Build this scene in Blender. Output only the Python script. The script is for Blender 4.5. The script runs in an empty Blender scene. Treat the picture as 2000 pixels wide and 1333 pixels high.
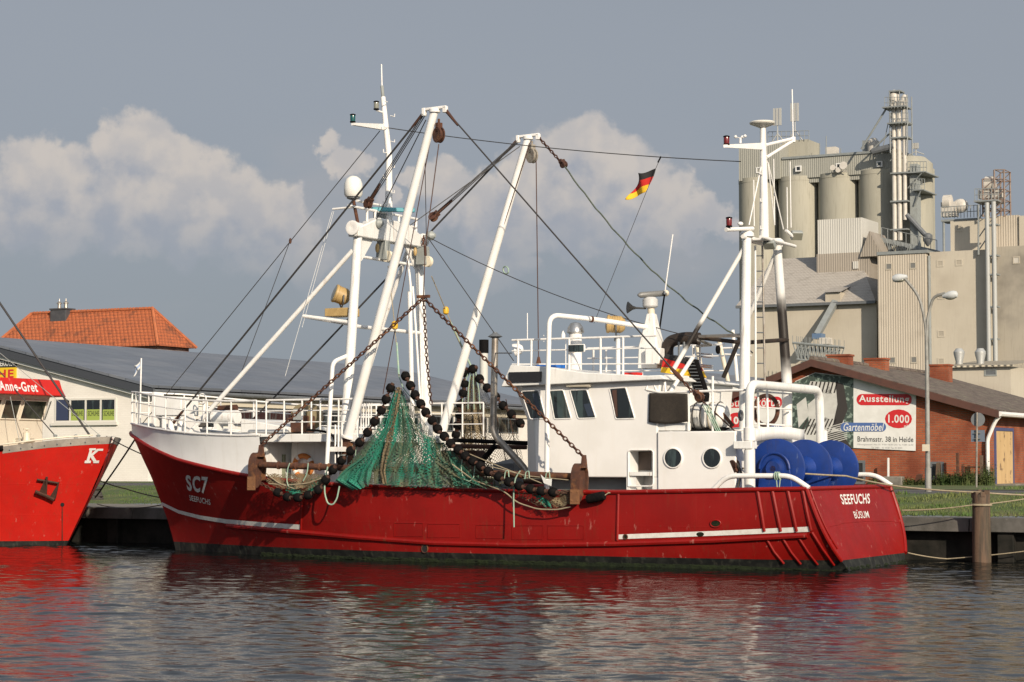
import bpy, math, random
from mathutils import Vector, Matrix, noise
random.seed(7)
S = bpy.context.scene
COL = S.collection
R = math.radians
# ------------------------------------------------------------------ camera
F, CX, CY, HZ = 4166.0, 1000.0, 666.5, 905.0
PITCH = math.atan((HZ - CY) / F)
CAM = Vector((0, 0, 2.4))
cd = bpy.data.cameras.new('camera'); cam = bpy.data.objects.new('camera', cd); COL.objects.link(cam)
cam.location = CAM; cam.rotation_euler = (R(90) + PITCH, 0, 0)
cd.sensor_width = 36; cd.lens = F / 2000 * 36; cd.clip_start = 0.5; cd.clip_end = 6000
S.camera = cam
S.view_settings.view_transform = 'Standard'; S.view_settings.look = 'None'
S.view_settings.gamma = 1; S.view_settings.use_curve_mapping = False
S.view_settings.exposure = 0.22
S.cycles.max_bounces = 6; S.cycles.transparent_max_bounces = 24
S.cycles.caustics_reflective = False; S.cycles.caustics_refractive = False
# ------------------------------------------------------------------ sun and sky
SUN_EL, SUN_AZ = R(24), R(22)          # azimuth: to the right of straight behind the camera
sv = Vector((math.sin(SUN_AZ) * math.cos(SUN_EL), -math.cos(SUN_AZ) * math.cos(SUN_EL), math.sin(SUN_EL)))
sd = bpy.data.lights.new('sun', 'SUN'); sun = bpy.data.objects.new('sun', sd); COL.objects.link(sun)
sd.energy = 4.7; sd.angle = R(0.6); sd.color = (1.0, 0.86, 0.68)
sun.rotation_euler = sv.to_track_quat('Z', 'Y').to_euler(); sun.location = (60, -60, 60)

wd = bpy.data.worlds.new('World'); S.world = wd; wd.use_nodes = True
nt = wd.node_tree; nt.nodes.clear()
def N(t, kind, **kw):
    n = t.nodes.new(kind)
    for k, v in kw.items():
        if k.startswith('i_'):
            n.inputs[int(k[2:])].default_value = v
        else:
            setattr(n, k, v)
    return n
def mth(t, op, a, b=None, c=None, clamp=False):
    n = t.nodes.new('ShaderNodeMath'); n.operation = op; n.use_clamp = clamp
    for i, x in enumerate((a, b, c)):
        if x is None: continue
        if isinstance(x, (int, float)): n.inputs[i].default_value = x
        else: t.links.new(x, n.inputs[i])
    return n.outputs[0]
def mixc(t, fac, a, b, blend='MIX'):
    n = t.nodes.new('ShaderNodeMix'); n.data_type = 'RGBA'; n.blend_type = blend
    for sock, x in ((n.inputs[0], fac), (n.inputs[6], a), (n.inputs[7], b)):
        if isinstance(x, (int, float)): sock.default_value = x
        elif isinstance(x, tuple): sock.default_value = (*x[:3], 1)
        else: t.links.new(x, sock)
    return n.outputs[2]
def smooth(t, x, lo, hi):
    n = t.nodes.new('ShaderNodeMapRange'); n.interpolation_type = 'SMOOTHSTEP'
    t.links.new(x, n.inputs[0]); n.inputs[1].default_value = lo; n.inputs[2].default_value = hi
    return n.outputs[0]
# clouds: heaps of puffs given by azimuth and elevation, edges broken by noise
PUFFS = [(-30,395,90),(75,315,58),(70,370,80),(130,355,56),(170,400,80),(225,300,54),(290,310,66),(345,320,62),(240,360,90),(330,385,90),
         (400,360,70),(455,395,66),(430,430,70),(520,410,62),(570,405,45),(590,440,46),(500,470,75),(590,520,55),(650,300,30),(690,330,34),
         (1148,272,60),(1100,320,80),(1185,330,78),(1010,350,66),(1060,390,80),(1150,400,100),(1250,380,80),(1330,380,52),(1330,420,70),
         (1400,420,46),(1290,440,70),(900,350,44),(950,400,60),(870,430,45),(1040,450,60),(760,400,34),(990,520,50),(860,370,50),(1440,450,30),(810,350,30),(250,430,90),(150,450,80),(50,440,70),(380,440,80),(1180,440,80),(1100,460,70),(960,450,60)]
g = bpy.data.node_groups.new('cloud_field', 'ShaderNodeTree')
g.interface.new_socket('V', in_out='INPUT', socket_type='NodeSocketVector')
g.interface.new_socket('D', in_out='OUTPUT', socket_type='NodeSocketFloat')
gi, go = g.nodes.new('NodeGroupInput'), g.nodes.new('NodeGroupOutput')
nz = N(g, 'ShaderNodeTexNoise', noise_dimensions='2D'); nz.inputs['Scale'].default_value = 26; nz.inputs['Detail'].default_value = 7; nz.inputs['Roughness'].default_value = 0.58
g.links.new(gi.outputs[0], nz.inputs['Vector'])
wv = g.nodes.new('ShaderNodeVectorMath'); wv.operation = 'SUBTRACT'; g.links.new(nz.outputs['Color'], wv.inputs[0]); wv.inputs[1].default_value = (.5, .5, .5)
ws = g.nodes.new('ShaderNodeVectorMath'); ws.operation = 'SCALE'; g.links.new(wv.outputs[0], ws.inputs[0]); ws.inputs[3].default_value = 0.040
wa = g.nodes.new('ShaderNodeVectorMath'); wa.operation = 'ADD'; g.links.new(gi.outputs[0], wa.inputs[0]); g.links.new(ws.outputs[0], wa.inputs[1])
acc = None
for (px, py, r) in PUFFS:
    d = g.nodes.new('ShaderNodeVectorMath'); d.operation = 'DISTANCE'; g.links.new(wa.outputs[0], d.inputs[0])
    d.inputs[1].default_value = ((px - CX) / F, (HZ - py) / F, 0)
    e = mth(g, 'MULTIPLY_ADD', d.outputs['Value'], -F / (r * 1.14), 1.0)
    acc = e if acc is None else mth(g, 'SMOOTH_MAX', acc, e, 0.25)
g.links.new(acc, go.inputs[0])

tc = nt.nodes.new('ShaderNodeTexCoord'); sx = nt.nodes.new('ShaderNodeSeparateXYZ'); nt.links.new(tc.outputs['Generated'], sx.inputs[0])
az = mth(nt, 'ARCTAN2', sx.outputs[0], sx.outputs[1]); el = mth(nt, 'ARCSINE', sx.outputs[2])
cv = nt.nodes.new('ShaderNodeCombineXYZ'); nt.links.new(az, cv.inputs[0]); nt.links.new(el, cv.inputs[1])
def cloud(off):
    a = nt.nodes.new('ShaderNodeVectorMath'); a.operation = 'ADD'; nt.links.new(cv.outputs[0], a.inputs[0]); a.inputs[1].default_value = off
    q = nt.nodes.new('ShaderNodeGroup'); q.node_tree = g; nt.links.new(a.outputs[0], q.inputs[0]); return q.outputs[0]
c0, c1 = cloud((0, 0, 0)), cloud((0.008, 0.017, 0))
# faint broken veil everywhere else
vz = N(nt, 'ShaderNodeTexNoise'); vz.inputs['Scale'].default_value = 3.2; vz.inputs['Detail'].default_value = 6
mp = nt.nodes.new('ShaderNodeMapping'); mp.inputs['Scale'].default_value = (1, 1, 3.5); nt.links.new(tc.outputs['Generated'], mp.inputs[0]); nt.links.new(mp.outputs[0], vz.inputs['Vector'])
sky = N(nt, 'ShaderNodeTexSky', sky_type='NISHITA'); sky.sun_disc = False; sky.sun_elevation = SUN_EL; sky.sun_rotation = R(180) - SUN_AZ
sky.air_density = 1.0; sky.dust_density = 2.5; sky.ozone_density = 1.5
hs = nt.nodes.new('ShaderNodeHueSaturation'); hs.inputs['Saturation'].default_value = 0.62; nt.links.new(sky.outputs[0], hs.inputs['Color'])
vcol = mixc(nt, smooth(nt, el, 0.02, 0.20), (4.75, 5.4, 6.3), (5.25, 5.75, 6.6))
veil = mixc(nt, mth(nt, 'MULTIPLY_ADD', vz.outputs['Fac'], 0.3, 0.62, clamp=True), hs.outputs[0], vcol)
dt = nt.nodes.new('ShaderNodeVectorMath'); dt.operation = 'DOT_PRODUCT'; nt.links.new(tc.outputs['Generated'], dt.inputs[0]); dt.inputs[1].default_value = tuple(sv)
aur = mth(nt, 'MULTIPLY_ADD', mth(nt, 'POWER', mth(nt, 'MAXIMUM', dt.outputs['Value'], 0.0), 2.0), 1.3, 1.0)      # bright hazy sky round the sun
va = nt.nodes.new('ShaderNodeVectorMath'); va.operation = 'SCALE'; nt.links.new(veil, va.inputs[0]); nt.links.new(aur, va.inputs[3]); veil = va.outputs[0]
alpha = smooth(nt, c0, -0.02, 0.34)
lowfade = smooth(nt, el, 0.072, 0.122)
alpha = mth(nt, 'MULTIPLY', alpha, mth(nt, 'MULTIPLY_ADD', lowfade, 0.74, 0.12))
lit = mth(nt, 'MULTIPLY', smooth(nt, mth(nt, 'SUBTRACT', c0, c1), -0.30, 0.42), mth(nt, 'MULTIPLY_ADD', smooth(nt, el, .10, .142), .6, .4))
dz = N(nt, 'ShaderNodeTexNoise', noise_dimensions='2D'); dz.inputs['Scale'].default_value = 60; dz.inputs['Detail'].default_value = 6; nt.links.new(cv.outputs[0], dz.inputs['Vector'])
lit = mth(nt, 'ADD', mth(nt, 'MULTIPLY', lit, 0.62), mth(nt, 'MULTIPLY', smooth(nt, dz.outputs['Fac'], 0.34, 0.66), 0.36), clamp=True)
ccol = mixc(nt, lit, (5.5, 5.9, 6.8), (9.9, 9.0, 8.2))
lz = N(nt, 'ShaderNodeTexNoise', noise_dimensions='2D'); lz.inputs['Scale'].default_value = 9; lz.inputs['Detail'].default_value = 6
lm = nt.nodes.new('ShaderNodeMapping'); lm.inputs['Scale'].default_value = (1, 2.2, 1); lm.inputs['Location'].default_value = (.35, .1, 0); nt.links.new(cv.outputs[0], lm.inputs[0]); nt.links.new(lm.outputs[0], lz.inputs['Vector'])
low = mth(nt, 'MULTIPLY', smooth(nt, lz.outputs['Fac'], .45, .72), mth(nt, 'MULTIPLY', smooth(nt, el, .05, .10), smooth(nt, el, .17, .12)))
veil = mixc(nt, mth(nt, 'MULTIPLY', low, .55), veil, (6.2, 6.2, 6.5))
fin = mixc(nt, alpha, veil, ccol)
bg = nt.nodes.new('ShaderNodeBackground'); bg.inputs[1].default_value = 0.0545; nt.links.new(fin, bg.inputs[0])
wo = nt.nodes.new('ShaderNodeOutputWorld'); nt.links.new(bg.outputs[0], wo.inputs[0])
# ------------------------------------------------------------------ frame: u along the quay (to the right), v away from the water, z up
YAW = R(-28)
def ray(px, py):
    x, y, z = (px - CX) / F, 1.0, (CY - py) / F
    c, s = math.cos(PITCH), math.sin(PITCH)
    return Vector((x, y * c - z * s, y * s + z * c))
_d = ray(345, 1075); BO = CAM + _d * (-CAM.z / _d.z)
FR = Matrix.Translation(BO) @ Matrix.Rotation(YAW, 4, 'Z')
FI = FR.inverted(); OC = FI @ CAM
def lr(px, py): return FI.to_3x3() @ ray(px, py)
def vp(px, py, v):                       # point of the plane v = const seen at a photo pixel
    d = lr(px, py); return OC + d * ((v - OC.y) / d.y)
def up(px, py, u):
    d = lr(px, py); return OC + d * ((u - OC.x) / d.x)
def zp(px, py, z):
    d = lr(px, py); return OC + d * ((z - OC.z) / d.z)
def toP(p):
    q = FR @ Vector(p) - CAM; c, s = math.cos(PITCH), math.sin(PITCH)
    y = q.y * c + q.z * s; z = -q.y * s + q.z * c
    return CX + F * q.x / y, CY - F * z / y
# ------------------------------------------------------------------ objects
def thing(name, label, cat, base, group=None):
    o = bpy.data.objects.new(name, None); COL.objects.link(o); base = Vector(base)
    o.empty_display_size = 0.3; o.location = FR @ base; o.rotation_euler = (0, 0, YAW)
    o['label'] = label; o['category'] = cat; o['_b'] = list(base)
    if group: o['group'] = group
    return o
def fillet(pts, rad, k=5):
    pts = [Vector(p) for p in pts]; out = [pts[0]]
    for a, b, c in zip(pts, pts[1:], pts[2:]):
        r = min(rad, (a - b).length * .45, (c - b).length * .45)
        p, q = b + (a - b).normalized() * r, b + (c - b).normalized() * r
        for i in range(k + 1):
            t = i / k; out.append(p * (1 - t) ** 2 + b * 2 * t * (1 - t) + q * t * t)
    return out + [pts[-1]]
def sag(a, b, s, n=10):
    a, b = Vector(a), Vector(b)
    return [a.lerp(b, i / n) - Vector((0, 0, 4 * s * (i / n) * (1 - i / n))) for i in range(n + 1)]
class MB:
    def __init__(s): s.v, s.f, s.m, s.uv, s.mi = [], [], [], {}, 0
    def add(s, vs, fs, uvs=None):
        o = len(s.v); s.v += [Vector(v) for v in vs]
        for f in fs: s.f.append([i + o for i in f]); s.m.append(s.mi)
        if uvs:
            for i, q in enumerate(uvs): s.uv[o + i] = q
        return s
    def hexa(s, p):
        return s.add(p, [(0, 3, 2, 1), (4, 5, 6, 7), (0, 1, 5, 4), (1, 2, 6, 5), (2, 3, 7, 6), (3, 0, 4, 7)])
    def box(s, a, b):
        (x0, y0, z0), (x1, y1, z1) = a, b
        x0, x1 = sorted((x0, x1)); y0, y1 = sorted((y0, y1)); z0, z1 = sorted((z0, z1))
        return s.hexa([(x0, y0, z0), (x1, y0, z0), (x1, y1, z0), (x0, y1, z0), (x0, y0, z1), (x1, y0, z1), (x1, y1, z1), (x0, y1, z1)])
    def cbox(s, c, sz, ax=(1, 0, 0), upv=(0, 0, 1)):
        X = Vector(ax).normalized(); Z = Vector(upv); Z = (Z - X * Z.dot(X)).normalized(); Y = Z.cross(X); c = Vector(c)
        return s.hexa([c + X * (i * sz[0] / 2) + Y * (j * sz[1] / 2) + Z * (k * sz[2] / 2) for k in (-1, 1) for i, j in ((-1, -1), (1, -1), (1, 1), (-1, 1))])
    def tube(s, pts, r, n=8, cap=True, closed=False):
        pts = [Vector(p) for p in pts]; m = len(pts); rs = r if isinstance(r, (list, tuple)) else [r] * m
        t0 = (pts[1] - pts[0]).normalized(); a = t0.orthogonal().normalized(); vs = []; pt = t0
        for i, p in enumerate(pts):
            if closed: t = (pts[(i + 1) % m] - pts[i - 1]).normalized()
            else: t = ((pts[min(i + 1, m - 1)] - pts[max(i - 1, 0)])).normalized()
            a = (pt.rotation_difference(t) @ a); a = (a - t * a.dot(t)).normalized(); pt = t; b = t.cross(a)
            vs += [p + (a * math.cos(2 * math.pi * k / n) + b * math.sin(2 * math.pi * k / n)) * rs[i] for k in range(n)]
        fs = []
        for i in range(m if closed else m - 1):
            j = (i + 1) % m
            fs += [(i * n + k, i * n + (k + 1) % n, j * n + (k + 1) % n, j * n + k) for k in range(n)]
        if cap and not closed: fs += [tuple(range(n))[::-1], tuple((m - 1) * n + k for k in range(n))]
        return s.add(vs, fs)
    def rod(s, a, b, r, r2=None, n=10): return s.tube([a, b], [r, r if r2 is None else r2], n)
    def lathe(s, c, ax, prof, n=20):
        c = Vector(c); t = Vector(ax).normalized(); a = t.orthogonal().normalized(); b = t.cross(a); vs = []; fs = []
        for (r, h) in prof:
            vs += [c + t * h + (a * math.cos(2 * math.pi * k / n) + b * math.sin(2 * math.pi * k / n)) * max(r, 1e-4) for k in range(n)]
        for i in range(len(prof) - 1):
            fs += [(i * n + k, i * n + (k + 1) % n, (i + 1) * n + (k + 1) % n, (i + 1) * n + k) for k in range(n)]
        fs += [tuple(range(n))[::-1], tuple((len(prof) - 1) * n + k for k in range(n))]
        return s.add(vs, fs)
    def ell(s, c, r, n=14, k=8):
        c = Vector(c); vs = []; fs = []
        for i in range(k + 1):
            th = math.pi * i / k
            vs += [c + Vector((r[0] * math.sin(th) * math.cos(2 * math.pi * j / n), r[1] * math.sin(th) * math.sin(2 * math.pi * j / n), -r[2] * math.cos(th))) for j in range(n)]
        for i in range(k):
            fs += [(i * n + j, i * n + (j + 1) % n, (i + 1) * n + (j + 1) % n, (i + 1) * n + j) for j in range(n)]
        return s.add(vs, fs)
    def torus(s, c, ax, RR, r, n=20, k=8, sx=1.0, dirv=None):
        t = Vector(ax).normalized(); a = (Vector(dirv) if dirv else t.orthogonal()); a = (a - t * a.dot(t)).normalized(); b = t.cross(a)
        return s.tube([Vector(c) + a * (RR * sx * math.cos(2 * math.pi * i / n)) + b * (RR * math.sin(2 * math.pi * i / n)) for i in range(n)], r, k, closed=True)
    def prism(s, poly, vec):
        n = len(poly); vec = Vector(vec); p = [Vector(q) for q in poly]
        return s.add(p + [q + vec for q in p], [tuple(range(n))[::-1], tuple(range(n, 2 * n))] + [(i, (i + 1) % n, n + (i + 1) % n, n + i) for i in range(n)])
    def quad(s, *p): return s.add(p, [tuple(range(len(p)))])
    def surf(s, fn, nu, nv, uvf=None, cu=False):
        vs, us = [], []
        for i in range(nu + 1):
            for j in range(nv + 1):
                vs.append(fn(i / nu, j / nv)); us.append(uvf(i / nu, j / nv) if uvf else (i / nu, j / nv))
        return s.add(vs, [(i * (nv + 1) + j, (i + 1) * (nv + 1) + j, (i + 1) * (nv + 1) + j + 1, i * (nv + 1) + j + 1) for i in range(nu) for j in range(nv)], us)
    def chain(s, pts, L=0.13, r=0.016):
        pts = [Vector(p) for p in pts]; seg = [(b - a).length for a, b in zip(pts, pts[1:])]; tot = sum(seg); n = max(2, int(tot / (L * .74))); k = 0
        for i in range(n):
            d = tot * (i + .5) / n; j = 0
            while j < len(seg) - 1 and d > seg[j]: d -= seg[j]; j += 1
            t = (pts[j + 1] - pts[j]).normalized(); p = pts[j] + t * d; a = t.orthogonal().normalized(); b = t.cross(a)
            ax = a if i % 2 else b
            s.torus(p, ax, L * .28, r, 8, 4, sx=1.75, dirv=t)
        return s
    def build(s, name, mats, parent=None, base=None, ang=35, bevel=0, **props):
        mats = mats if isinstance(mats, (list, tuple)) else [mats]
        if parent is not None:
            b = Vector(parent['_b'])
        elif base is None:
            b = Vector((sum(v.x for v in s.v) / len(s.v), sum(v.y for v in s.v) / len(s.v), min(v.z for v in s.v)))
        else: b = Vector(base)
        me = bpy.data.meshes.new(name); me.from_pydata([v - b for v in s.v], [], s.f); me.validate()
        for m in mats: me.materials.append(m)
        if len(me.polygons) == len(s.m): me.polygons.foreach_set('material_index', s.m)
        if s.uv:
            ul = me.uv_layers.new(name='UV')
            for lp in me.loops: ul.data[lp.index].uv = s.uv.get(lp.vertex_index, (0, 0))
        me.polygons.foreach_set('use_smooth', [True] * len(me.polygons)); me.set_sharp_from_angle(angle=R(ang)); me.update()
        o = bpy.data.objects.new(name, me); COL.objects.link(o); o['_b'] = list(b)
        if parent is not None: o.parent = parent
        else: o.location = FR @ b; o.rotation_euler = (0, 0, YAW)
        if bevel:
            bm = o.modifiers.new('edge', 'BEVEL'); bm.width = bevel; bm.segments = 2; bm.limit_method = 'ANGLE'
        for k, v in props.items(): o[k] = v
        return o
def tag(o, label, cat, group=None, kind=None):
    o['label'] = label; o['category'] = cat
    if group: o['group'] = group
    if kind: o['kind'] = kind
    return o
def struct(o, kind='structure'): o['kind'] = kind; return o
def copy_tree(o, parent=None):
    c = o.copy(); COL.objects.link(c)
    if parent is not None: c.parent = parent
    for ch in [x for x in o.children]: copy_tree(ch, c)
    return c
def clone(o, loc_from, loc_to):
    """a copy of a child part moved by an offset"""
    c = o.copy(); COL.objects.link(c); c.location = Vector(o.location) + (Vector(loc_to) - Vector(loc_from)); return c
def cut(o, a, b):
    """carve a box-shaped recess out of a mesh (boat coordinates)"""
    c = MB().box(a, b).build('recess', o.data.materials[0], base=o['_b'] if o.parent is None else o.parent['_b']); bev = [(m.width, m.segments) for m in o.modifiers if m.type == 'BEVEL']; o.modifiers.clear()
    m = o.modifiers.new('cut', 'BOOLEAN'); m.object = c; m.operation = 'DIFFERENCE'; m.solver = 'EXACT'; bpy.context.view_layer.update()
    me = bpy.data.meshes.new_from_object(o.evaluated_get(bpy.context.evaluated_depsgraph_get())); o.modifiers.clear(); o.data = me; bpy.data.objects.remove(c)
    me.polygons.foreach_set('use_smooth', [True] * len(me.polygons)); me.set_sharp_from_angle(angle=R(30))
    for w_, s_ in bev: bm = o.modifiers.new('edge', 'BEVEL'); bm.width = w_; bm.segments = s_; bm.limit_method = 'ANGLE'
# ------------------------------------------------------------------ lettering
def glyphs(txt, bold=0.0, shear=0.0):
    cu = bpy.data.curves.new('t', 'FONT'); cu.body = txt; cu.size = 1; cu.offset = bold; cu.shear = shear; cu.resolution_u = 3; cu.space_character = 1 + bold * 5
    o = bpy.data.objects.new('t', cu); COL.objects.link(o); bpy.context.view_layer.update()
    me = bpy.data.meshes.new_from_object(o.evaluated_get(bpy.context.evaluated_depsgraph_get()))
    vs = [(v.co.x, v.co.y) for v in me.vertices]; fs = [tuple(p.vertices) for p in me.polygons]
    bpy.data.objects.remove(o); bpy.data.meshes.remove(me); bpy.data.curves.remove(cu)
    x0, x1 = min(v[0] for v in vs), max(v[0] for v in vs); y0, y1 = min(v[1] for v in vs), max(v[1] for v in vs)
    return [((x - x0) / (x1 - x0), (y - y0) / (y1 - y0)) for x, y in vs], fs
def letter(mb, txt, fn, bold=0.0, shear=0.0):
    """fn maps (0..1, 0..1) of the word's box to a point"""
    vs, fs = glyphs(txt, bold, shear); mb.add([fn(x, y) for x, y in vs], fs); return mb
def rect4(a, b, c, d):                  # bottom-left, bottom-right, top-right, top-left -> bilinear map
    a, b, c, d = map(Vector, (a, b, c, d))
    return lambda x, y: a * (1 - x) * (1 - y) + b * x * (1 - y) + c * x * y + d * (1 - x) * y
# ------------------------------------------------------------------ materials
MATS = {}
def lin(c): return tuple(((x / 255) / 12.92 if x / 255 <= .04045 else ((x / 255 + .055) / 1.055) ** 2.4) for x in c)
def M(name, col, rough=0.6, metal=0.0, var=None, scale=4.0, amt=0.5, streak=None, bump=0.0, bscale=20.0, spec=0.5, coat=0.0, lo=.4, hi=.65, sc3=(1, 1, 1), dirt=None, dlo=.55, dhi=.75, dscale=1.0, weep=None, scuff=None, plates=None):
    m = bpy.data.materials.new(name); m.use_nodes = True; t = m.node_tree; p = t.nodes['Principled BSDF']
    p.inputs['Roughness'].default_value = rough; p.inputs['Metallic'].default_value = metal
    p.inputs['Specular IOR Level'].default_value = spec; p.inputs['Coat Weight'].default_value = coat; p.inputs['Coat Roughness'].default_value = .15
    p.inputs['Base Color'].default_value = (*col, 1)
    co = t.nodes.new('ShaderNodeTexCoord').outputs['Object']; c = None
    def nz(scale, sc=(1, 1, 1), det=5):
        mp = t.nodes.new('ShaderNodeMapping'); mp.inputs['Scale'].default_value = sc; t.links.new(co, mp.inputs[0])
        n = t.nodes.new('ShaderNodeTexNoise'); n.inputs['Scale'].default_value = scale; n.inputs['Detail'].default_value = det; n.inputs['Roughness'].default_value = .6
        t.links.new(mp.outputs[0], n.inputs['Vector']); return n.outputs['Fac']
    c = tuple(col)
    if var: c = mixc(t, mth(t, 'MULTIPLY', smooth(t, nz(scale, sc3), lo, hi), amt), c, var)
    if streak: c = mixc(t, mth(t, 'MULTIPLY', smooth(t, nz(2.2, (3.0, 3.0, .22)), .5, .78), streak[1]), c, streak[0])
    if dirt: c = mixc(t, smooth(t, nz(dscale, det=8), dlo, dhi), c, dirt)
    if weep: c = mixc(t, mth(t, 'MULTIPLY', smooth(t, nz(3.0, (4.5, 4.5, .30), 7), .55, .72), weep[1]), c, weep[0])
    if scuff: c = mixc(t, mth(t, 'MULTIPLY', smooth(t, nz(7.0, (1.0, 1.0, .35), 9), .63, .70), scuff[1]), c, scuff[0])
    if not isinstance(c, tuple): t.links.new(c, p.inputs['Base Color'])
    if var: 
        t.links.new(mth(t, 'MULTIPLY_ADD', nz(scale * 2.3), .25, rough - .12, clamp=True), p.inputs['Roughness'])
    if bump:
        b = t.nodes.new('ShaderNodeBump'); b.inputs['Strength'].default_value = bump; b.inputs['Distance'].default_value = .02
        hh = nz(bscale)
        if plates:
            s_ = t.nodes.new('ShaderNodeSeparateXYZ'); t.links.new(co, s_.inputs[0]); cb = t.nodes.new('ShaderNodeCombineXYZ'); t.links.new(s_.outputs[0], cb.inputs[0]); t.links.new(s_.outputs[2], cb.inputs[1])
            br = t.nodes.new('ShaderNodeTexBrick'); t.links.new(cb.outputs[0], br.inputs['Vector']); br.inputs['Scale'].default_value = 1; br.inputs['Brick Width'].default_value = plates[0]; br.inputs['Row Height'].default_value = plates[1]; br.inputs['Mortar Size'].default_value = .012; br.inputs['Mortar Smooth'].default_value = .6
            hh = mth(t, 'MULTIPLY_ADD', br.outputs['Fac'], plates[2], hh)
        t.links.new(hh, b.inputs['Height']); t.links.new(b.outputs[0], p.inputs['Normal'])
    MATS[name] = m; return m
def wall_uv(t):                          # (u+v, z) of the object: walls facing either way
    co = t.nodes.new('ShaderNodeTexCoord').outputs['Object']; s = t.nodes.new('ShaderNodeSeparateXYZ'); t.links.new(co, s.inputs[0])
    c = t.nodes.new('ShaderNodeCombineXYZ'); t.links.new(mth(t, 'ADD', s.outputs[0], s.outputs[1]), c.inputs[0]); t.links.new(s.outputs[2], c.inputs[1]); return c.outputs[0], s, co
def Mbrick(name, c1, c2, mortar, bw=.25, bh=.08, rough=.85, ms=.012, bump=.4, wear=.7):
    m = bpy.data.materials.new(name); m.use_nodes = True; t = m.node_tree; p = t.nodes['Principled BSDF']; p.inputs['Roughness'].default_value = rough
    v, s, co = wall_uv(t); b = t.nodes.new('ShaderNodeTexBrick'); t.links.new(v, b.inputs['Vector'])
    b.inputs['Color1'].default_value = (*c1, 1); b.inputs['Color2'].default_value = (*c2, 1); b.inputs['Mortar'].default_value = (*mortar, 1)
    b.inputs['Scale'].default_value = 1; b.inputs['Mortar Size'].default_value = ms; b.inputs['Brick Width'].default_value = bw; b.inputs['Row Height'].default_value = bh
    n = t.nodes.new('ShaderNodeTexNoise'); n.inputs['Scale'].default_value = .9; n.inputs['Detail'].default_value = 7; t.links.new(co, n.inputs['Vector'])
    c = mixc(t, smooth(t, n.outputs['Fac'], .35, .75), b.outputs['Color'], tuple(x * wear for x in c2)); t.links.new(c, p.inputs['Base Color'])
    bu = t.nodes.new('ShaderNodeBump'); bu.inputs['Strength'].default_value = bump; bu.inputs['Distance'].default_value = .02; bu.invert = True
    t.links.new(b.outputs['Fac'], bu.inputs['Height']); t.links.new(bu.outputs[0], p.inputs['Normal']); MATS[name] = m; return m
def Mcorr(name, col, var, pitch=.9, depth=.12, rough=.6, metal=0., stain=None, dark=.8):
    m = bpy.data.materials.new(name); m.use_nodes = True; t = m.node_tree; p = t.nodes['Principled BSDF']; p.inputs['Roughness'].default_value = rough; p.inputs['Metallic'].default_value = metal
    v, s, co = wall_uv(t); x = mth(t, 'SINE', mth(t, 'MULTIPLY', mth(t, 'ADD', s.outputs[0], s.outputs[1]), 2 * math.pi / pitch))
    n = t.nodes.new('ShaderNodeTexNoise'); n.inputs['Scale'].default_value = .35; n.inputs['Detail'].default_value = 8
    mp = t.nodes.new('ShaderNodeMapping'); mp.inputs['Scale'].default_value = (1, 1, .25); t.links.new(co, mp.inputs[0]); t.links.new(mp.outputs[0], n.inputs['Vector'])
    c = mixc(t, smooth(t, n.outputs['Fac'], .38, .7), tuple(col), tuple(var))
    if stain:
        n2 = t.nodes.new('ShaderNodeTexNoise'); n2.inputs['Scale'].default_value = .16; n2.inputs['Detail'].default_value = 9; t.links.new(co, n2.inputs['Vector'])
        c = mixc(t, mth(t, 'MULTIPLY', smooth(t, n2.outputs['Fac'], .5, .7), .7), c, tuple(stain))
    t.links.new(c, p.inputs['Base Color'])
    b = t.nodes.new('ShaderNodeBump'); b.inputs['Strength'].default_value = 1; b.inputs['Distance'].default_value = depth; t.links.new(x, b.inputs['Height']); t.links.new(b.outputs[0], p.inputs['Normal'])
    MATS[name] = m; return m
# ================================================================== palette
white = M('white_paint', (.72, .72, .70), .42, var=(.60, .60, .57), scale=3, amt=.45, streak=((.55, .50, .42), .22), bump=.06, bscale=9, dirt=(.40, .26, .16), dlo=.70, dhi=.84, dscale=3.0, weep=((.30, .17, .09), .45))
white2 = M('white_tube_paint', (.74, .73, .71), .4, var=(.62, .60, .56), scale=5, amt=.4, dirt=(.36, .22, .13), dlo=.68, dhi=.76, dscale=5, weep=((.36, .26, .17), .4))
cream = M('cream_paint', (.62, .56, .44), .5, var=(.5, .45, .36), scale=3, amt=.5)
red = M('red_hull_paint', (.225, .0045, .003), .5, spec=.34, var=(.165, .0038, .0026), scale=1.1, amt=.55, streak=((.25, .015, .009), .25), bump=.22, bscale=1.1, dirt=(.15, .03, .015), dlo=.66, dhi=.76, dscale=3.0, weep=((.13, .035, .015), .35), scuff=((.40, .16, .13), .55), plates=(2.6, .95, .35))
redb = M('bright_red_paint', (.52, .014, .008), .45, var=(.44, .012, .008), scale=1.2, amt=.7, bump=.2, bscale=1.3, streak=((.36, .03, .02), .3), weep=((.20, .05, .02), .35), scuff=((.5, .2, .16), .45), plates=(2.2, .9, .35))
boot = M('black_boot_paint', (.012, .013, .013), .65, var=(.03, .032, .028), scale=2.5, amt=.8, streak=((.13, .13, .10), .45), bump=.1, spec=.2)
algae = M('algae_growth', (.008, .012, .006), .9, var=(.02, .03, .01), scale=8, bump=.8, bscale=25, spec=.2)
deckm = M('deck_paint', (.33, .34, .35), .7, var=(.24, .24, .24), scale=3, amt=.7)
greyd = M('dark_grey_steel', (.12, .13, .14), .5, var=(.08, .085, .09), scale=3)
greym = M('mid_grey_steel', (.27, .29, .28), .5, var=(.2, .21, .2), scale=3)
rust = M('rusty_steel', (.075, .027, .014), .85, var=(.045, .02, .013), scale=6, amt=.9, bump=.5, bscale=30, dirt=(.17, .07, .025), dlo=.5, dhi=.7, dscale=4)
rustd = M('dark_rust', (.045, .018, .011), .85, var=(.08, .03, .015), scale=12, bump=.3)
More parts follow.
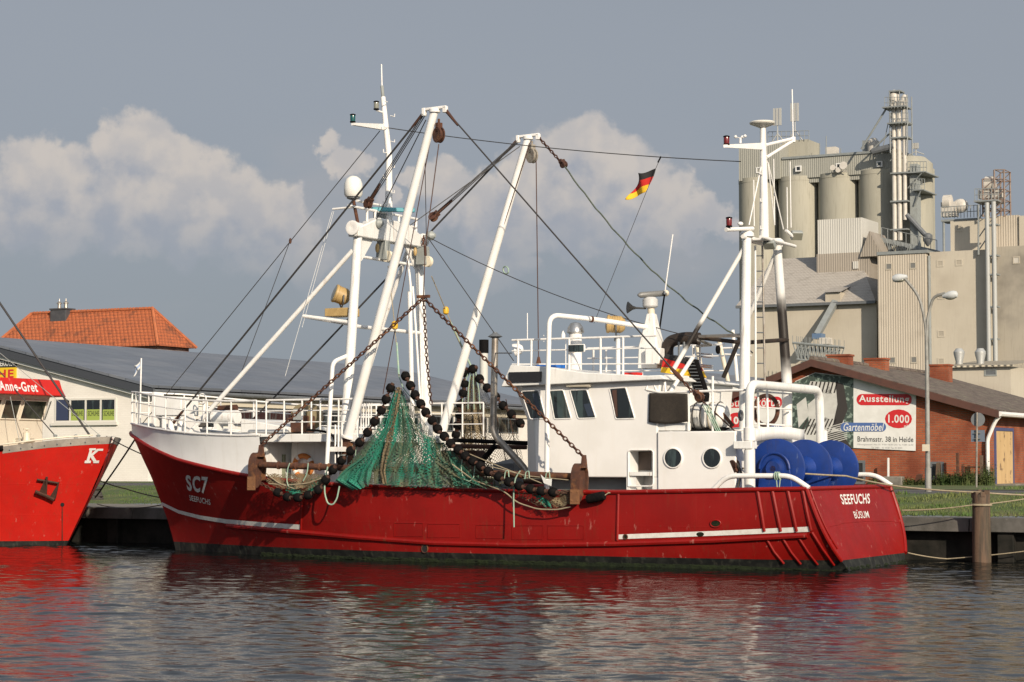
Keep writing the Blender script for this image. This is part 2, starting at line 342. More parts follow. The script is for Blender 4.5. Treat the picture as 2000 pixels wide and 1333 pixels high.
black = M('black_rubber', (.006, .006, .0065), .8, var=(.014, .012, .011), scale=14, amt=.6, spec=.05, bump=.3, bscale=40)
wire = M('wire_rope_steel', (.030, .028, .028), .6)
wirer = M('rusty_wire', (.06, .028, .02), .7)
soot = M('soot_black', (.014, .010, .008), .75, var=(.05, .03, .02), scale=6, bump=.2)
galv = M('galvanised_pipe', (.36, .33, .29), .42, metal=.7, var=(.25, .21, .17), scale=4, amt=.8)
chrome = M('polished_cowl', (.55, .53, .5), .22, metal=.9)
tan = M('tan_searchlight_paint', (.42, .29, .12), .5, var=(.30, .2, .08), scale=5)
glass = M('dark_window_glass', (.010, .013, .014), .10, spec=.8, var=(.05, .075, .075), scale=1.3, amt=.7, sc3=(3, 3, .5), lo=.5, hi=.6)  # teal streaks in the base colour stand in for reflections on the panes
gleamb = M('painted_gleam_blue', (.03, .04, .06), .08, spec=.7)  # bluish tone for the reflections painted on the wheelhouse panes
lens = M('searchlight_lens', (.2, .2, .16), .08, spec=.9)
blue = M('blue_drum_paint', (.005, .032, .19), .42, var=(.005, .025, .135), scale=2.5, amt=.7, bump=.12, bscale=3, dirt=(.05, .09, .25), dlo=.7, dhi=.8, dscale=6, scuff=((.12, .17, .30), .5), weep=((.03, .025, .05), .4))
bluec = M('blue_clear', (.01, .12, .45), .5)
canvas = M('dark_canvas', (.022, .017, .013), .9, var=(.035, .028, .02), scale=10, bump=.5, bscale=60)
orange = M('lifebuoy_orange', (.48, .16, .03), .6, var=(.36, .1, .02), scale=6)
yellow = M('yellow_float', (.62, .36, .02), .5)
ropeg = M('pale_green_rope', (.25, .38, .30), .9, var=(.4, .42, .3), scale=10)
ropet = M('tan_rope', (.30, .25, .17), .9, var=(.18, .15, .1), scale=14)
roped = M('dark_rope', (.05, .045, .04), .9)
ropey = M('yellow_green_twine', (.26, .30, .07), .9)
grn_l = M('green_lens', (.004, .07, .07), .2, spec=.7)
red_l = M('red_lens', (.13, .006, .006), .2, spec=.7)
wood = M('weathered_timber', (.12, .075, .048), .85, var=(.045, .035, .026), scale=3, amt=.9, sc3=(3, 3, .3), bump=.5, bscale=18, streak=((.05, .05, .03), .6))
fl_k = M('flag_black', (.015, .014, .014), .8); fl_r = M('flag_red', (.50, .015, .01), .8); fl_y = M('flag_gold', (.75, .45, .02), .8)
sign_w = M('sign_white', (.68, .68, .66), .45, var=(.55, .55, .52), scale=2); sign_r = M('sign_red', (.50, .02, .025), .45); sign_b = M('sign_blue', (.07, .13, .32), .45)
sign_k = M('sign_black', (.02, .02, .02), .5); sign_y = M('sign_yellow', (.70, .46, .02), .5); sign_g = M('sign_green', (.30, .38, .08), .5); sign_gy = M('sign_grey_text', (.33, .33, .33), .5)
bronze = M('letter_white', (.70, .70, .66), .5, var=(.55, .5, .46), scale=9, amt=.5)
conc = M('quay_concrete', (.20, .185, .16), .85, var=(.12, .11, .095), scale=1.4, amt=.9, bump=.3, bscale=8, dirt=(.09, .085, .07), dlo=.5, dhi=.68, dscale=.8)
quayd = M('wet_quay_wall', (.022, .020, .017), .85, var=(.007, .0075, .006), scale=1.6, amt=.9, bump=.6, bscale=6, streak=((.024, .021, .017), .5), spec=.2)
asph = M('asphalt', (.075, .072, .07), .9, var=(.055, .053, .052), scale=2, bump=.2, bscale=40)
soil = M('grass_ground', (.055, .085, .02), .95, var=(.10, .11, .035), scale=.9, amt=.9, bump=.8, bscale=14, dirt=(.14, .115, .06), dlo=.56, dhi=.7, dscale=.5)
gblade = M('grass_blade', (.06, .115, .02), .8, var=(.13, .14, .045), scale=.7, amt=.8)
weed = M('weed_leaf', (.05, .09, .02), .8, var=(.11, .13, .04), scale=2, amt=.9)
field = M('far_ground', (.10, .11, .06), .95, var=(.14, .13, .1), scale=.05)
# ================================================================== water
def make_water():
    m = bpy.data.materials.new('harbour_water'); m.use_nodes = True; t = m.node_tree; p = t.nodes['Principled BSDF']
    p.inputs['Base Color'].default_value = (.006, .008, .008, 1); p.inputs['Roughness'].default_value = .045; p.inputs['IOR'].default_value = 1.33; p.inputs['Specular IOR Level'].default_value = .5
    co = t.nodes.new('ShaderNodeTexCoord').outputs['Object']
    def wn(sc, scale, det=3, rough=.5, rot=0):
        mp = t.nodes.new('ShaderNodeMapping'); mp.inputs['Scale'].default_value = sc; mp.inputs['Rotation'].default_value = (0, 0, rot); t.links.new(co, mp.inputs[0])
        n = t.nodes.new('ShaderNodeTexNoise'); n.inputs['Scale'].default_value = scale; n.inputs['Detail'].default_value = det; n.inputs['Roughness'].default_value = rough; n.inputs['Distortion'].default_value = .6
        t.links.new(mp.outputs[0], n.inputs['Vector']); return n.outputs['Fac']
    h = mth(t, 'MULTIPLY_ADD', wn((.7, 1.3, 1), 2.2, 3, .5, R(28)), .8, mth(t, 'MULTIPLY', wn((.8, 1.5, 1), 7.5, 3, .55, R(20)), .30))
    gust = smooth(t, wn((.16, .05, 1), 1.0, 3, .5, R(28)), .3, .7)
    b = t.nodes.new('ShaderNodeBump'); b.inputs['Strength'].default_value = 1; t.links.new(mth(t, 'MULTIPLY_ADD', gust, WAVE * .8, WAVE * .55), b.inputs['Distance'])
    t.links.new(h, b.inputs['Height']); t.links.new(b.outputs[0], p.inputs['Normal'])
    # murky harbour water: dark body under a reflecting skin
    p.inputs['Specular IOR Level'].default_value = 0; p.inputs['IOR'].default_value = 1.0; gl = t.nodes.new('ShaderNodeBsdfGlossy'); gl.inputs['Roughness'].default_value = .05; gl.inputs['Color'].default_value = (.86, .845, .83, 1); t.links.new(b.outputs[0], gl.inputs['Normal'])
    fr = t.nodes.new('ShaderNodeFresnel'); fr.inputs['IOR'].default_value = 1.30; t.links.new(b.outputs[0], fr.inputs['Normal']); mx = t.nodes.new('ShaderNodeMixShader')
    t.links.new(fr.outputs[0], mx.inputs[0]); t.links.new(p.outputs[0], mx.inputs[1]); t.links.new(gl.outputs[0], mx.inputs[2]); t.links.new(mx.outputs[0], t.nodes['Material Output'].inputs[0]); return m
WAVE = .012
import numpy as np
def water_sheet():
    """rippled water where it can be seen, flat beyond; real waves a centimetre or two high"""
    rs = np.random.RandomState(3)
    ys = [14.0]
    while ys[-1] < 75: ys.append(ys[-1] + .025 + .0010 * ys[-1])
    ys = np.array(ys); k = np.linspace(-.34, .34, 1050); Y, K = np.meshgrid(ys, k, indexing='ij'); X = K * (Y + 12)
    Z = np.zeros_like(X)
    for i in range(90):
        L = math.exp(rs.uniform(math.log(.2), math.log(2.0))); a = R(70) + rs.normal() * .75; w = 2 * math.pi / L
        Z += WA * L ** .62 * np.sin(w * (X * math.cos(a) + Y * math.sin(a)) + rs.uniform(0, 6.28))
    gust = np.zeros_like(X)
    for i in range(14): gust += np.sin(rs.uniform(.05, .35) * X + rs.uniform(.1, .6) * Y + rs.uniform(0, 6.28))
    Z *= np.clip(.85 + .34 * gust / 2.6, .35, 1.5)
    n, m = X.shape; V = np.stack([X, Y, Z], -1).reshape(-1, 3); idx = np.arange(n * m).reshape(n, m)
    Fq = np.stack([idx[:-1, :-1], idx[:-1, 1:], idx[1:, 1:], idx[1:, :-1]], -1).reshape(-1, 4)
    me = bpy.data.meshes.new('water'); me.vertices.add(len(V)); me.vertices.foreach_set('co', V.ravel().astype(np.float32))
    me.loops.add(Fq.size); me.loops.foreach_set('vertex_index', Fq.ravel().astype(np.int32)); me.polygons.add(len(Fq)); me.polygons.foreach_set('loop_start', np.arange(0, Fq.size, 4, dtype=np.int32)); me.polygons.foreach_set('loop_total', np.full(len(Fq), 4, dtype=np.int32))
    me.polygons.foreach_set('use_smooth', np.ones(len(Fq), dtype=bool)); me.update(); me.validate()
    return me
WA = .0014
wm = make_water(); wme = water_sheet(); wme.materials.append(wm); wo_ = bpy.data.objects.new('water', wme); COL.objects.link(wo_); struct(wo_)
w = MB(); w.quad((-600, -700, -.05), (900, -700, -.05), (900, 4.5, -.05), (-600, 4.5, -.05))
struct(w.build('harbour_water_surface', wm, base=(0, 0, -.05)))
# ================================================================== quay, grass, road
QV, QZ, GZ = 3.6, 1.05, 1.55
def lerp(a, b, t): return a + (b - a) * max(0, min(1, t))
def g0(u): return lerp(8.6, 5.2, (u + 6) / 26)
def g1(u): return lerp(16.5, 10.0, (u + 6) / 26)
def gz(u, v):
    t = max(0, min(1, (v - g0(u)) / (g1(u) - g0(u)))); return QZ + (GZ - QZ) * t
def sheet(name, mat, fa, fb, nv, us, dz=0.0, wob=0.0, kind='structure'):
    b = MB(); n = len(us) - 1
    def fn(i, j):
        u = us[round(i * n)]; v = lerp(fa(u), fb(u), j); q = Vector((u, v, gz(u, v) + dz))
        if wob: q.z += wob * noise.noise(Vector((u * .9, v * .9, 3)))
        return q
    b.surf(lambda i, j: fn(i, j), n, nv); o = b.build(name, mat, base=(0, 10, QZ)); o['kind'] = kind; return o
US = [-400, -150, -80] + [-40 + i for i in range(0, 90)] + [90, 150, 400]
b = MB(); b.surf(lambda i, j: (US[round(i * (len(US) - 1))], lerp(QV + .7, 6, 0) if j == 0 else g0(US[round(i * (len(US) - 1))]) + .1, QZ), len(US) - 1, 1)
struct(b.build('quay_apron_pavement', conc, base=(0, 5, QZ)))
sheet('grass_bank_ground', soil, lambda u: g0(u), lambda u: g1(u), 10, US, .006, .05)
sheet('road', asph, lambda u: g1(u) - .1, lambda u: g1(u) + 8, 2, US, .0)
sheet('verge_ground', soil, lambda u: g1(u) + 7.8, lambda u: 31, 4, US, .012, .0)
b = MB(); b.quad((-3000, 30.5, GZ), (3000, 30.5, GZ), (3000, 3200, GZ), (-3000, 3200, GZ)); struct(b.build('ground', field, base=(0, 30, GZ)))
b = MB(); x = -60.0
while x < 80:
    L = 2.4 + random.random() * .3; b.hexa([(x, QV, QZ - .33), (x + L - .02, QV, QZ - .33), (x + L - .02, QV + .8, QZ - .33), (x, QV + .8, QZ - .33), (x, QV + .05, QZ + .004 + random.uniform(0, .015)), (x + L - .02, QV + .05, QZ + .004), (x + L - .02, QV + .8, QZ + .004), (x, QV + .8, QZ + .004)]); x += L
qw = thing('quay_wall', 'dark wet concrete quay wall with grey coping behind the fishing boats', 'quay wall', (0, QV, 0))
b.build('coping', M('coping_concrete', (.10, .094, .085), .85, var=(.05, .048, .042), scale=1.3, amt=.9, bump=.4, bscale=8, streak=((.035, .033, .028), .6), dirt=(.14, .13, .11), dlo=.6, dhi=.7, dscale=1.2), qw, bevel=.015)
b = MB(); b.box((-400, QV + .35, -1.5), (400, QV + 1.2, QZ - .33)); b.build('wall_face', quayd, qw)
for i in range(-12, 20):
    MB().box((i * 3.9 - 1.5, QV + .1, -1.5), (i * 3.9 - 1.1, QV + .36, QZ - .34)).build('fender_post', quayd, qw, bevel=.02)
def tufts(fa, fb, u0, u1, n, h, mat, name, lab):
    b = MB()
    for _ in range(n):
        u = random.uniform(u0, u1); v = lerp(fa(u), fb(u), random.random() ** .9); z = gz(u, v); k = .45 + .9 * max(0, noise.noise(Vector((u * .7, v * .7, 0))) + .5)
        a = random.random() * 6.28; hh = h * k * random.uniform(.6, 1.3); w_ = hh * .22; dx, dy = math.cos(a), math.sin(a); lx, ly = random.uniform(-.5, .5) * hh, random.uniform(-.5, .5) * hh
        b.add([(u - dx * w_, v - dy * w_, z - .01), (u + dx * w_, v + dy * w_, z - .01), (u + lx, v + ly, z + hh)], [(0, 1, 2)])
    o = b.build(name, mat, base=(u0, 10, QZ)); tag(o, lab, 'grass', kind='stuff'); return o
tufts(g0, g1, 17, 42, 26000, .075, gblade, 'grass', 'mown green grass bank between quay and road')
tufts(g0, g1, -16, 0, 9000, .06, gblade, 'grass', 'mown green grass strip between the two boats')
tufts(lambda u: g1(u) + 8, lambda u: 31.4, 17, 42, 7000, .09, gblade, 'grass', 'rough grass in front of the brick shed')
# ================================================================== buildings
def bars(b, pts, r):
    for p, q in zip(pts, pts[1:]): b.rod(p, q, r, n=6)
def window_v(par, a, c, V, fm, gm, fw=.06, mull=(), proud=.05, dep=.12, extra=None):
    """window on a wall facing the water: a, c = opposite corners (u, z)"""
    (u0, z0), (u1, z1) = a, c; u0, u1 = sorted((u0, u1)); z0, z1 = sorted((z0, z1)); b = MB(); y0, y1 = V - proud, V + dep
    b.box((u0, y0, z0), (u1, y1, z0 + fw)); b.box((u0, y0, z1 - fw), (u1, y1, z1)); b.box((u0, y0, z0 + fw), (u0 + fw, y1, z1 - fw)); b.box((u1 - fw, y0, z0 + fw), (u1, y1, z1 - fw))
    for t in mull: x = u0 + (u1 - u0) * t; b.box((x - fw / 2, y0 + .004, z0 + fw), (x + fw / 2, y1, z1 - fw))
    f = b.build('window', fm, par); g = MB(); g.box((u0 + fw, V - proud * .4, z0 + fw), (u1 - fw, V + dep * .9, z1 - fw)); g.build('pane', gm, f); return f
def window_u(par, a, c, U, fm, gm, fw=.06, mull=(), proud=.05):
    (v0, z0), (v1, z1) = a, c; v0, v1 = sorted((v0, v1)); z0, z1 = sorted((z0, z1)); b = MB(); y0, y1 = U - .1, U + proud
    b.box((y0, v0, z0), (y1, v1, z0 + fw)); b.box((y0, v0, z1 - fw), (y1, v1, z1)); b.box((y0, v0, z0 + fw), (y1, v0 + fw, z1 - fw)); b.box((y0, v1 - fw, z0 + fw), (y1, v1, z1 - fw))
    for t in mull: x = v0 + (v1 - v0) * t; b.box((y0, x - fw / 2, z0 + fw), (y1 - .004, x + fw / 2, z1 - fw))
    f = b.build('window', fm, par); g = MB(); g.box((U - .1, v0 + fw, z0 + fw), (U + proud * .4, v1 - fw, z1 - fw)); g.build('pane', gm, f); return f
def gable_wall(par, mat, V, ul, ur, uap, zb, zl, zr, za, depth, name='wall'):
    b = MB(); b.prism([(ul, V, zb), (ur, V, zb), (ur, V, zr), (uap, V, za), (ul, V, zl)], (0, depth, 0)); return b.build(name, mat, par)
def slab(b, p, q, V0, V1, th):           # roof slab between section points p, q (u, z), from V0 back to V1
    d = Vector((q[0] - p[0], 0, q[1] - p[1])).normalized(); n = Vector((-d.z, 0, d.x)); n = n if n.z > 0 else -n
    P, Q = Vector((p[0], 0, p[1])), Vector((q[0], 0, q[1]))
    b.prism([(P.x, V0, P.z), (Q.x, V0, Q.z), (Q.x + n.x * th, V0, Q.z + n.z * th), (P.x + n.x * th, V0, P.z + n.z * th)], (0, V1 - V0, 0))
# ---- white shoe shed (left)
VW = 31.5; whitebrick = Mbrick('white_painted_brick', (.73, .70, .65), (.70, .67, .62), (.65, .62, .57), .25, .085, .8, .008, .25, .9)
solar = M('grey_roof_panels', (.13, .145, .17), .38, var=(.17, .18, .20), scale=.35, amt=.8, sc3=(1, .3, 1), spec=.6)
def panelize(m, px, py):                # fine panel joints on a roof: object u and v lines
    t = m.node_tree; p = t.nodes['Principled BSDF']; src = p.inputs['Base Color'].links[0].from_socket
    co = t.nodes.new('ShaderNodeTexCoord').outputs['Object']; b = t.nodes.new('ShaderNodeTexBrick'); t.links.new(co, b.inputs['Vector']); b.offset = 0
    b.inputs['Color1'].default_value = (1, 1, 1, 1); b.inputs['Color2'].default_value = (.80, .81, .84, 1); b.inputs['Mortar'].default_value = (.55, .56, .6, 1); b.inputs['Scale'].default_value = 1; b.inputs['Mortar Size'].default_value = .03; b.inputs['Brick Width'].default_value = px; b.inputs['Row Height'].default_value = py
    t.links.new(mixc(t, 1.0, src, b.outputs['Color'], 'MULTIPLY'), p.inputs['Base Color'])
panelize(solar, 1.0, 1.65)
q = lambda px, py: vp(px, py, VW)
uc = q(289, 941).x; zE = q(300, 748).z; ap = q(-70, 654); ul = 2 * ap.x - uc
ws_ = thing('white_shed', 'long white painted brick shoe shed with grey solar panel roof', 'shed', (uc, VW, GZ))
gable_wall(ws_, whitebrick, VW, ul, uc, ap.x, GZ - .3, zE - .45, zE - .45, ap.z - .45, 40)
b = MB(); OV = .55; sl = (ap.z - zE) / (uc - ap.x)
slab(b, (ap.x, ap.z - .12), (uc + OV, zE - .12 - sl * OV), VW - .45, VW + 40.5, .12); slab(b, (ap.x, ap.z - .12), (ul - OV, zE - .12 - sl * OV), VW - .45, VW + 40.5, .12)
rf = b.build('roof', solar, ws_)
b = MB(); zz = lambda u: ap.z - sl * abs(u - ap.x)
b.prism([(ap.x, VW - .4, zz(ap.x) - .14), (uc + OV, VW - .4, zz(uc + OV) - .14), (uc + OV, VW - .4, zz(uc + OV) - .54), (ap.x, VW - .4, zz(ap.x) - .54)], (0, .12, 0)); b.build('bargeboard', M('slate_bargeboard', (.045, .05, .06), .5), ws_)
b = MB(); b.prism([(ap.x, VW - .26, zz(ap.x) - .5), (uc + .1, VW - .26, zz(uc + .1) - .5), (uc + .1, VW - .26, zz(uc + .1) - .70), (ap.x, VW - .26, zz(ap.x) - .70)], (0, .255, 0)); b.build('verge_trim', M('trim_white', (.6, .6, .57), .5), ws_)
b = MB(); b.tube([(uc + OV + .03, VW - .4, zE - .28 - sl * OV), (uc + OV + .03, VW + 40.3, zE - .28 - sl * OV)], .10, 8); b.build('gutter', greyd, ws_)
b = MB()
for i in range(150):
    v = VW + i * .26; b.tube([(uc + .05, v, zE - .33), (uc + OV - .1, v, zE - .36 - sl * OV)], .10, 6)
b.build('corrugated_eave', M('fibre_cement', (.30, .29, .26), .8), ws_)
b = MB(); b.box((uc + .002, VW + .3, zE - .95), (uc + .12, VW + 40, zE - .5)); b.build('fascia', M('beige_fascia', (.55, .5, .4), .6), ws_)
a0 = up(404, 777, uc); a1 = up(404, 831, uc); e1 = up(1015, 800, uc).y; n_w = 8; step = (e1 - a0.y) / n_w
for i in range(n_w):
    window_u(ws_, (a0.y + i * step, a1.z), (a0.y + (i + 1) * step - .25, min(a0.z, zE - 1.0)), uc, greyd, glass, .07, (.33, .66))
A_, C_ = q(108, 826), q(228, 777); fm = M('window_frame_white', (.6, .58, .53), .5)
f = window_v(ws_, (A_.x, A_.z), (C_.x, C_.z), VW, fm, glass, .09, (.25, .505, .75))
sl_ = MB(); sl_.box((A_.x - .2, VW - .12, A_.z - .14), (C_.x + .1, VW + .02, A_.z - .005)); sl_.build('sill', fm, ws_)
for k, (x0, x1) in enumerate(((139, 165), (170, 197), (201, 226))):
    p0, p1 = q(x0, 823), q(x1, 800); s_ = MB(); s_.box((p0.x + .02, VW - .045, p0.z), (p1.x - .02, VW - .03, p1.z)); s_.mi = 1
    letter(s_, 'SCHUHE', rect4((p0.x + .08, VW - .05, p1.z - .30), (p1.x - .06, VW - .05, p1.z - .30), (p1.x - .06, VW - .05, p1.z - .06), (p0.x + .08, VW - .05, p1.z - .06)), .01)
    s_.build('window_banner', [sign_g, sign_k], f)
p0, p1 = q(110, 822), q(134, 781); MB().box((p0.x + .03, VW - .06, p0.z), (p1.x, VW - .025, p1.z)).build('blue_blind', M('blue_blind', (.035, .045, .09), .4), f)
ss = thing('shop_sign', 'yellow and black VERKAUF sign high on the white shed gable', 'sign', q(0, 745))
p0, p1, p2 = q(-75, 745), q(33, 718), q(33, 702)
b = MB(); b.box((p0.x, VW - .08, p0.z), (p1.x, VW - .005, p1.z)); b.mi = 1; b.box((p0.x, VW - .08, p1.z), (p2.x, VW - .005, p2.z))
b.build('panel', [sign_y, sign_k], ss)
b = MB(); letter(b, 'VERKAUF', rect4(*[(x, VW - .085, z) for x, z in ((p1.x - 1.15, p1.z + .07), (p1.x - .06, p1.z + .07), (p1.x - .06, p2.z - .06), (p1.x - 1.15, p2.z - .06))]), .02); b.build('white_lettering', sign_w, ss)
b = MB(); letter(b, 'SCHUHE', rect4(*[(x, VW - .085, z) for x, z in ((p0.x + .05, p0.z + .1), (p1.x - .12, p0.z + .1), (p1.x - .12, p1.z - .09), (p0.x + .05, p1.z - .09))]), .03); b.build('red_lettering', sign_r, ss)
fp = up(945, 735, uc - 5); b = MB(); top = up(945, 664, uc - 5); mid = up(945, 690, uc - 5)
b.rod((fp.x, fp.y, fp.z - 1.5), (fp.x, fp.y, mid.z), .27, n=16); b.build('flue', M('pale_flue', (.5, .5, .46), .6), ws_)
MB().rod((fp.x, fp.y, mid.z), (fp.x, fp.y, top.z), .31, n=16).build('flue_cap', black, ws_)
# ---- house with red tiles behind it
def Mtile(name, c1, c2, row, wid, axis=0, dark=(.05, .03, .02), bump=1.0):
    m = bpy.data.materials.new(name); m.use_nodes = True; t = m.node_tree; p = t.nodes['Principled BSDF']; p.inputs['Roughness'].default_value = .8
    co = t.nodes.new('ShaderNodeTexCoord').outputs['Object']; s = t.nodes.new('ShaderNodeSeparateXYZ'); t.links.new(co, s.inputs[0])
    x = mth(t, 'ADD', s.outputs[0], s.outputs[1]); rz = mth(t, 'MULTIPLY', s.outputs[2], 1 / row); fr = mth(t, 'FRACT', rz)
    wx = mth(t, 'ABSOLUTE', mth(t, 'SINE', mth(t, 'MULTIPLY', x, math.pi / wid)))
    h = mth(t, 'MULTIPLY_ADD', fr, -.6, mth(t, 'MULTIPLY', wx, .7))
    n = t.nodes.new('ShaderNodeTexNoise'); n.inputs['Scale'].default_value = 1.1; n.inputs['Detail'].default_value = 8; t.links.new(co, n.inputs['Vector'])
    n2 = t.nodes.new('ShaderNodeTexNoise'); n2.inputs['Scale'].default_value = 9; t.links.new(co, n2.inputs['Vector'])
    c = mixc(t, smooth(t, n2.outputs['Fac'], .35, .65), tuple(c1), tuple(c2)); c = mixc(t, mth(t, 'MULTIPLY', smooth(t, n.outputs['Fac'], .52, .72), .6), c, dark)
    c = mixc(t, mth(t, 'MULTIPLY', smooth(t, fr, .72, .98), .5), c, dark); t.links.new(c, p.inputs['Base Color'])
    b = t.nodes.new('ShaderNodeBump'); b.inputs['Strength'].default_value = bump; b.inputs['Distance'].default_value = .05; t.links.new(h, b.inputs['Height']); t.links.new(b.outputs[0], p.inputs['Normal']); return m
VT = 75; ur = vp(308, 690, VT).x; fc = up(384, 681, ur); VTb = fc.y; ze = fc.z; vm = (VT + VTb) / 2
r1, r0 = vp(298, 604, vm), vp(62, 613, vm); ovl = ur - r1.x; uL = r0.x - ovl; zr = (r0.z + r1.z) / 2
hs_ = thing('tiled_house', 'house with orange red hipped tile roof behind the white shed', 'house', ((ur + uL) / 2, VT, GZ))
MB().box((uL + .4, VT + .4, GZ - .3), (ur - .4, VTb - .4, ze)).build('wall', Mbrick('house_brick', (.28, .1, .06), (.22, .08, .05), (.3, .28, .25)), hs_)
b = MB(); A, B, C, D = (uL, VT, ze), (ur, VT, ze), (ur, VTb, ze), (uL, VTb, ze); P, Q = (r0.x, vm, zr), (r1.x, vm, zr)
b.quad(A, B, Q, P); b.quad(B, C, Q); b.quad(C, D, P, Q); b.quad(D, A, P); b.quad(A, D, C, B)
rf = b.build('roof', Mtile('orange_tiles', (.42, .115, .038), (.29, .075, .028), .24, .36), hs_, ang=10)
b = MB()
for p_, q_ in ((P, Q), (B, Q), (A, P), (C, Q)):
    n_ = 40
    for i in range(n_):
        s0 = Vector(p_).lerp(Vector(q_), i / n_); s1 = Vector(p_).lerp(Vector(q_), (i + 1.06) / n_); b.tube([s0 + Vector((0, 0, .02)), s1 + Vector((0, 0, .05))], [.10, .13], 7)
b.build('ridge_tiles', M('ridge_tile', (.40, .12, .045), .8, var=(.2, .07, .04), scale=3), hs_)
c0_, c1_ = vp(90, 640, vm - 1), vp(121, 604, vm - 1)
ch = MB().box((c0_.x, vm - .55, zr - 1), (c1_.x, vm + .45, c1_.z)); ch.box((c0_.x - .06, vm - .61, c1_.z), (c1_.x + .06, vm + .51, c1_.z + .12)); ch = ch.build('chimney', M('slate_chimney', (.05, .052, .058), .6, var=(.08, .08, .085), scale=3), hs_, bevel=.02)
b = MB()
for x in (.3, .72):
    x = c0_.x + (c1_.x - c0_.x) * x; b.lathe((x, vm - .05, c1_.z + .12), (0, 0, 1), [(.14, 0), (.12, .35), (.2, .36), (.2, .42), (.05, .55), (.02, .75)], 10)
b.build('chimney_pot', galv, ch)
d0 = vp(214, 672, VT + 1.2); MB().cbox((d0.x, VT + 1.3, ze + .95), (.9, 1.0, .5), (1, 0, 0), (0, -.55, .83)).build('skylight', greyd, hs_, bevel=.02)
# ---- far low shed with grey roof and red fascia
VR = 62; q = lambda px, py: vp(px, py, VR)
e, a_ = q(1452, 764), q(1345, 730); rs = thing('low_shed', 'low shed with grey roof and red fascia behind the wheelhouse', 'shed', (e.x, VR, GZ))
gable_wall(rs, M('red_fascia_wall', (.30, .03, .03), .6), VR, a_.x * 2 - e.x, e.x, a_.x, GZ - .2, e.z - .2, e.z - .2, a_.z - .2, 55)
b = MB(); slab(b, (a_.x, a_.z), (e.x + .5, e.z), VR - .5, VR + 56, .15); slab(b, (a_.x, a_.z), (2 * a_.x - e.x - .5, e.z), VR - .5, VR + 56, .15); b.build('roof', solar, rs)
b = MB(); b.prism([(a_.x, VR - .46, a_.z - .01), (e.x + .4, VR - .46, e.z - .01), (e.x + .4, VR - .46, e.z - .5), (a_.x, VR - .46, a_.z - .5)], (0, .1, 0)); b.build('bargeboard', sign_w, rs)
# ---- brick shed (right) with banners
VB = 32; q = lambda px, py: vp(px, py, VB)
cr = q(1933, 948); apx = q(1592, 709); er = q(1938, 804); lf = q(1395, 790); ub = cr.x; sr = (apx.z - er.z) / (er.x - apx.x); slf = (apx.z - lf.z) / (apx.x - lf.x)
brick = Mbrick('red_brick', (.37, .09, .03), (.25, .056, .022), (.22, .115, .07), .26, .088, .85, .016, .6, .6)
bs = thing('brick_shed', 'low red brick shed with dark fibre cement roof and yellow door', 'shed', (ub, VB, GZ))
gable_wall(bs, brick, VB, lf.x, ub, apx.x, GZ - .3, lf.z - .2, apx.z - sr * (ub - apx.x) - .05, apx.z - .05, 16)
rfm = M('mossy_fibre_cement', (.135, .105, .086), .9, var=(.075, .059, .048), scale=3.5, amt=1, lo=.45, hi=.58, bump=1.0, bscale=9, dirt=(.17, .155, .11), dlo=.52, dhi=.66, dscale=2.5)
b = MB(); slab(b, (apx.x, apx.z), (ub + .45, apx.z - sr * (ub + .45 - apx.x)), VB - .4, VB + 16.4, .14); slab(b, (apx.x, apx.z), (lf.x - .4, lf.z - .4 * slf), VB - .4, VB + 16.4, .14)
rf = b.build('roof', rfm, bs)
bgm = M('brown_bargeboard', (.085, .035, .025), .7, var=(.05, .025, .02), scale=3)
for (p, qq) in (((apx.x, apx.z), (ub + .5, apx.z - sr * (ub + .5 - apx.x))), ((apx.x, apx.z), (lf.x - .4, lf.z - .4 * slf))):
    b = MB(); b.prism([(p[0], VB - .46, p[1] + .12), (qq[0], VB - .46, qq[1] + .12), (qq[0], VB - .46, qq[1] - .16), (p[0], VB - .46, p[1] - .16)], (0, .06, 0)); b.build('bargeboard', bgm, bs)
MB().tube([(apx.x, VB - .4, apx.z + .14), (apx.x, VB + 16.4, apx.z + .14)], .12, 8).build('ridge_cap', rfm, bs)
for (px, py, wpx, dv) in ((1636, 693, 42, 2.6), (1708, 700, 40, 6.3), (1834, 712, 37, 11.6)):
    t0 = vp(px - wpx / 2, py, VB + dv); t1 = vp(px + wpx / 2, py, VB + dv); cm = MB().box((t0.x, VB + dv, apx.z - 1.0), (t1.x, VB + dv + .6, t0.z - .08)); cm.box((t0.x - .04, VB + dv - .04, t0.z - .08), (t1.x + .04, VB + dv + .64, t0.z)); cm.build('chimney', brick, rf)
d0, d1 = up(1943, 948, ub), up(1976, 843, ub)
dr = MB().box((ub - .05, d0.y + .1, GZ + .05), (ub + .03, d1.y, d1.z)); dr = dr.build('door', M('peeling_yellow_door', (.52, .36, .18), .7, var=(.42, .28, .13), scale=3, sc3=(1, 1, .4), dirt=(.16, .1, .06), dlo=.58, dhi=.66, dscale=2.2), bs)
b = MB(); z1 = d1.z + .12; b.box((ub, d0.y - .04, GZ), (ub + .06, d0.y + .1, z1)); b.box((ub, d1.y, GZ), (ub + .06, d1.y + .1, z1)); b.box((ub, d0.y + .1, d1.z), (ub + .06, d1.y, z1)); b.build('door_frame', M('blue_frame', (.06, .07, .16), .6), bs)
MB().box((ub, d0.y - .3, GZ - .1), (ub + .8, d1.y + .5, GZ + .06)).build('door_step', conc, bs)
zg = apx.z - sr * (ub + .45 - apx.x) - .02
MB().tube([(ub + .52, VB - .4, zg), (ub + .52, VB + 16, zg)], .10, 8).build('gutter', white2, bs)
MB().tube(fillet([(ub + .5, VB - .15, zg - .02), (ub + .3, VB - .17, zg - .25), (ub - .02, VB - .14, zg - .95), (ub - .02, VB - .14, GZ)], .15), .075, 8).build('downpipe', white2, bs)
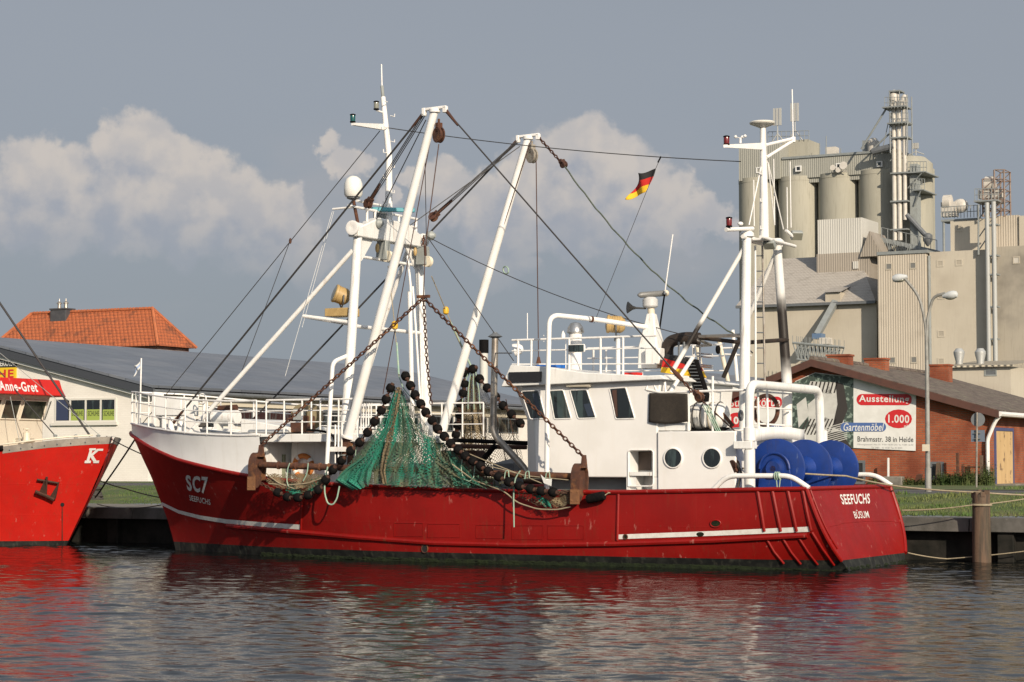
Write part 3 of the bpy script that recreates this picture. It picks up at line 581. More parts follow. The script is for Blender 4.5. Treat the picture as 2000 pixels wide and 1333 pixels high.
for (x0, y0, x1, y1) in ((1676, 900, 1683, 946), (1824, 902, 1836, 938)):
    p, r_ = q(x0, y1), q(x1, y0); window_v(bs, (p.x - .15, p.z), (r_.x + .15, r_.z), VB, greyd, sign_k, .1)
bn = thing('advertising_banner', 'large white Ausstellung banner with garden furniture picture on the brick shed', 'banner', q(1668, 878))
P00, P10, P11, P01 = q(1553, 866), q(1791, 881), q(1789, 770), q(1553, 718)
BV = VB - .06
def bp4(px, py, off=0.0): r_ = vp(px, py, BV); return Vector((r_.x, BV - off, r_.z))
b = MB(); pts = [(1553, 870), (1788, 881), (1789, 770), (1668, 737), (1592, 728), (1553, 745)]; b.prism([bp4(*p_) for p_ in pts], (0, .03, 0)); b.build('sheet', sign_w, bn)
folim = M('printed_foliage', (.04, .06, .05), .6, var=(.20, .26, .22), scale=6, amt=1, lo=.5, hi=.6)
b = MB(); b.add([bp4(*p_, .004) for p_ in ((1540, 872), (1667, 876), (1667, 738), (1592, 729), (1540, 752))], [(0, 1, 2, 3, 4)]); pic = b.build('printed_picture', folim, bn)
b = MB()
def pq(b, pts, off): b.add([bp4(*p_, off) for p_ in pts], [tuple(range(len(pts)))])
prw = M('printed_white', (.52, .52, .49), .6, var=(.40, .40, .38), scale=4); prk = M('printed_dark', (.035, .03, .028), .6)
b.mi = 0; pq(b, [(1604, 770), (1640, 760), (1646, 800), (1650, 842), (1606, 846), (1598, 812)], .007); pq(b, [(1556, 790), (1574, 776), (1580, 812), (1560, 836)], .007); pq(b, [(1578, 790), (1620, 755), (1636, 800), (1596, 840), (1580, 830)], .008); pq(b, [(1583, 745), (1640, 748), (1632, 770), (1574, 768)], .008); pq(b, [(1560, 845), (1612, 815), (1636, 828), (1600, 862), (1565, 866)], .008)
b.mi = 1
for i in range(7): x = 1586 + i * 8; pq(b, [(x, 746), (x + 3, 746), (x - 3, 768), (x - 6, 768)], .012)
for i in range(9): x = 1562 + i * 7; pq(b, [(x + 14, 818), (x + 16.5, 819), (x + 2, 850), (x - .5, 849)], .012)
pq(b, [(1632, 745), (1648, 752), (1656, 800), (1640, 840), (1626, 835), (1636, 790)], .012); pq(b, [(1600, 850), (1640, 840), (1664, 876), (1600, 874)], .006)
b.mi = 0
for i in range(9): y = 836 + i * 4; pq(b, [(1612, y), (1655, y - 12), (1655, y - 10.5), (1612, y + 1.5)], .016)
b.build('printed_chairs', [prw, prk], bn)
def pill(b, px0, py0, px1, py1, off, rad=1.0):
    n = 8; h = (py1 - py0) / 2; pts = []
    for k in range(n + 1): a = -math.pi / 2 + math.pi * k / n; pts.append((px1 - h * .9 + h * .9 * math.cos(a), py0 + h + h * math.sin(a)))
    for k in range(n + 1): a = math.pi / 2 + math.pi * k / n; pts.append((px0 + h * .9 + h * .9 * math.cos(a), py0 + h + h * math.sin(a)))
    pq(b, pts, off)
b = MB(); pill(b, 1673, 770, 1781, 792, .006); b.mi = 1; letter(b, 'Ausstellung', rect4(bp4(1678, 789, .011), bp4(1776, 791, .011), bp4(1776, 773, .011), bp4(1678, 772, .011)), .02); b.build('red_badge', [sign_r, sign_w], bn)
b = MB(); pq(b, [(1755 + 26.5 * math.cos(i * .3927), 818.5 + 18.5 * math.sin(i * .3927)) for i in range(16)], .006); b.mi = 1
letter(b, '1.000', rect4(bp4(1735, 826, .011), bp4(1776, 827, .011), bp4(1776, 811, .011), bp4(1735, 810, .011)), .02); letter(b, 'm\u00b2', rect4(bp4(1766, 835, .011), bp4(1773, 835, .011), bp4(1773, 830, .011), bp4(1766, 830, .011)), .02); b.build('price_badge', [sign_r, sign_w], bn)
b = MB(); pill(b, 1642, 826, 1731, 843, .020); b.mi = 1; letter(b, 'Gartenm\u00f6bel', rect4(bp4(1648, 842, .025), bp4(1727, 842, .025), bp4(1727, 827, .025), bp4(1648, 827, .025)), .008, .25); b.build('blue_badge', [sign_b, sign_w], bn)
b = MB(); letter(b, 'Brahmsstr. 38 in Heide', rect4(bp4(1675, 863, .006), bp4(1784, 864, .006), bp4(1784, 853.5, .006), bp4(1675, 852.5, .006)), .008); b.build('address_line', sign_k, bn)
b = MB(); letter(b, '\u00d6ffnungszeiten: Mo.-Fr. 9.00-18.00 Uhr Sa. 9.00-16.00', rect4(bp4(1674, 870.5, .006), bp4(1784, 871.5, .006), bp4(1784, 867.5, .006), bp4(1674, 866.5, .006))); letter(b, 'Tel. 0481 - 42 18 00  Fax 42 18 01', rect4(bp4(1702, 876.5, .006), bp4(1762, 877, .006), bp4(1762, 873.5, .006), bp4(1702, 873, .006))); b.build('lettering', sign_gy, bn)
bn2 = thing('advertising_banner', 'white Strand banner on the brick shed seen past the boat railing', 'banner', q(1480, 850))
b = MB(); b.prism([bp4(*p_) for p_ in ((1414, 846), (1534, 856), (1534, 758), (1414, 768))], (0, .03, 0)); b.build('sheet', sign_w, bn2)
b = MB(); pill(b, 1421, 775, 1528, 797, .006); b.mi = 1; letter(b, 'Strandk\u00f6rbe', rect4(bp4(1426, 795, .011), bp4(1524, 794.5, .011), bp4(1524, 775.5, .011), bp4(1426, 777, .011)), .015); b.build('red_badge', [sign_r, sign_w], bn2)
b = MB(); pq(b, [(1439 + 20 * math.cos(i * .3927), 822 + 16 * math.sin(i * .3927)) for i in range(16)], .006); b.mi = 1; letter(b, '100', rect4(bp4(1425, 829, .011), bp4(1454, 829, .011), bp4(1454, 814, .011), bp4(1425, 814, .011)), .04); b.build('price_badge', [sign_r, sign_w], bn2)
b = MB(); pill(b, 1490, 829, 1531, 846, .006); b.mi = 1; letter(b, 'Grills', rect4(bp4(1495, 844, .011), bp4(1527, 844, .011), bp4(1527, 831, .011), bp4(1495, 831, .011)), .025, .25); b.build('blue_badge', [sign_b, sign_w], bn2)
# bits standing in front of the brick shed
def stake(name, px, pyb, pyt, w, mat, lab, cat='post', lean=0, grp=None, dv=-.6):
    p, t_ = vp(px, pyb, VB + dv), vp(px + lean, pyt, VB + dv); h = MB(); h.hexa([(p.x - w, p.y - w, GZ - .1), (p.x + w, p.y - w, GZ - .1), (p.x + w, p.y + w, GZ - .1), (p.x - w, p.y + w, GZ - .1), (t_.x - w, p.y - w, t_.z), (t_.x + w, p.y - w, t_.z), (t_.x + w, p.y + w, t_.z + .03), (t_.x - w, p.y + w, t_.z + .03)])
    return tag(h.build(name, mat, bevel=.008), lab, cat, grp)
stake('white_stake', 1735, 945, 896, .035, sign_w, 'thin white stake standing by the brick wall')
stake('rusty_post', 1871, 950, 886, .05, rust, 'tall rusty post in the weeds left of the road sign', lean=-1)
stake('rusty_post', 1881, 950, 908, .04, rust, 'short rusty post in the weeds with a crossbar', lean=-1)
stake('timber_post', 1917, 948, 891, .055, wood, 'pale timber post behind the road sign')
stake('leaning_board', 1830, 940, 905, .07, wood, 'grey weathered board propped on the brick wall', 'board', lean=3, dv=-.3)
stake('leaning_board', 1790, 945, 928, .1, rust, 'short brown board leaning in the grass', 'board', lean=6, dv=-.5)
p, t_ = q(1736, 946), q(1775, 931); tag(MB().box((p.x, VB - .9, GZ - .1), (t_.x, VB - .5, t_.z)).build('concrete_block', conc, bevel=.03), 'low grey concrete block lying against the brick wall', 'block')
p, t_ = vp(1881, 912, VB - .6), vp(1916, 913, VB - .6); tag(MB().rod((p.x, p.y, p.z), (t_.x, t_.y, t_.z), .03).rod((p.x, p.y, p.z - .28), (t_.x, t_.y, t_.z - .3), .025).build('rusty_rail', rust), 'rusty crossbars between the posts by the road sign', 'rail')
def weeds(px0, px1, n, h, name, lab, dv0, dv1, mat=weed):
    b = MB(); u0, u1 = vp(px0, 948, VB - .5).x, vp(px1, 948, VB - .5).x
    for _ in range(n):
        u = random.uniform(u0, u1); v = VB + random.uniform(dv0, dv1); hh = h * random.uniform(.3, 1.0) * (.5 + abs(noise.noise(Vector((u * 1.3, v, 1)))) * 1.6); lx, ly = random.uniform(-.3, .3) * hh, random.uniform(-.3, .3) * hh
        base = Vector((u, v, GZ)); tip = base + Vector((lx, ly, hh)); b.add([base + Vector((-.012, 0, 0)), base + Vector((.012, 0, 0)), tip], [(0, 1, 2)])
        for k in range(5):
            c = base.lerp(tip, random.uniform(.25, 1)); a = random.random() * 6.28; l_ = random.uniform(.05, .12); d = Vector((math.cos(a), math.sin(a), random.uniform(-.3, .5))) * l_; s_ = Vector((-d.y, d.x, 0)) * .35
            b.add([c, c + d * .5 + s_, c + d, c + d * .5 - s_], [(0, 1, 2, 3)])
    return tag(b.build(name, mat), lab, 'weeds', kind='stuff')
weeds(1835, 1940, 900, .75, 'weeds', 'tall green weeds against the brick shed', -1.0, -.15)
weeds(1700, 1835, 500, .4, 'weeds', 'low weeds along the foot of the brick wall', -.8, -.1)
# ================================================================== street furniture
lb = zp(1813, 961, GZ); lv = lb.y; l_ = lambda px, py: vp(px, py, lv)
lm = thing('street_lamp', 'grey street lamp with two curved arms beside the brick shed', 'street lamp', (lb.x, lv, GZ))
lmm = M('lamp_pole_grey', (.26, .26, .24), .55, var=(.17, .165, .15), scale=3, amt=.9)
b = MB(); b.tube([(lb.x, lv, GZ - .1), l_(1812, 890), l_(1811, 760), l_(1809, 655)], [.08, .072, .062, .05], 12); b.rod((lb.x, lv, GZ), (lb.x, lv, GZ + .7), .095, n=12); b.build('pole', lmm, lm)
MB().tube(fillet([l_(1810, 670), l_(1807, 630), l_(1796, 580), l_(1768, 545)], .9, 8), .045, 8).build('arm', lmm, lm)
MB().tube(fillet([l_(1810, 670), l_(1811, 620), l_(1823, 580), l_(1846, 573)], .7, 8), .045, 8).build('arm', lmm, lm)
for (px, py, s_, dx) in ((1757, 543, 1, -3), (1856, 577, -1, 2)):
    c = l_(px, py); d = Vector((s_ * .9, 0, .12 if s_ > 0 else -.10)).normalized(); hb = MB(); hb.lathe(c - d * .23, d, [(.02, 0), (.09, .03), (.125, .12), (.12, .26), (.07, .40), (.05, .46)], 14)
    hd = hb.build('lamp_head', M('lamp_shell', (.5, .52, .52), .4), lm); MB().ell(c + Vector((0, 0, -.07)), (.16, .09, .07)).build('lamp_glass', lens, hd)
c = l_(1811, 875); MB().box((c.x - .11, lv - .14, c.z - .1), (c.x + .11, lv - .125, c.z + .1)).build('notice', cream, lm)
sb = zp(1907, 953, GZ); s_ = lambda px, py: vp(px, py, sb.y)
sg = thing('road_sign', 'round and square traffic signs on a post seen from behind', 'road sign', (sb.x, sb.y, GZ))
MB().rod((sb.x, sb.y, GZ - .1), s_(1908, 806), .035).build('post', galv, sg)
sgm = M('sign_back_grey', (.17, .18, .19), .5, var=(.13, .14, .15), scale=3); c = s_(1909, 820); MB().lathe(c + Vector((0, .05, 0)), (0, 1, 0), [(.0, 0), (.245, 0), (.245, .02), (0, .02)], 28).build('round_plate', sgm, sg)
c = s_(1909, 852); MB().box((c.x - .24, sb.y + .05, c.z - .2), (c.x + .24, sb.y + .07, c.z + .2)).build('square_plate', M('sign_back_blue', (.13, .16, .21), .5), sg)
b = MB(); [b.rod((c.x - .12, sb.y - .005, c.z + dz), (c.x + .12, sb.y - .005, c.z + dz), .015) for dz in (-.1, .1)]; b.build('clamp', galv, sg)
pl = vp(1917, 1040, QV - .25); pt = vp(1917, 961, QV - .25)
mp_ = thing('mooring_pile', 'thick weathered timber mooring pile in front of the quay', 'mooring pile', (pl.x, QV - .25, 0))
b = MB(); b.tube([(pl.x, QV - .25, -1), (pl.x, QV - .25, .6), (pl.x, QV - .25, pt.z - .06)], [.235, .225, .215], 18); [b.cbox((pl.x + .15 * math.cos(k * 1.05), QV - .25 + .15 * math.sin(k * 1.05), pt.z - .06), (.11 + .05 * (k % 2), .1, .10 + .12 * random.random()), (math.cos(k), math.sin(k), 0)) for k in range(6)]; b.build('trunk', wood, mp_)
MB().torus((pl.x, QV - .25, pt.z - .32), (0, 0, 1), .24, .03, 20, 6).build('rope_turn', ropet, mp_)
# ================================================================== grain silo works (far)
cst = (.30, .28, .21); silom = M('silo_concrete', (.35, .335, .275), .85, var=(.30, .29, .24), scale=.3, amt=.9, sc3=(1, 1, .3), streak=((.20, .19, .15), .6), bump=.2, bscale=1.5)
corrg = Mcorr('grey_green_cladding', (.30, .30, .265), (.26, .26, .23), .24, .012); corrl = Mcorr('pale_cladding', (.50, .49, .45), (.43, .42, .38), .24, .012)
corrb = Mcorr('brown_cladding', (.31, .275, .23), (.25, .22, .18), .24, .012, stain=(.13, .10, .08)); corrt = Mcorr('tan_cladding', (.46, .41, .335), (.41, .36, .29), .24, .012, stain=(.18, .15, .115))
rend = M('tan_render', (.46, .42, .345), .9, var=(.40, .36, .29), scale=.12, amt=1, streak=((.34, .30, .25), .5), dirt=(.35, .31, .255), dlo=.5, dhi=.68, dscale=.09, bump=.2, bscale=2)
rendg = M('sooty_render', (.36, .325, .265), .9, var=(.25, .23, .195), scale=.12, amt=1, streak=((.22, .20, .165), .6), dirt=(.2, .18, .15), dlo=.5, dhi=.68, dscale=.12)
stl = M('grey_structural_steel', (.22, .24, .24), .55, var=(.16, .17, .17), scale=2); ducts = M('pale_duct', (.52, .49, .44), .45, var=(.4, .38, .33), scale=2)
ltr = Mtile('dusty_tiles', (.36, .335, .30), (.32, .295, .265), .30, .40, dark=(.22, .2, .175), bump=.5)
VS = 172; q = lambda px, py, V=VS: vp(px, py, V)
base_s = q(1600, 640); sc = (FR @ base_s).y / F
ts = thing('silo_tower', 'tall grain silo with four concrete cylinders under a clad head house', 'grain silo', (base_s.x, VS, GZ))
for (x0, x1, yt, yb) in ((1444, 1521, 348, 640), (1522, 1598, 345, 640), (1600, 1677, 339, 640), (1679, 1760, 332, 640)):
    rpx = (x1 - x0) / 2; r_ = rpx * sc * 1.055; c = q((x0 + x1) / 2, yt, VS + r_); b = MB(); b.lathe((c.x, VS + r_, GZ - .2), (0, 0, 1), [(r_, 0), (r_, c.z - GZ - .5), (r_ * 1.012, c.z - GZ - .5), (r_ * 1.012, c.z - GZ)], 48); b.build('silo_cylinder', silom, ts)
def fbox(par, name, mat, px0, pyt, px1, pyb, V, dep, refx=None):
    a, c = q(px0, pyt, V), q(px1, pyb, V); b = MB(); b.box((a.x, V, c.z), (c.x, V + dep, a.z)); return b.build(name, mat, par)
zt0 = q(1443, 290, VS + .3).z
fbox(ts, 'head_house', corrg, 1443, 287, 1524, 349, VS + .3, 5)
fbox(ts, 'conveyor_house', corrg, 1524.5, 312, 1752, 336, VS + .6, 6)
fbox(ts, 'conveyor_house_plinth', corrg, 1524.5, 330, 1752, 346, VS + .8, 5)
fbox(ts, 'back_wall', silom, 1447, 340, 1750, 650, VS + 2.6, 2)
fbox(ts, 'roof_box', silom, 1527, 276, 1578, 312, VS + 3, 4)
b = MB(); p0, p1 = q(1524, 311), q(1752, 298); b.box((p0.x, VS + .45, p0.z), (p1.x, VS + 6.9, p0.z + .25)); b.build('roof_edge', stl, ts)
for (x, y) in ((1483, 333), (1560, 330), (1639, 325), (1718, 321)):
    a, c = q(x - 5.5, y + 6, VS + .4), q(x + 5.5, y - 6, VS + .4); window_v(ts, (a.x, a.z), (c.x, c.z), VS + .35, sign_w, glass, .12, proud=.12)
r_ = 2.6; c = q(1772, 303, VS + 3.0); b = MB(); b.lathe((c.x, VS + 3.4, GZ - .2), (0, 0, 1), [(r_, 0), (r_, c.z - GZ - .8), (r_ * .7, c.z - GZ - .1), (.1, c.z - GZ)], 40); b.build('side_silo', silom, ts)
c1 = q(1804, 322, VS + 3.0); MB().box((c.x, VS + 3, GZ), (c1.x, VS + 7, c1.z)).build('side_tower', silom, ts)
def ant(px, yb, yt, V, w=.35):
    p, t_ = q(px, yb, V), q(px, yt, V); b = MB(); b.rod((p.x, V, p.z), (p.x, V, t_.z - .1), .06); h_ = t_.z - p.z
    for dx in (-w, 0, w): b.box((p.x + dx - .12, V - .15, t_.z - h_ * .48), (p.x + dx + .12, V + .02, t_.z))
    b.rod((p.x - .9, V, p.z), (p.x, V, p.z + h_ * .3), .05); b.rod((p.x + .9, V, p.z), (p.x, V, p.z + h_ * .3), .05); b.build('antenna', M('antenna_grey', (.38, .38, .36), .5) if 'antenna_grey' not in MATS else MATS['antenna_grey'], ts)
ant(1519, 282, 212, VS + 2); ant(1553, 276, 202, VS + 3); ant(1789, 303, 280, VS + 3, .2)
b = MB()
for (x, yt, yb) in ((1601, 280, 304), (1614, 266, 304), (1642, 290, 302)): p, t_ = q(x, yb, VS + 2), q(x, yt, VS + 2); b.rod((p.x, VS + 2, p.z), (p.x, VS + 2, t_.z), .05)
b.build('roof_mast', stl, ts); fbox(ts, 'roof_cabinet', ducts, 1612, 288, 1632, 304, VS + 2, 1.2)
def railing(par, px0, py0, px1, py1, V, h=1.1, n=8, mat=None, rr=.035):
    a, c = q(px0, py0, V), q(px1, py1, V); b = MB(); 
    for k in (.5, 1): b.rod((a.x, V, a.z + h * k), (c.x, V, c.z + h * k), rr, n=5)
    for i in range(n + 1): p = a.lerp(c, i / n); b.rod((p.x, V, p.z), (p.x, V, p.z + h), rr, n=5)
    return b.build('railing', mat or stl, par)
railing(ts, 1500, 277, 1580, 275, VS + 2.9, 1.1, 9)
c = q(1636, 330, VS - .4); b = MB()
for (dx, dz, rr) in ((-.5, .1, .32), (.7, .25, .45), (.1, -.2, .3)): b.lathe((c.x + dx, VS - .3, c.z + dz), (0, -1, .2), [(rr, .25), (rr * .9, .1), (.1, 0)], 14)
b.rod((c.x - .8, VS - .1, c.z - .3), (c.x + .9, VS - .1, c.z - .3), .06); b.build('dish_antenna', ducts, ts)
# bucket elevator on the silo
VE = VS - 1.2
b = MB()
for (x, yt, yb, rpx) in ((1748, 200, 470, 4.6), (1758, 200, 470, 4.6), (1768, 214, 430, 4)):
    p, t_ = q(x, yb, VE), q(x, yt, VE); b.rod((p.x, VE, p.z), (p.x, VE, t_.z), rpx * sc, n=12)
b.build('elevator_leg', ducts, ts)
b = MB()
for y in (242, 271, 340, 395, 450): a, c = q(1741, y, VE), q(1775, y, VE); b.box((a.x, VE - .45, a.z - .08), (c.x, VE + 1.4, a.z + .08))
for x in (1741, 1775):
    p, t_ = q(x, 300, VE), q(x, 182 if x < 1750 else 186, VE)
    for dv in (-.4, 1.2): b.rod((p.x, VE + dv, p.z), (p.x, VE + dv, t_.z), .07, n=5)
for y in range(190, 300, 18): a, c = q(1741, y, VE), q(1741, y + 18, VE); b.rod((a.x, VE - .4, a.z), (c.x, VE + 1.2, c.z), .05, n=5); b.rod((a.x, VE + 1.2, a.z), (c.x, VE - .4, c.z), .05, n=5)
b.build('elevator_frame', stl, ts)
b = MB()
for (x0, x1, y) in ((1728, 1773, 212), (1738, 1774, 243)): a, c = q(x0, y, VE), q(x1, y, VE); b.box((a.x, VE - 1.0, a.z - .12), (c.x, VE + 1.4, a.z))
b.build('platform', stl, ts)
railing(ts, 1728, 212, 1773, 212, VE - .95, 1.2, 7); railing(ts, 1738, 243, 1774, 243, VE - .95, 1.2, 6)
c = q(1752, 196, VE); b = MB(); b.ell((c.x - .3, VE, c.z + .2), (.55, .6, .95)); b.ell((c.x + .75, VE + .2, c.z - .1), (.4, .5, .7)); b.box((c.x - .6, VE - .4, c.z - .7), (c.x + 1, VE + .6, c.z - .1)); b.build('elevator_head', ducts, ts)
a = q(1741, 180, VE); b = MB(); t_ = q(1760, 182, VE); p = q(1741, 212, VE); [b.rod((x, VE + dv, p.z), (x, VE + dv, a.z), .05, n=5) for x in (a.x, t_.x) for dv in (-.6, .9)]; b.box((a.x - .1, VE - .65, a.z - .1), (t_.x + .1, VE + .95, a.z + .05)); b.build('head_frame', stl, ts)
b = MB(); a, c = q(1730, 214, VE), q(1682, 292, VE); b.rod(a, c, .11, n=6); a, c = q(1741, 258, VE), q(1700, 296, VE); b.rod(a, c, .1, n=6); a, c = q(1735, 240, VE), q(1722, 300, VE); b.rod(a, c, .05, n=6); b.build('stay', stl, ts)
b = MB(); a, c = q(1746, 286, VE), q(1704, 297, VE); b.tube([a, c], .38, 10); b.build('inclined_conveyor', greyd, ts)
fbox(ts, 'hopper', stl, 1684, 275, 1697, 298, VS + 1, 1.5); c = q(1706, 290, VS + 1); MB().lathe((c.x, VS + 1, c.z - .8), (0, 0, 1), [(.2, 0), (.65, .4), (.65, 1.5), (.3, 1.9)], 14).build('cyclone', ducts, ts)
b = MB()
for (x0, x1, y) in ((1773, 1810, 338), (1785, 1806, 372)): a, c = q(x0, y, VS - 1), q(x1, y, VS - 1); b.box((a.x, VS - 1.6, a.z - .12), (c.x, VS + 3.4, a.z)); d = q(x0, y + 30, VS - 1); b.rod((c.x - .2, VS - 1.5, a.z), (d.x, VS - 1.0, d.z), .07)
b.build('gallery', stl, ts); railing(ts, 1773, 338, 1810, 338, VS - 1.5, 1.2, 6); railing(ts, 1785, 372, 1806, 372, VS - 1.5, 1.2, 4)
a, c = q(1788, 335, VS - .8), q(1788, 480, VS - .8); MB().box((a.x - .6, VS - .9, c.z), (a.x + .15, VS + .5, a.z + .8)).build('elevator_casing', greym, ts)
b = MB(); a, c = q(1771, 420, VE), q(1812, 465, VE); b.tube([a, c], .28, 10); b.lathe(c + Vector((0, 0, -.9)), (0, 0, 1), [(.1, 0), (.5, .6), (.5, 1.2), (.2, 1.4)], 12); b.build('spout', greyd, ts)
# lattice conveyor bridge
VC = 160; cb = thing('conveyor_bridge', 'sloping grey lattice conveyor bridge beneath the silo tower', 'conveyor', q(1775, 500, VC))
a0_, a1_ = q(1722, 464, VC), q(1830, 489, VC); b = MB()
b.prism([a0_, a1_, a1_ + Vector((0, 0, -.45)), a0_ + Vector((0, 0, -.45))], (0, 1.2, 0)); b.build('trough', stl, cb)
b = MB()
for dv in (0, 1.2):
    o_ = Vector((0, dv, 0)); lo_ = Vector((0, 0, -1.3)); b.rod(a0_ + o_ + lo_, a1_ + o_ + lo_, .07, n=5)
    for i in range(14): p, r_ = a0_.lerp(a1_, i / 14) + o_, a0_.lerp(a1_, (i + 1) / 14) + o_; b.rod(p if i % 2 else p + lo_, r_ + lo_ if i % 2 else r_, .045, n=5); b.rod(p, p + lo_, .045, n=5)
b.build('lattice', stl, cb)
b = MB(); [b.rod(a0_.lerp(a1_, i / 9), a0_.lerp(a1_, i / 9) + Vector((0, 0, 1)), .035, n=5) for i in range(10)]; b.rod(a0_ + Vector((0, 0, 1)), a1_ + Vector((0, 0, 1)), .035, n=5); b.build('railing', stl, cb)
b = MB(); [b.rod(a0_.lerp(a1_, k) + Vector((0, .6, -1.3)), (a0_.lerp(a1_, k).x, VC + .6, GZ), .18, n=8) for k in (.1, .5, .95)]; b.build('support_leg', stl, cb)
# hipped warehouse in front of the silos
VH = 152; wh = thing('silo_warehouse', 'tan rendered warehouse with dusty hipped tile roof below the silos', 'warehouse', q(1580, 735, VH))
e0, e1 = q(1441, 598, VH), q(1713, 589, VH); zE2 = (e0.z + e1.z) / 2
MB().box((e0.x + .3, VH, GZ - .2), (e1.x - .05, VH + 15, zE2)).build('wall', rend, wh)
VR2 = VH + 8; rr0, rr1 = q(1512, 505, VR2), q(1676, 500, VR2); zr2 = (rr0.z + rr1.z) / 2; b = MB()
A, B, C, D = (e0.x, VH - .5, zE2), (e1.x, VH - .5, zE2), (e1.x, VH + 16.5, zE2), (e0.x, VH + 16.5, zE2); P, Q = (rr0.x, VR2, zr2), (rr1.x, VR2, zr2)
b.quad(A, B, Q, P); b.quad(B, C, Q); b.quad(C, D, P, Q); b.quad(D, A, P); rf = b.build('roof', ltr, wh, ang=10)
MB().box((e0.x, VH - .62, zE2 - .25), (e1.x, VH - .3, zE2 + .02)).build('gutter', greyd, wh)
a, c = q(1612, 592, VH - .4), q(1641, 571, VH - .4); dm = MB().box((a.x, VH - .4, a.z), (c.x, VH + 3.5, c.z)); dm = dm.build('dormer', rend, wh)
b = MB(); pk = q(1655, 553, VH + 3.4); b.add([(a.x - .2, VH - .7, c.z + .02), (c.x + .2, VH - .7, c.z + .02), (c.x + .2, VH + 3.6, c.z + 1.1), (a.x - .2, VH + 3.6, c.z + 1.1)], [(0, 1, 2, 3)]); b.build('dormer_roof', ltr, dm)
b = MB(); p, t_ = q(1632, 590, VH - .2), q(1596, 655, VH - 2.6); b.tube([p, t_], .40, 4); b.build('delivery_chute', stl, wh)
a, c = q(1590, 663, VH - 2.6), q(1608, 652, VH - 2.6); MB().box((a.x, VH - 3.2, a.z), (c.x, VH - 2, c.z)).build('chute_motor', M('motor_blue', (.10, .16, .26), .5), wh)
# lattice loader
VL = 146; ld = thing('lattice_loader', 'grey lattice ship loader boom lying behind the brick shed', 'loader', q(1590, 720, VL))
b = MB(); 
for dv in (0, 1.6):
    t0, t1, l0, l1 = q(1548, 670, VL), q(1638, 678, VL), q(1556, 702, VL), q(1630, 712, VL); o_ = Vector((0, dv, 0))
    b.rod(t0 + o_, t1 + o_, .12, n=6); b.rod(l0 + o_, l1 + o_, .10, n=6)
    for i in range(11): p, r_ = t0.lerp(t1, i / 11) + o_, l0.lerp(l1, (i + .5) / 11) + o_; b.rod(p, r_, .06, n=5); b.rod(t0.lerp(t1, (i + 1) / 11) + o_, r_, .06, n=5)
    for i in range(12): b.rod(t0.lerp(t1, i / 11), t0.lerp(t1, i / 11) + Vector((0, 1.6, 0)), .05, n=5); b.rod(t0.lerp(t1, i / 11) + o_, t0.lerp(t1, i / 11) + o_ + Vector((0, 0, .7)), .03, n=4)
b.build('boom', stl, ld); b = MB(); [b.rod((q(x, 706, VL).x, VL + .8, q(x, 706, VL).z), (q(x, 706, VL).x, VL + .8, GZ), .2) for x in (1562, 1622)]; b.build('support_leg', stl, ld)
fbox(ld, 'drive_box', ducts, 1600, 660, 1618, 672, VL, 1.2)
# clad intake block on the roof
VK = 157; kb = thing('intake_block', 'two tone corrugated intake block rising through the warehouse roof', 'block', q(1650, 540, VK))
fbox(kb, 'lower_cladding', corrb, 1595, 497, 1699, 548, VK, 7); fbox(kb, 'upper_cladding', corrl, 1597, 430, 1684, 497, VK + .05, 5.2)
a, c = q(1690, 452, VK - .3), q(1722, 500, VK - .3); b = MB(); b.prism([(a.x - .6, VK - .3, c.z), (c.x - .3, VK - .3, c.z), (c.x - .3, VK - .3, c.z + .6), (a.x + .4, VK - .3, a.z)], (0, 5, 0)); b.build('lean_to', corrb, kb)
fbox(kb, 'hatch', corrl, 1666, 511, 1676, 525, VK - .12, .3)
# tan corrugated tower and large rendered block
VQ = 150; tb = thing('cladded_tower', 'tan corrugated block with four small windows left of the drainpipe', 'block', q(1760, 735, VQ))
fbox(tb, 'wall', corrt, 1714, 499, 1811, 760, VQ, 12); a, c = q(1713, 499, VQ), q(1812, 497, VQ); MB().box((a.x, VQ - .12, a.z), (c.x, VQ + 12, a.z + .3)).build('roof_edge', stl, tb)
wfm = M('far_window_frame', (.42, .38, .31), .6); wpm = M('dusty_pane', (.17, .17, .16), .25)
for (x, y) in ((1736, 521), (1783, 519), (1743, 704), (1785, 703)): a, c = q(x - 6.5, y + 7, VQ), q(x + 6.5, y - 7, VQ); window_v(tb, (a.x, a.z), (c.x, c.z), VQ, wfm, wpm, .1)
bb = thing('mill_block', 'large stained tan mill block with twin ducts on its face', 'mill building', q(1900, 735, VQ))
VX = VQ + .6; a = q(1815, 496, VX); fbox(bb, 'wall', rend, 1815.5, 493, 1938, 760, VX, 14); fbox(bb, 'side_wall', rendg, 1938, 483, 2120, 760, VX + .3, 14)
fbox(bb, 'upper_storey', rend, 1856, 431, 1938, 494, VX + 2, 8); fbox(bb, 'upper_cladding', corrt, 1938, 423, 1990, 484, VX + 2.4, 8); fbox(bb, 'upper_end', rend, 1990, 422, 2120, 484, VX + 2.2, 8)
for (x, y) in ((1836, 515), (1873, 513), (1838, 578), (1838, 652), (1838, 706)): a, c = q(x - 7, y + 7, VX), q(x + 7, y - 7, VX); window_v(bb, (a.x, a.z), (c.x, c.z), VX, rend, rendg, .12, proud=.04)
a, c = q(1978, 516, VX + .3), q(1992, 501, VX + .3); window_v(bb, (a.x, a.z), (c.x, c.z), VX + .3, rend, ducts, .1); a, c = q(1866, 453, VX + 2), q(1880, 439, VX + 2); window_v(bb, (a.x, a.z), (c.x, c.z), VX + 2, wfm, rendg, .15)
p, t_ = q(1817, 735, VX - .15), q(1817, 500, VX - .15); MB().rod((p.x, VX - .15, GZ), (p.x, VX - .15, t_.z), .16, n=8).build('drainpipe', stl, bb)
b = MB()
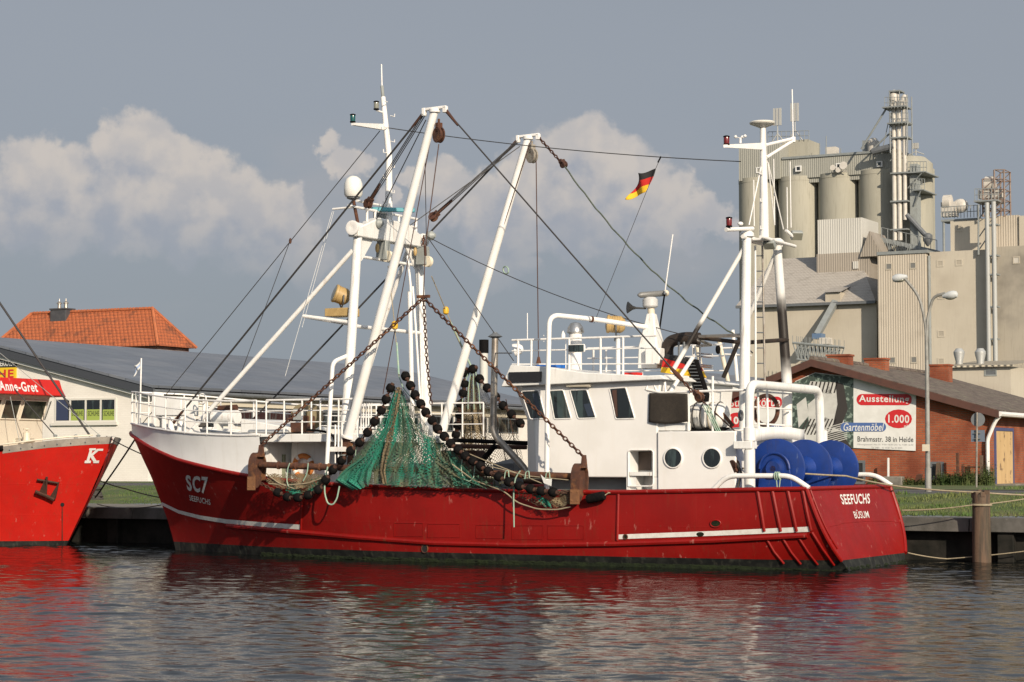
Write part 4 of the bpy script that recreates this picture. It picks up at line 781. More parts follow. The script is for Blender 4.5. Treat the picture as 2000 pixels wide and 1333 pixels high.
for (x, yt) in ((1931.5, 396), (1944.5, 394)): p, t_ = q(x, 706, VX - .9), q(x, yt, VX - .9); b.rod((p.x, VX - .9, p.z), (p.x, VX - .9, t_.z), .22, n=12)
b.build('twin_duct', M('duct_grey', (.36, .37, .36), .5), bb)
b = MB()
for y in (440, 500, 537, 600, 663): a, c = q(1927, y, VX - .9), q(1949, y, VX - .9); b.box((a.x, VX - 1.0, a.z - .07), (c.x, VX - .02, a.z + .07))
b.build('duct_bracket', stl, bb)
VM = VX + 1.2; b = MB(); rst = M('rusty_lattice', (.20, .135, .105), .8, var=(.26, .25, .24), scale=2)
for x in (1920, 1943, 1962):
    p, t_ = q(x, 424, VM), q(x, 350 if x < 1940 else 332, VM)
    for dv in (0, 2.2): b.rod((p.x, VM + dv, p.z), (p.x, VM + dv, t_.z), .09, n=5)
for (x0, x1, ys) in ((1920, 1943, (350, 370, 390, 408, 424)), (1943, 1962, (332, 350, 370, 390, 408, 424))):
    for y, y2 in zip(ys, ys[1:]):
        a, c, d, e = q(x0, y, VM), q(x1, y, VM), q(x0, y2, VM), q(x1, y2, VM)
        for dv in (0, 2.2): o_ = Vector((0, dv, 0)); b.rod(a + o_, c + o_, .06, n=5); b.rod(d + o_, c + o_, .05, n=5)
        b.rod(a, a + Vector((0, 2.2, 0)), .05, n=5); b.rod(c, c + Vector((0, 2.2, 0)), .05, n=5)
b.build('lattice_tower', rst, bb)
c = q(1932, 362, VM + 1); b = MB(); b.lathe(c + Vector((-.4, 0, 0)), (1, 0, 0), [(.2, 0), (.85, .1), (.85, .9), (.2, 1)], 18); b.box((c.x - .9, VM + .4, c.z - 1.3), (c.x + 1.4, VM + 1.6, c.z - .5)); b.build('fan_housing', ducts, bb)
a, c = q(1904, 393, VM - 1), q(1950, 392, VM - 1); MB().box((a.x, VM - 1.4, a.z - .15), (c.x, VM + 1.5, a.z)).build('platform', stl, bb); railing(bb, 1904, 393, 1950, 392, VM - 1.35, 1.15, 7)
c = q(1852, 396, VM + 2); b = MB(); b.lathe(c + Vector((-.5, 0, 0)), (1, 0, 0), [(.15, 0), (.75, .1), (.75, .8), (.15, .9)], 18); b.box((c.x - .6, VM + 1.5, c.z - 1.4), (c.x + .9, VM + 2.5, c.z)); b.ell((c.x + 1.2, VM + 2, c.z - .4), (.8, .5, .7)); b.build('blower', ducts, bb)
a, c = q(1839, 430, VM + 1), q(1915, 423, VM + 1); MB().box((a.x, VM + .8, a.z - .2), (c.x, VM + 3, a.z)).build('gallery', stl, bb); railing(bb, 1839, 428, 1915, 424, VM + .9, 1.15, 12); b = MB(); p = q(1846, 430, VM + 1); [b.rod((q(x, 430, VM + 1).x, VM + 1, q(x, 494, VM + 1).z), (q(x, 430, VM + 1).x, VM + 1, p.z), .12) for x in (1843, 1907)]; b.build('support_leg', stl, bb)
b = MB(); a, c = q(1911, 400, VX - .4), q(1911, 498, VX - .4); b.rod(a, c, .1, n=6); [b.rod(q(1911, y, VX - .4), q(1926, y - 22, VX - .4), .06, n=5) for y in (430, 465, 490)]; b.build('bracket_frame', stl, bb)
# low annex with roof ventilators
VA = 120; an = thing('low_annex', 'low annex with corrugated roof and two ventilators below the mill', 'annex', q(1920, 745, VA))
a, c = q(1852, 722, VA), q(1974, 716, VA); MB().box((a.x, VA, GZ), (c.x, VA + 8, c.z)).build('wall', rend, an)
b = MB(); b.hexa([(a.x - .3, VA - .4, c.z), (c.x + .4, VA - .4, c.z), (c.x + .4, VA + 8.4, c.z + .75), (a.x - .3, VA + 8.4, c.z + .75), (a.x - .3, VA - .4, c.z + .12), (c.x + .4, VA - .4, c.z + .12), (c.x + .4, VA + 8.4, c.z + .87), (a.x - .3, VA + 8.4, c.z + .87)]); b.build('roof', Mcorr('annex_roof', (.40, .36, .28), (.34, .30, .23), .5, .06), an)
a2, c2 = q(1923, 735, VA), q(1947, 721, VA); window_v(an, (a2.x, a2.z), (c2.x, c2.z), VA, greym, greyd, .1)
for px in (1873.5, 1915):
    c = q(px, 714, VA + 3); VV = 172 / F; b = MB(); b.lathe((c.x, VA + 3, c.z - .4), (0, 0, 1), [(6.5 * VV, 0), (6.5 * VV, .35), (7.5 * VV, .5), (7 * VV, .7), (11 * VV, 1.35), (11 * VV, 1.5), (6 * VV, 1.78), (0.02, 1.8)], 20); b.build('ventilator', M('galv_vent', (.42, .43, .42), .45, metal=.4) if 'galv_vent' not in MATS else MATS['galv_vent'], an)
# masts of another ship beyond
VD = 50; q = lambda px, py: vp(px, py, VD); sm = thing('ship_mast', 'yellow spar and white mast of another ship beyond the shed', 'mast', (q(1430, 720).x, VD, GZ))
for (x0, y0, x1, y1, r_, mt) in ((1425, 760, 1405, 668, .11, cream), (1374, 745, 1361, 675, .11, cream), (1440, 745, 1431, 645, .09, white2)):
    MB().rod((q(x0, y0).x, VD, q(x0, y0).z), (q(x1, y1).x, VD, q(x1, y1).z), r_).build('spar', mt, sm)
b = MB(); c = q(1404, 683); b.ell((c.x, VD - .1, c.z), (.13, .13, .24)); b.build('block', black, sm); b = MB(); p = q(1431, 680); b.rod((p.x - .7, VD, p.z), (p.x + .8, VD, p.z), .05); p = q(1434, 692); b.rod((p.x - .5, VD, p.z), (p.x + .9, VD, p.z - .1), .05); b.build('crosstree', white2, sm)
# ================================================================== fishing boat
def interp(tab, x):
    if x <= tab[0][0]: return tab[0][1]
    for (a, b), (c, d) in zip(tab, tab[1:]):
        if x <= c: return b + (d - b) * (x - a) / (c - a)
    return tab[-1][1]
def smoothtab(tab, n=6):
    return tab
STEM = sorted([(vp(px, py, 0).z, vp(px, py, 0).x) for px, py in ((256, 842), (264, 857), (277, 890), (296.6, 931), (314, 977), (327, 1011), (338, 1048), (344.5, 1074.6))])
STEM = [(-1.0, STEM[0][1] + .25)] + STEM + [(vp(259, 827, 0).z, vp(259, 827, 0).x + .02), (6, vp(259, 827, 0).x - .1)]
u_stem = lambda z: interp(STEM, z)
u_end = lambda z: 20.1 - .357 * z
HS = [(0, .03), (.25, .40), (.5, .70), (1, 1.13), (1.5, 1.47), (2, 1.75), (3, 2.17), (4, 2.46), (5, 2.65), (6, 2.78), (8, 2.92), (10, 2.97), (18, 2.97), (21.3, 2.93), (30, 2.9)]
HW = [(0, .03), (.5, .22), (1, .43), (2, .86), (3, 1.27), (4, 1.64), (5, 1.98), (6, 2.25), (8, 2.62), (10, 2.78), (15, 2.8), (17.5, 2.62), (19, 2.35), (20.1, 1.98), (30, 1.9)]
def solve_px(px, py, hb):
    v = -2.0
    for _ in range(60):
        p = vp(px, py, v); v = .6 * v + .4 * -hb(p)
    return vp(px, py, v)
uT = u_stem(3.3)
RS = [solve_px(px, py, lambda p: interp(HS, p.x - u_stem(p.z))) for px, py in ((262, 853), (294, 874), (344, 897), (392, 910), (440, 921), (486, 930), (560, 938), (640, 945), (720, 950), (820, 954), (960, 959), (1100, 961), (1200, 961.5), (1300, 960), (1400, 958), (1500, 956), (1579, 955))]
SH = sorted([(p.x, p.z) for p in RS]); SH = [(u_stem(3.25) - .001, vp(257, 845, 0).z)] + [x for x in SH if x[0] > u_stem(3.25)]
z_sh = lambda u: interp(SH, u)
zA = .235
def HB(u, z):
    zs = z_sh(u); t = max(0, min(1.15, z / zs)); d = max(0, u - u_stem(z)); w, s = interp(HW, d), interp(HS, d)
    k = max(0, min(1, (u - 4) / 9)); f = (1 - k) * t ** 1.35 + k * (1 - max(0, 1 - t) ** 3.0)
    if z < 0: return w * (1 + z * .35)
    return w + (s - w) * f
def hull_at(px, py, off=.0):
    p = solve_px(px, py, lambda p: HB(p.x, p.z)); return Vector((p.x, p.y - off, p.z))
def hullP(u, z, off=0.0, side=-1): return Vector((u, side * (HB(u, z) + off), z))
boat = thing('fishing_boat', 'red and white beam trawler SC7 with tall white booms moored along the quay', 'fishing boat', (9, 0, 0))
ROWS = [-.6, -.1, zA - .001, zA + .001]; nr = 12
def row_z(u, k):
    if k < 3: return [-.6, -.1, zA][k]
    return zA + (z_sh(u) - zA) * (k - 2) / nr
SS = [0, .004, .01, .02, .035, .05, .07, .09, .115] + [.115 + .885 * (i + 1) / 46 for i in range(46)]
def hv(s, k, side):
    z = 1.0
    for _ in range(6):
        u = u_stem(z) + (u_end(z) - u_stem(z)) * s; z = row_z(u, k)
    return Vector((u, side * HB(u, z), z))
b = MB()
for side in (-1, 1):
    nk = nr + 3
    for (k0, k1, mi) in ((0, 2, 1), (2, nk - 1, 0)):
        vs = [hv(s, k, side) for s in SS for k in range(k0, k1 + 1)]; w_ = k1 - k0 + 1; b.mi = mi
        fs = [(i * w_ + j, (i + 1) * w_ + j, (i + 1) * w_ + j + 1, i * w_ + j + 1) for i in range(len(SS) - 1) for j in range(w_ - 1)]
        b.add(vs, fs if side < 0 else [f[::-1] for f in fs])
for (k0, k1, mi) in ((0, 2, 1), (2, nr + 2, 0)):
    b.mi = mi; L_ = [hv(1, k, -1) for k in range(k0, k1 + 1)]; R_ = [hv(1, k, 1) for k in range(k0, k1 + 1)]; w_ = len(L_)
    b.add(L_ + R_, [(i, w_ + i, w_ + i + 1, i + 1) for i in range(w_ - 1)])
hull = b.build('hull', [red, boot], boat, ang=40)
# white bow bulwark
WT = [solve_px(px, py, lambda p: interp(HS, p.x - u_stem(p.z)) + .06) for px, py in ((262, 829), (274, 832), (292, 836), (337, 843), (374, 847), (420, 849.5), (464, 851), (504, 850))]
WTt = sorted([(p.x, p.z) for p in WT]); WTt = [(u_stem(3.5), vp(259, 827.5, 0).z)] + [x for x in WTt if x[0] > u_stem(3.5) + .02]; uW1 = WTt[-1][0]
z_wt = lambda u: interp(WTt, u)
def bowtop(u, side): d = max(0, u - u_stem(3.5)); return Vector((u, side * (interp(HS, d) + .0), z_wt(u)))
b = MB()
for side in (-1, 1):
    us = [u_stem(3.4) + (uW1 - u_stem(3.4)) * (i / 40) ** 1.6 for i in range(41)]
    vs = []
    for u in us:
        lo_ = Vector((u, side * (HB(u, z_sh(u)) + .006), z_sh(u) - .02)); hi_ = bowtop(u, side)
        for k in range(5): t = k / 4; p = lo_.lerp(hi_, t); p.y += side * (-.03 * math.sin(math.pi * t)); vs.append(p)
    fs = [(i * 5 + j, (i + 1) * 5 + j, (i + 1) * 5 + j + 1, i * 5 + j + 1) for i in range(40) for j in range(4)]; b.add(vs, fs)
bwk = b.build('bow_bulwark', M('bow_white_paint', (.80, .80, .79), .4, var=(.74, .74, .72), scale=1.6, amt=.6, streak=((.58, .55, .50), .3), bump=.12, bscale=1.6), boat)
b = MB(); us = [u_stem(3.4) + (uW1 - u_stem(3.4)) * (i / 40) ** 1.6 for i in range(41)]
b.surf(lambda i, j: Vector((us[round(i * 40)], (2 * j - 1) * (abs(bowtop(us[round(i * 40)], 1).y) - .04), z_wt(us[round(i * 40)]) - .05 + .06 * (1 - (2 * j - 1) ** 2))), 40, 8); b.build('foredeck', deckm, boat)
for side in (-1, 1): MB().tube([bowtop(u, side) for u in us], .028, 8).build('bow_cap', white2, boat)
b = MB(); us2 = [u_stem(3.2) + .02 + (19.45 - u_stem(3.2)) * (i / 60) ** 1.2 for i in range(61)]
for side in (-1, 1): MB().tube([Vector((u, side * (HB(u, z_sh(u)) + .015), z_sh(u))) for u in us2], .05, 8).build('sheer_rail', red, boat)
MB().tube([Vector((19.45, -2.93, z_sh(19.4))), Vector((19.45, 2.93, z_sh(19.4)))], .05, 8).build('transom_rail', red, boat)
b = MB(); us3 = [4.6 + (19.4 - 4.6) * i / 30 for i in range(31)]; b.surf(lambda i, j: Vector((us3[round(i * 30)], (2 * j - 1) * (HB(us3[round(i * 30)], .95) - .03), .95)), 30, 2); b.build('main_deck', deckm, boat)
# rub rails, stripes, ribs
def dense(pts, n=8):
    out = []
    for a, c in zip(pts, pts[1:]): out += [(a[0] + (c[0] - a[0]) * i / n, a[1] + (c[1] - a[1]) * i / n) for i in range(n)]
    return out + [pts[-1]]
MB().tube([hull_at(x, y, .01) for x, y in dense([(445, 1027), (587, 1040), (699, 1050), (850, 1061), (1020, 1065), (1200, 1063), (1400, 1056), (1577, 1046)])], .065, 8).build('rub_rail', red, boat)
def stripe(pts, w0, w1):
    pts = dense(pts, 10); n = len(pts); b = MB()
    b.surf(lambda i, j: hull_at(pts[round(i * (n - 1))][0], pts[round(i * (n - 1))][1] + (j - .5) * (w0 + (w1 - w0) * i), .012), n - 1, 1); return b
stripe([(316, 984), (349, 1000), (392, 1011), (440, 1018.5), (520, 1025.5), (588, 1030)], 6, 9.5).build('white_stripe', bronze, boat)
stripe([(1208, 1049), (1400, 1042), (1582, 1034)], 9, 10).build('white_stripe', bronze, boat)
for pts, r_ in (([(592, 958), (590, 1000), (588, 1035)], .03), ([(1208, 963), (1207, 1010), (1206, 1056)], .035), ([(1480, 960), (1487, 1000), (1493, 1038)], .04), ([(1509, 960), (1517, 1000), (1525, 1038)], .04), ([(1539, 959), (1548, 1000), (1556, 1038)], .04), ([(1568, 958), (1576, 1000), (1584, 1036)], .04),
                ([(1497, 1052), (1512, 1078), (1531, 1101)], .03), ([(1529, 1052), (1546, 1080), (1564, 1102)], .03), ([(1561, 1052), (1579, 1080), (1597, 1103)], .03), ([(1586, 1040), (1606, 1072), (1629, 1104)], .035)):
    MB().tube([hull_at(x, y, .008) for x, y in dense(pts, 5)], r_, 6).build('hull_rib', red, boat)
ch_ = [hv(1, k, -1) for k in range(2, nr + 3)]; MB().tube([p + Vector((.01, -.01, 0)) for p in ch_], .05, 8).build('transom_edge', red, boat)
MB().tube([Vector((p.x + .01, -p.y + .01, p.z)) for p in ch_], .05, 8).build('transom_edge', red, boat)
MB().tube([p + Vector((.02, .16 + .1 * (1 - i / len(ch_)), 0)) for i, p in enumerate(ch_[2:])], .022, 6).build('transom_seam', red, boat)
def on_transom(px, py, off=.006):
    d = lr(px, py); # plane u + .357 z = 20.1
    t = (20.1 - OC.x - .357 * OC.z) / (d.x + .357 * d.z); return OC + d * t + Vector((off, 0, off * .3))
MB().tube([on_transom(x, y, .0) for x, y in ((1618, 1030), (1650, 1022), (1700, 1018), (1745, 1019), (1767, 1024))], .008, 5).build('weld_seam', red, boat)
def bil(TL, TR, BR, BL): return lambda x, y: ((1 - y) * ((1 - x) * BL[0] + x * BR[0]) + y * ((1 - x) * TL[0] + x * TR[0]), (1 - y) * ((1 - x) * BL[1] + x * BR[1]) + y * ((1 - x) * TL[1] + x * TR[1]))
def write(txt, quad, surf_, bold, name, mat):
    f = bil(*quad); b = MB(); letter(b, txt, lambda x, y: surf_(*f(x, y)), bold); return b.build(name, mat, boat)
hs12 = lambda x, y: hull_at(x, y, .016)
write('SC7', ((362, 928), (407, 932), (404.5, 966), (367, 959)), hs12, .035, 'registration_number', bronze)
write('SEEFUCHS', ((369.5, 967), (411, 976), (412, 987), (371.5, 978)), hs12, .012, 'name_lettering', bronze)
write('SEEFUCHS', ((1639, 966), (1698, 964.5), (1699, 984), (1645, 986)), on_transom, .022, 'name_lettering', bronze)
write('B\u00dcSUM', ((1664.5, 996.5), (1693.5, 995.5), (1698, 1012), (1670, 1013.5)), on_transom, .008, 'port_lettering', bronze)
def oval(px, py, rx, ry, mat, name, rim=None):
    c = hull_at(px, py, .0); s_ = 1 / 78; b = MB(); n = 20
    pts = [hull_at(px + rx * math.cos(2 * math.pi * i / n), py + ry * math.sin(2 * math.pi * i / n), .014) for i in range(n)]; b.add(pts, [tuple(range(n))]); o = b.build(name, mat, boat)
    if rim: MB().tube(pts, .016, 6, closed=True).build('rim', rim, o)
oval(1398, 1023, 10, 7, algae, 'freeing_port', red); oval(830, 1072, 6, 8, sign_k, 'discharge_hole', rust); oval(1222, 1049, 4, 4.5, algae, 'discharge_hole', rust); oval(1368, 1044, 7.5, 4.5, algae, 'discharge_hole')
for x0, x1, y0, y1 in ((770, 826, 1022, 1048), (836, 898, 1024, 1050), (930, 985, 1026, 1052), (1000, 1060, 1027, 1054), (1070, 1140, 1027, 1054)):
    MB().tube([hull_at(x, y, .006) for x, y in ((x0, y0), (x1, y0), (x1, y1), (x0, y1))], .008, 5, closed=True).build('freeing_flap', red, boat)
b = MB()
for i in range(1100):
    u = random.uniform(4, 20.0) if i % 3 else random.uniform(13, 20.0); p = hullP(u, .02, .0); r_ = random.uniform(.015, .05); b.ell(p + Vector((0, .01, random.uniform(-.03, .05))), (r_ * 3.2, r_ * .6, r_ * .7), 5, 3)
for i in range(60): p = Vector((20.08, random.uniform(-2.25, 2.25), random.uniform(-.02, .06))); r_ = random.uniform(.03, .07); b.ell(p, (r_ * .6, r_ * 2, r_ * .6), 6, 4)
struct(b.build('algae_fringe', algae, boat), 'stuff')
# small tube helper in photo coordinates
def bt(name, r, *pts, mat=None, fil=0, n=10, par=None, k=5):
    P_ = [vp(*p) if len(p) == 3 else p[0] for p in pts]
    if fil: P_ = fillet(P_, fil, k)
    return MB().tube(P_, r, n).build(name, mat or white2, par or boat)
V3 = Vector
# bow railings
def railrun(us, side, hs=(.88, .60, .31), r=.02, posts=8, fn=None, ends=True):
    b = MB(); fn = fn or (lambda u: bowtop(u, side))
    for i, h in enumerate(hs): b.tube([fn(u) + V3((0, 0, h)) for u in us], r * (1.25 if i == 0 else .75), 6)
    for i in range(posts + 1): u = us[0] + (us[-1] - us[0]) * i / posts; b.rod(fn(u) - V3((0, 0, .03)), fn(u) + V3((0, 0, hs[0])), r * 1.15, n=7)
    return b.build('railing', white2, boat)
uN = [uT + .15 + (uW1 - .1 - uT - .15) * i / 24 for i in range(25)]
railrun(uN, -1, posts=7); railrun(uN, 1, posts=7)
# walkway behind the bow, recess with lifebuoy, rails
w0, w1 = vp(508, 849, -2.35), vp(692, 849, -2.35); MB().box((w0.x, -2.35, w0.z - .2), (w1.x + .1, 2.35, w0.z)).build('walkway_deck', white, boat, bevel=.015)
MB().box((w0.x + .3, -1.35, .95), (w1.x - .1, -1.25, w0.z - .2)).build('shelter_wall', white, boat); MB().box((w0.x - .1, -2.15, 1.7), (w0.x + .05, 2.15, w0.z - .2)).build('bulkhead', white, boat)
a, c = vp(536, 925, -1.4), vp(549, 888, -1.4); MB().box((a.x - .12, -1.42, a.z - .35), (c.x + .12, -1.36, c.z)).build('shelter_door', M('pale_green_door', (.20, .22, .15), .6), boat)
a, c = vp(628, 935, -1.2), vp(680, 864, -1.2); MB().box((a.x, -1.2, .95), (c.x, -1.1, w0.z - .21)).build('dark_doorway', greyd, boat)
railrun([w0.x + .15 + (w1.x - w0.x - .1) * i / 8 for i in range(9)], -1, posts=5, fn=lambda u: V3((u, -2.3, w0.z))); railrun([w0.x + .15 + (w1.x - w0.x + 1.0) * i / 8 for i in range(9)], 1, posts=6, fn=lambda u: V3((u, 2.3, w0.z)))
# bow fittings
bt('jackstaff', .022, (273, 832, 0), (276, 700, 0))
a = vp(300, 834, -.9); dz = a.z; b = MB(); b.box((a.x, -1.0, dz), (a.x + .12, -.6, dz + .95)); b.hexa([(a.x + .12, -1.0, dz + .3), (a.x + 1.0, -1.0, dz + .3), (a.x + 1.0, -.2, dz + .3), (a.x + .12, -.2, dz + .3), (a.x + .12, -1.0, dz + .85), (a.x + 1.0, -1.0, dz + .8), (a.x + 1.0, -.2, dz + .8), (a.x + .12, -.2, dz + .85)])
for x in (.3, .85): b.box((a.x + x, -.95, dz - .05), (a.x + x + .1, -.85, dz + .3))
b.build('windlass', white, boat, bevel=.02); MB().torus((a.x + 1.55, -.8, dz + .75), (0, 1, 0), .13, .02).build('handwheel', white2, boat); MB().rod((a.x + 1.55, -.7, dz - .1), (a.x + 1.55, -.7, dz + .75), .05).build('handwheel_post', white2, boat)
for (x, y, v_) in ((352, 836, -1.4), (334, 836, -1.75)): p = vp(x, y, v_); MB().lathe(p + V3((0, 0, -.08)), (0, 0, 1), [(.11, 0), (.085, .08), (.085, .28), (.12, .32), (.12, .36), (.02, .38)], 14).build('bollard', white2, boat)
b = MB(); c = vp(388, 834, -.6)
for k in range(5): b.torus(c + V3((random.uniform(-.05, .05), 0, .03 + .035 * k)), (0, 0, 1), .42 - .03 * k, .035, 24, 6)
tag(b.build('rope_coil', roped), 'coil of dark rope lying on the white trawler foredeck', 'rope')
a, c = vp(418, 832, -.6), vp(464, 806, -.6); b = MB(); b.lathe((a.x, -.6, (a.z + c.z) / 2 + .05), (1, 0, 0), [(.19, 0), (.19, c.x - a.x)], 20); b.box((a.x + .1, -.75, a.z - .1), (a.x + .2, -.45, a.z + .1)); b.box((c.x - .2, -.75, a.z - .1), (c.x - .1, -.45, a.z + .1)); b.build('winch_drum', white, boat)
MB().lathe((a.x - .06, -.6, (a.z + c.z) / 2 + .05), (1, 0, 0), [(.24, 0), (.24, .05)], 20).build('winch_flange', greyd, boat)
a, c = vp(428, 806, -.3), vp(462, 789, -.3); b = MB(); b.rod((a.x, -.3, a.z + .1), (c.x, -.3, a.z + .12), .09); b.build('anchor_chain_roll', rust, boat)
a = vp(470, 846, -1.2); c = vp(562, 826, -1.2); MB().hexa([(a.x, -1.2, a.z), (c.x, -1.2, a.z), (c.x, .9, a.z), (a.x, .9, a.z), (a.x, -1.2, c.z + .12), (c.x, -1.2, c.z - .12), (c.x, .9, c.z - .12), (a.x, .9, c.z + .12)]).build('hatch_coaming', white, boat, bevel=.02)
c = vp(588, 814, -.9); tw = MB().lathe(c, (0, 1, 0), [(.1, 0), (.33, 0), (.33, .06), (.2, .07), (.2, .5), (.33, .51), (.33, .57), (.1, .57)], 26); tw = tw.build('trawl_winch', M('khaki_steel', (.23, .19, .11), .6, var=(.16, .12, .07), scale=6), boat); MB().box((c.x - .25, -1.05, c.z - .42), (c.x + .25, -.6, c.z + .02)).build('winch_motor', rust, tw, bevel=.03); MB().box((c.x - .12, -1.12, c.z - .1), (c.x + .16, -.9, c.z + .2)).build('brake_cover', greym, tw, bevel=.02)
# fore gantry
GU = 6.81
def gpost(side): return [V3((GU, side * 2.36, .95)), V3((GU, side * 2.05, 3.4)), V3((GU, side * 1.51, 8.3))]
for side in (-1, 1): MB().tube(gpost(side), [.135, .135, .115], 16).build('gantry_leg', white, boat)
b = MB(); b.prism([(GU - .16, -1.75, 8.2), (GU - .16, 1.75, 8.2), (GU - .16, 1.75, 8.42), (GU - .16, .7, 8.78), (GU - .16, -.7, 8.78), (GU - .16, -1.75, 8.42)], (.32, 0, 0)); gb = b.build('gantry_beam', white, boat, bevel=.03)
for side in (-1, 1):
    MB().lathe((GU, side * 1.45, 8.42), (0, side, 0), [(.16, 0), (.16, .30), (.19, .31), (.19, .36), (.15, .37), (.04, .34)], 16).build('beam_end', white2, gb)
    MB().prism([(GU - .02, side * 1.36, 7.6), (GU - .02, side * .75, 8.25), (GU - .02, side * 1.4, 8.25)], (.04, 0, 0)).build('gusset', white, gb)
    if side > 0: continue
    b = MB(); fo = V3((2.0, side * 2.15, z_wt(2.0))); b.rod((GU - .1, side * 1.62, 7.85), fo, .06, n=12); b.build('gantry_brace', white2, boat)
    MB().prism([fo + V3((-.35, 0, -.02)), fo + V3((.35, 0, -.02)), fo + V3((.1, 0, .5)), fo + V3((-.1, 0, .5))], (0, .03, 0)).build('brace_foot', white2, boat)
    bt('davit_pipe', .055, (V3((GU - .05, side * 1.85, 5.15)),), (V3((GU - .15, side * 2.45, 4.95)),), (V3((GU - .15, side * 2.75, 1.75)),), fil=.18)
MB().rod((GU, -1.85, 5.9), (GU, 1.8, 5.9), .05).build('cross_bar', white2, boat); MB().rod((GU - .05, -1.6, 7.72), (GU - .05, 1.55, 7.72), .04).build('cross_bar', white2, boat)
bt('platform_bar', .05, (V3((GU, -1.78, 5.98)),), (vp(593, 618, -1.85),)); bt('platform_bar', .04, (V3((GU, -1.0, 5.9)),), (vp(600, 620, -1.85),))
a = vp(671, 615, -1.5); MB().box((a.x - .42, -1.75, a.z - .05), (a.x + .3, -1.2, a.z + .16)).build('light_box', tan, boat, bevel=.015)
def searchlight(c, d, r=.22, L=.42, pole=None):
    d = V3(d).normalized(); s = MB(); s.lathe(c - d * L * .5, d, [(r * .55, 0), (r * .8, .04), (r, .1), (r, L - .08), (r * 1.1, L - .07), (r * 1.1, L - .02), (r, L)], 18); sl = s.build('searchlight', tan, boat); MB().lathe(c + d * L * .5, d, [(r * .95, 0), (r * .5, .03), (.01, .035)], 18).build('lens', lens, sl)
    y = V3((-d.y, d.x, 0)).normalized(); b = MB(); b.tube([c + y * r * 1.25, c + y * r * 1.15 + V3((0, 0, -r * .8)), c + V3((0, 0, -r * 1.5)), c - y * r * 1.15 + V3((0, 0, -r * .8)), c - y * r * 1.25], .02, 6); b.rod(c + V3((0, 0, -r * 1.5)), c + V3((0, 0, -r * 2.0)), .05); b.build('yoke', greyd, sl)
    b = MB()
    for k in range(4): b.lathe(c - d * (L * .5 - .12 - k * .06), d, [(r * 1.04, 0), (r * 1.04, .02)], 18)
    b.build('cooling_fins', tan, sl)
searchlight(vp(667, 578, -1.5), (-.55, -.55, .28))
# mast on the gantry
MB().tube([V3((GU, 0, 8.7)), V3((GU, 0, 10.5)), vp(748, 190, 0)], [.105, .085, .065], 14).build('fore_mast', white2, boat)
tp = vp(748, 190, 0); b = MB(); b.rod(tp, vp(746, 168, 0), .045, n=8); b.build('mast_cap', greym, boat); bt('whip_antenna', .018, (746, 168, 0), (745, 126, 0))
b = MB()
for i in range(9): z = 9.2 + i * .34; s_ = 1 if i % 2 else -1; b.tube([V3((GU, s_ * .08, z)), V3((GU, s_ * .28, z)), V3((GU, s_ * .28, z + .08))], .013, 5)
b.build('mast_steps', white2, boat)
a = vp(686, 243, -1.6); c = vp(745, 243, 0); MB().prism([c + V3((0, 0, .0)), a + V3((0, 0, .03)), a + V3((0, 0, -.03)), c + V3((0, 0, -.16))], (.1, 0, 0)).build('light_arm', white2, boat)
def navlight(c, lens_m, r=.075, h=.2):
    b = MB(); b.lathe(c, (0, 0, 1), [(r, 0), (r * 1.1, .02), (r * 1.1, .03), (r, .035)], 14); b.lathe(c + V3((0, 0, h)), (0, 0, 1), [(r * 1.1, 0), (r * 1.1, .025), (r * .5, .04)], 14); o = b.build('navigation_light', black, boat); MB().lathe(c + V3((0, 0, .03)), (0, 0, 1), [(r * .9, 0), (r * .98, .05), (r * .98, h - .06), (r * .9, h - .03)], 14).build('lens', lens_m, o)
navlight(vp(689, 240, -1.55), grn_l, .07, .19); navlight(vp(735, 215, -.3), lens, .07, .2); MB().rod(vp(735, 216, -.3), vp(748, 220, 0), .025).build('light_bracket', white2, boat)
sd_ = vp(690, 385, -1.5); b = MB(); b.lathe(sd_, (0, 0, 1), [(.12, -.02), (.2, .0), (.235, .06), (.245, .2), (.235, .34), (.19, .46), (.10, .53), (.01, .55)], 24); sdm = b.build('satellite_dome', M('dome_white', (.70, .69, .64), .3, coat=.3), boat)
MB().lathe(sd_ + V3((0, 0, -.07)), (0, 0, 1), [(.1, 0), (.17, .03), (.17, .05), (.12, .08)], 18).build('dome_base', greyd, sdm); MB().rod(sd_ + V3((0, 0, -.07)), V3((GU, -1.5, 8.5)), .045).build('dome_post', rust, sdm)
b = MB(); 
for z, v0, v1 in ((9.15, -1.5, .1), (8.98, -1.9, 1.55), (8.75, -.4, 1.5)): b.rod((GU - .05, v0, z), (GU - .05, v1, z), .035, n=8)
for v_ in (-1.0, -.6, .6, 1.05, 1.5): b.rod((GU - .05, v_, 8.45), (GU - .05, v_, 9.0), .035, n=8)
b.rod(vp(650, 409, -1.5), vp(690, 405, -1.5), .03); b.build('top_frame', white2, boat)
b = MB(); c = vp(756, 412, -.1); b.cbox(c + V3((.25, -.1, 0)), (1.15, .1, .11), (.75, .66, 0)); b.build('radar_scanner', M('teal_scanner', (.05, .25, .30), .5), boat, bevel=.02); MB().cbox(c + V3((-.2, 0, -.1)), (.3, .3, .2)).build('radar_gearbox', greym, boat, bevel=.03)
def block(c, d=(0, 0, -1), s=.16, mat=rust, par=None):
    d = V3(d).normalized(); side = d.cross(V3((.47, .88, 0))).normalized(); b = MB()
    for o_ in (-.05, .05):
        n_ = d.cross(side); b.lathe(c + n_ * (o_ - .02), n_, [(s * .95, 0), (s, .01), (s, .03), (s * .95, .04)], 16)
    b.lathe(c - d.cross(side) * .03, d.cross(side), [(s * .75, 0), (s * .6, .03), (s * .75, .06)], 16); b.cbox(c - d * s * .9, (s * 1.2, .12, .14), -d, d.cross(side)); b.tube([c - d * s * 1.1, c - d * s * 2.0], .03, 6); return b.build('block', mat, par or boat)
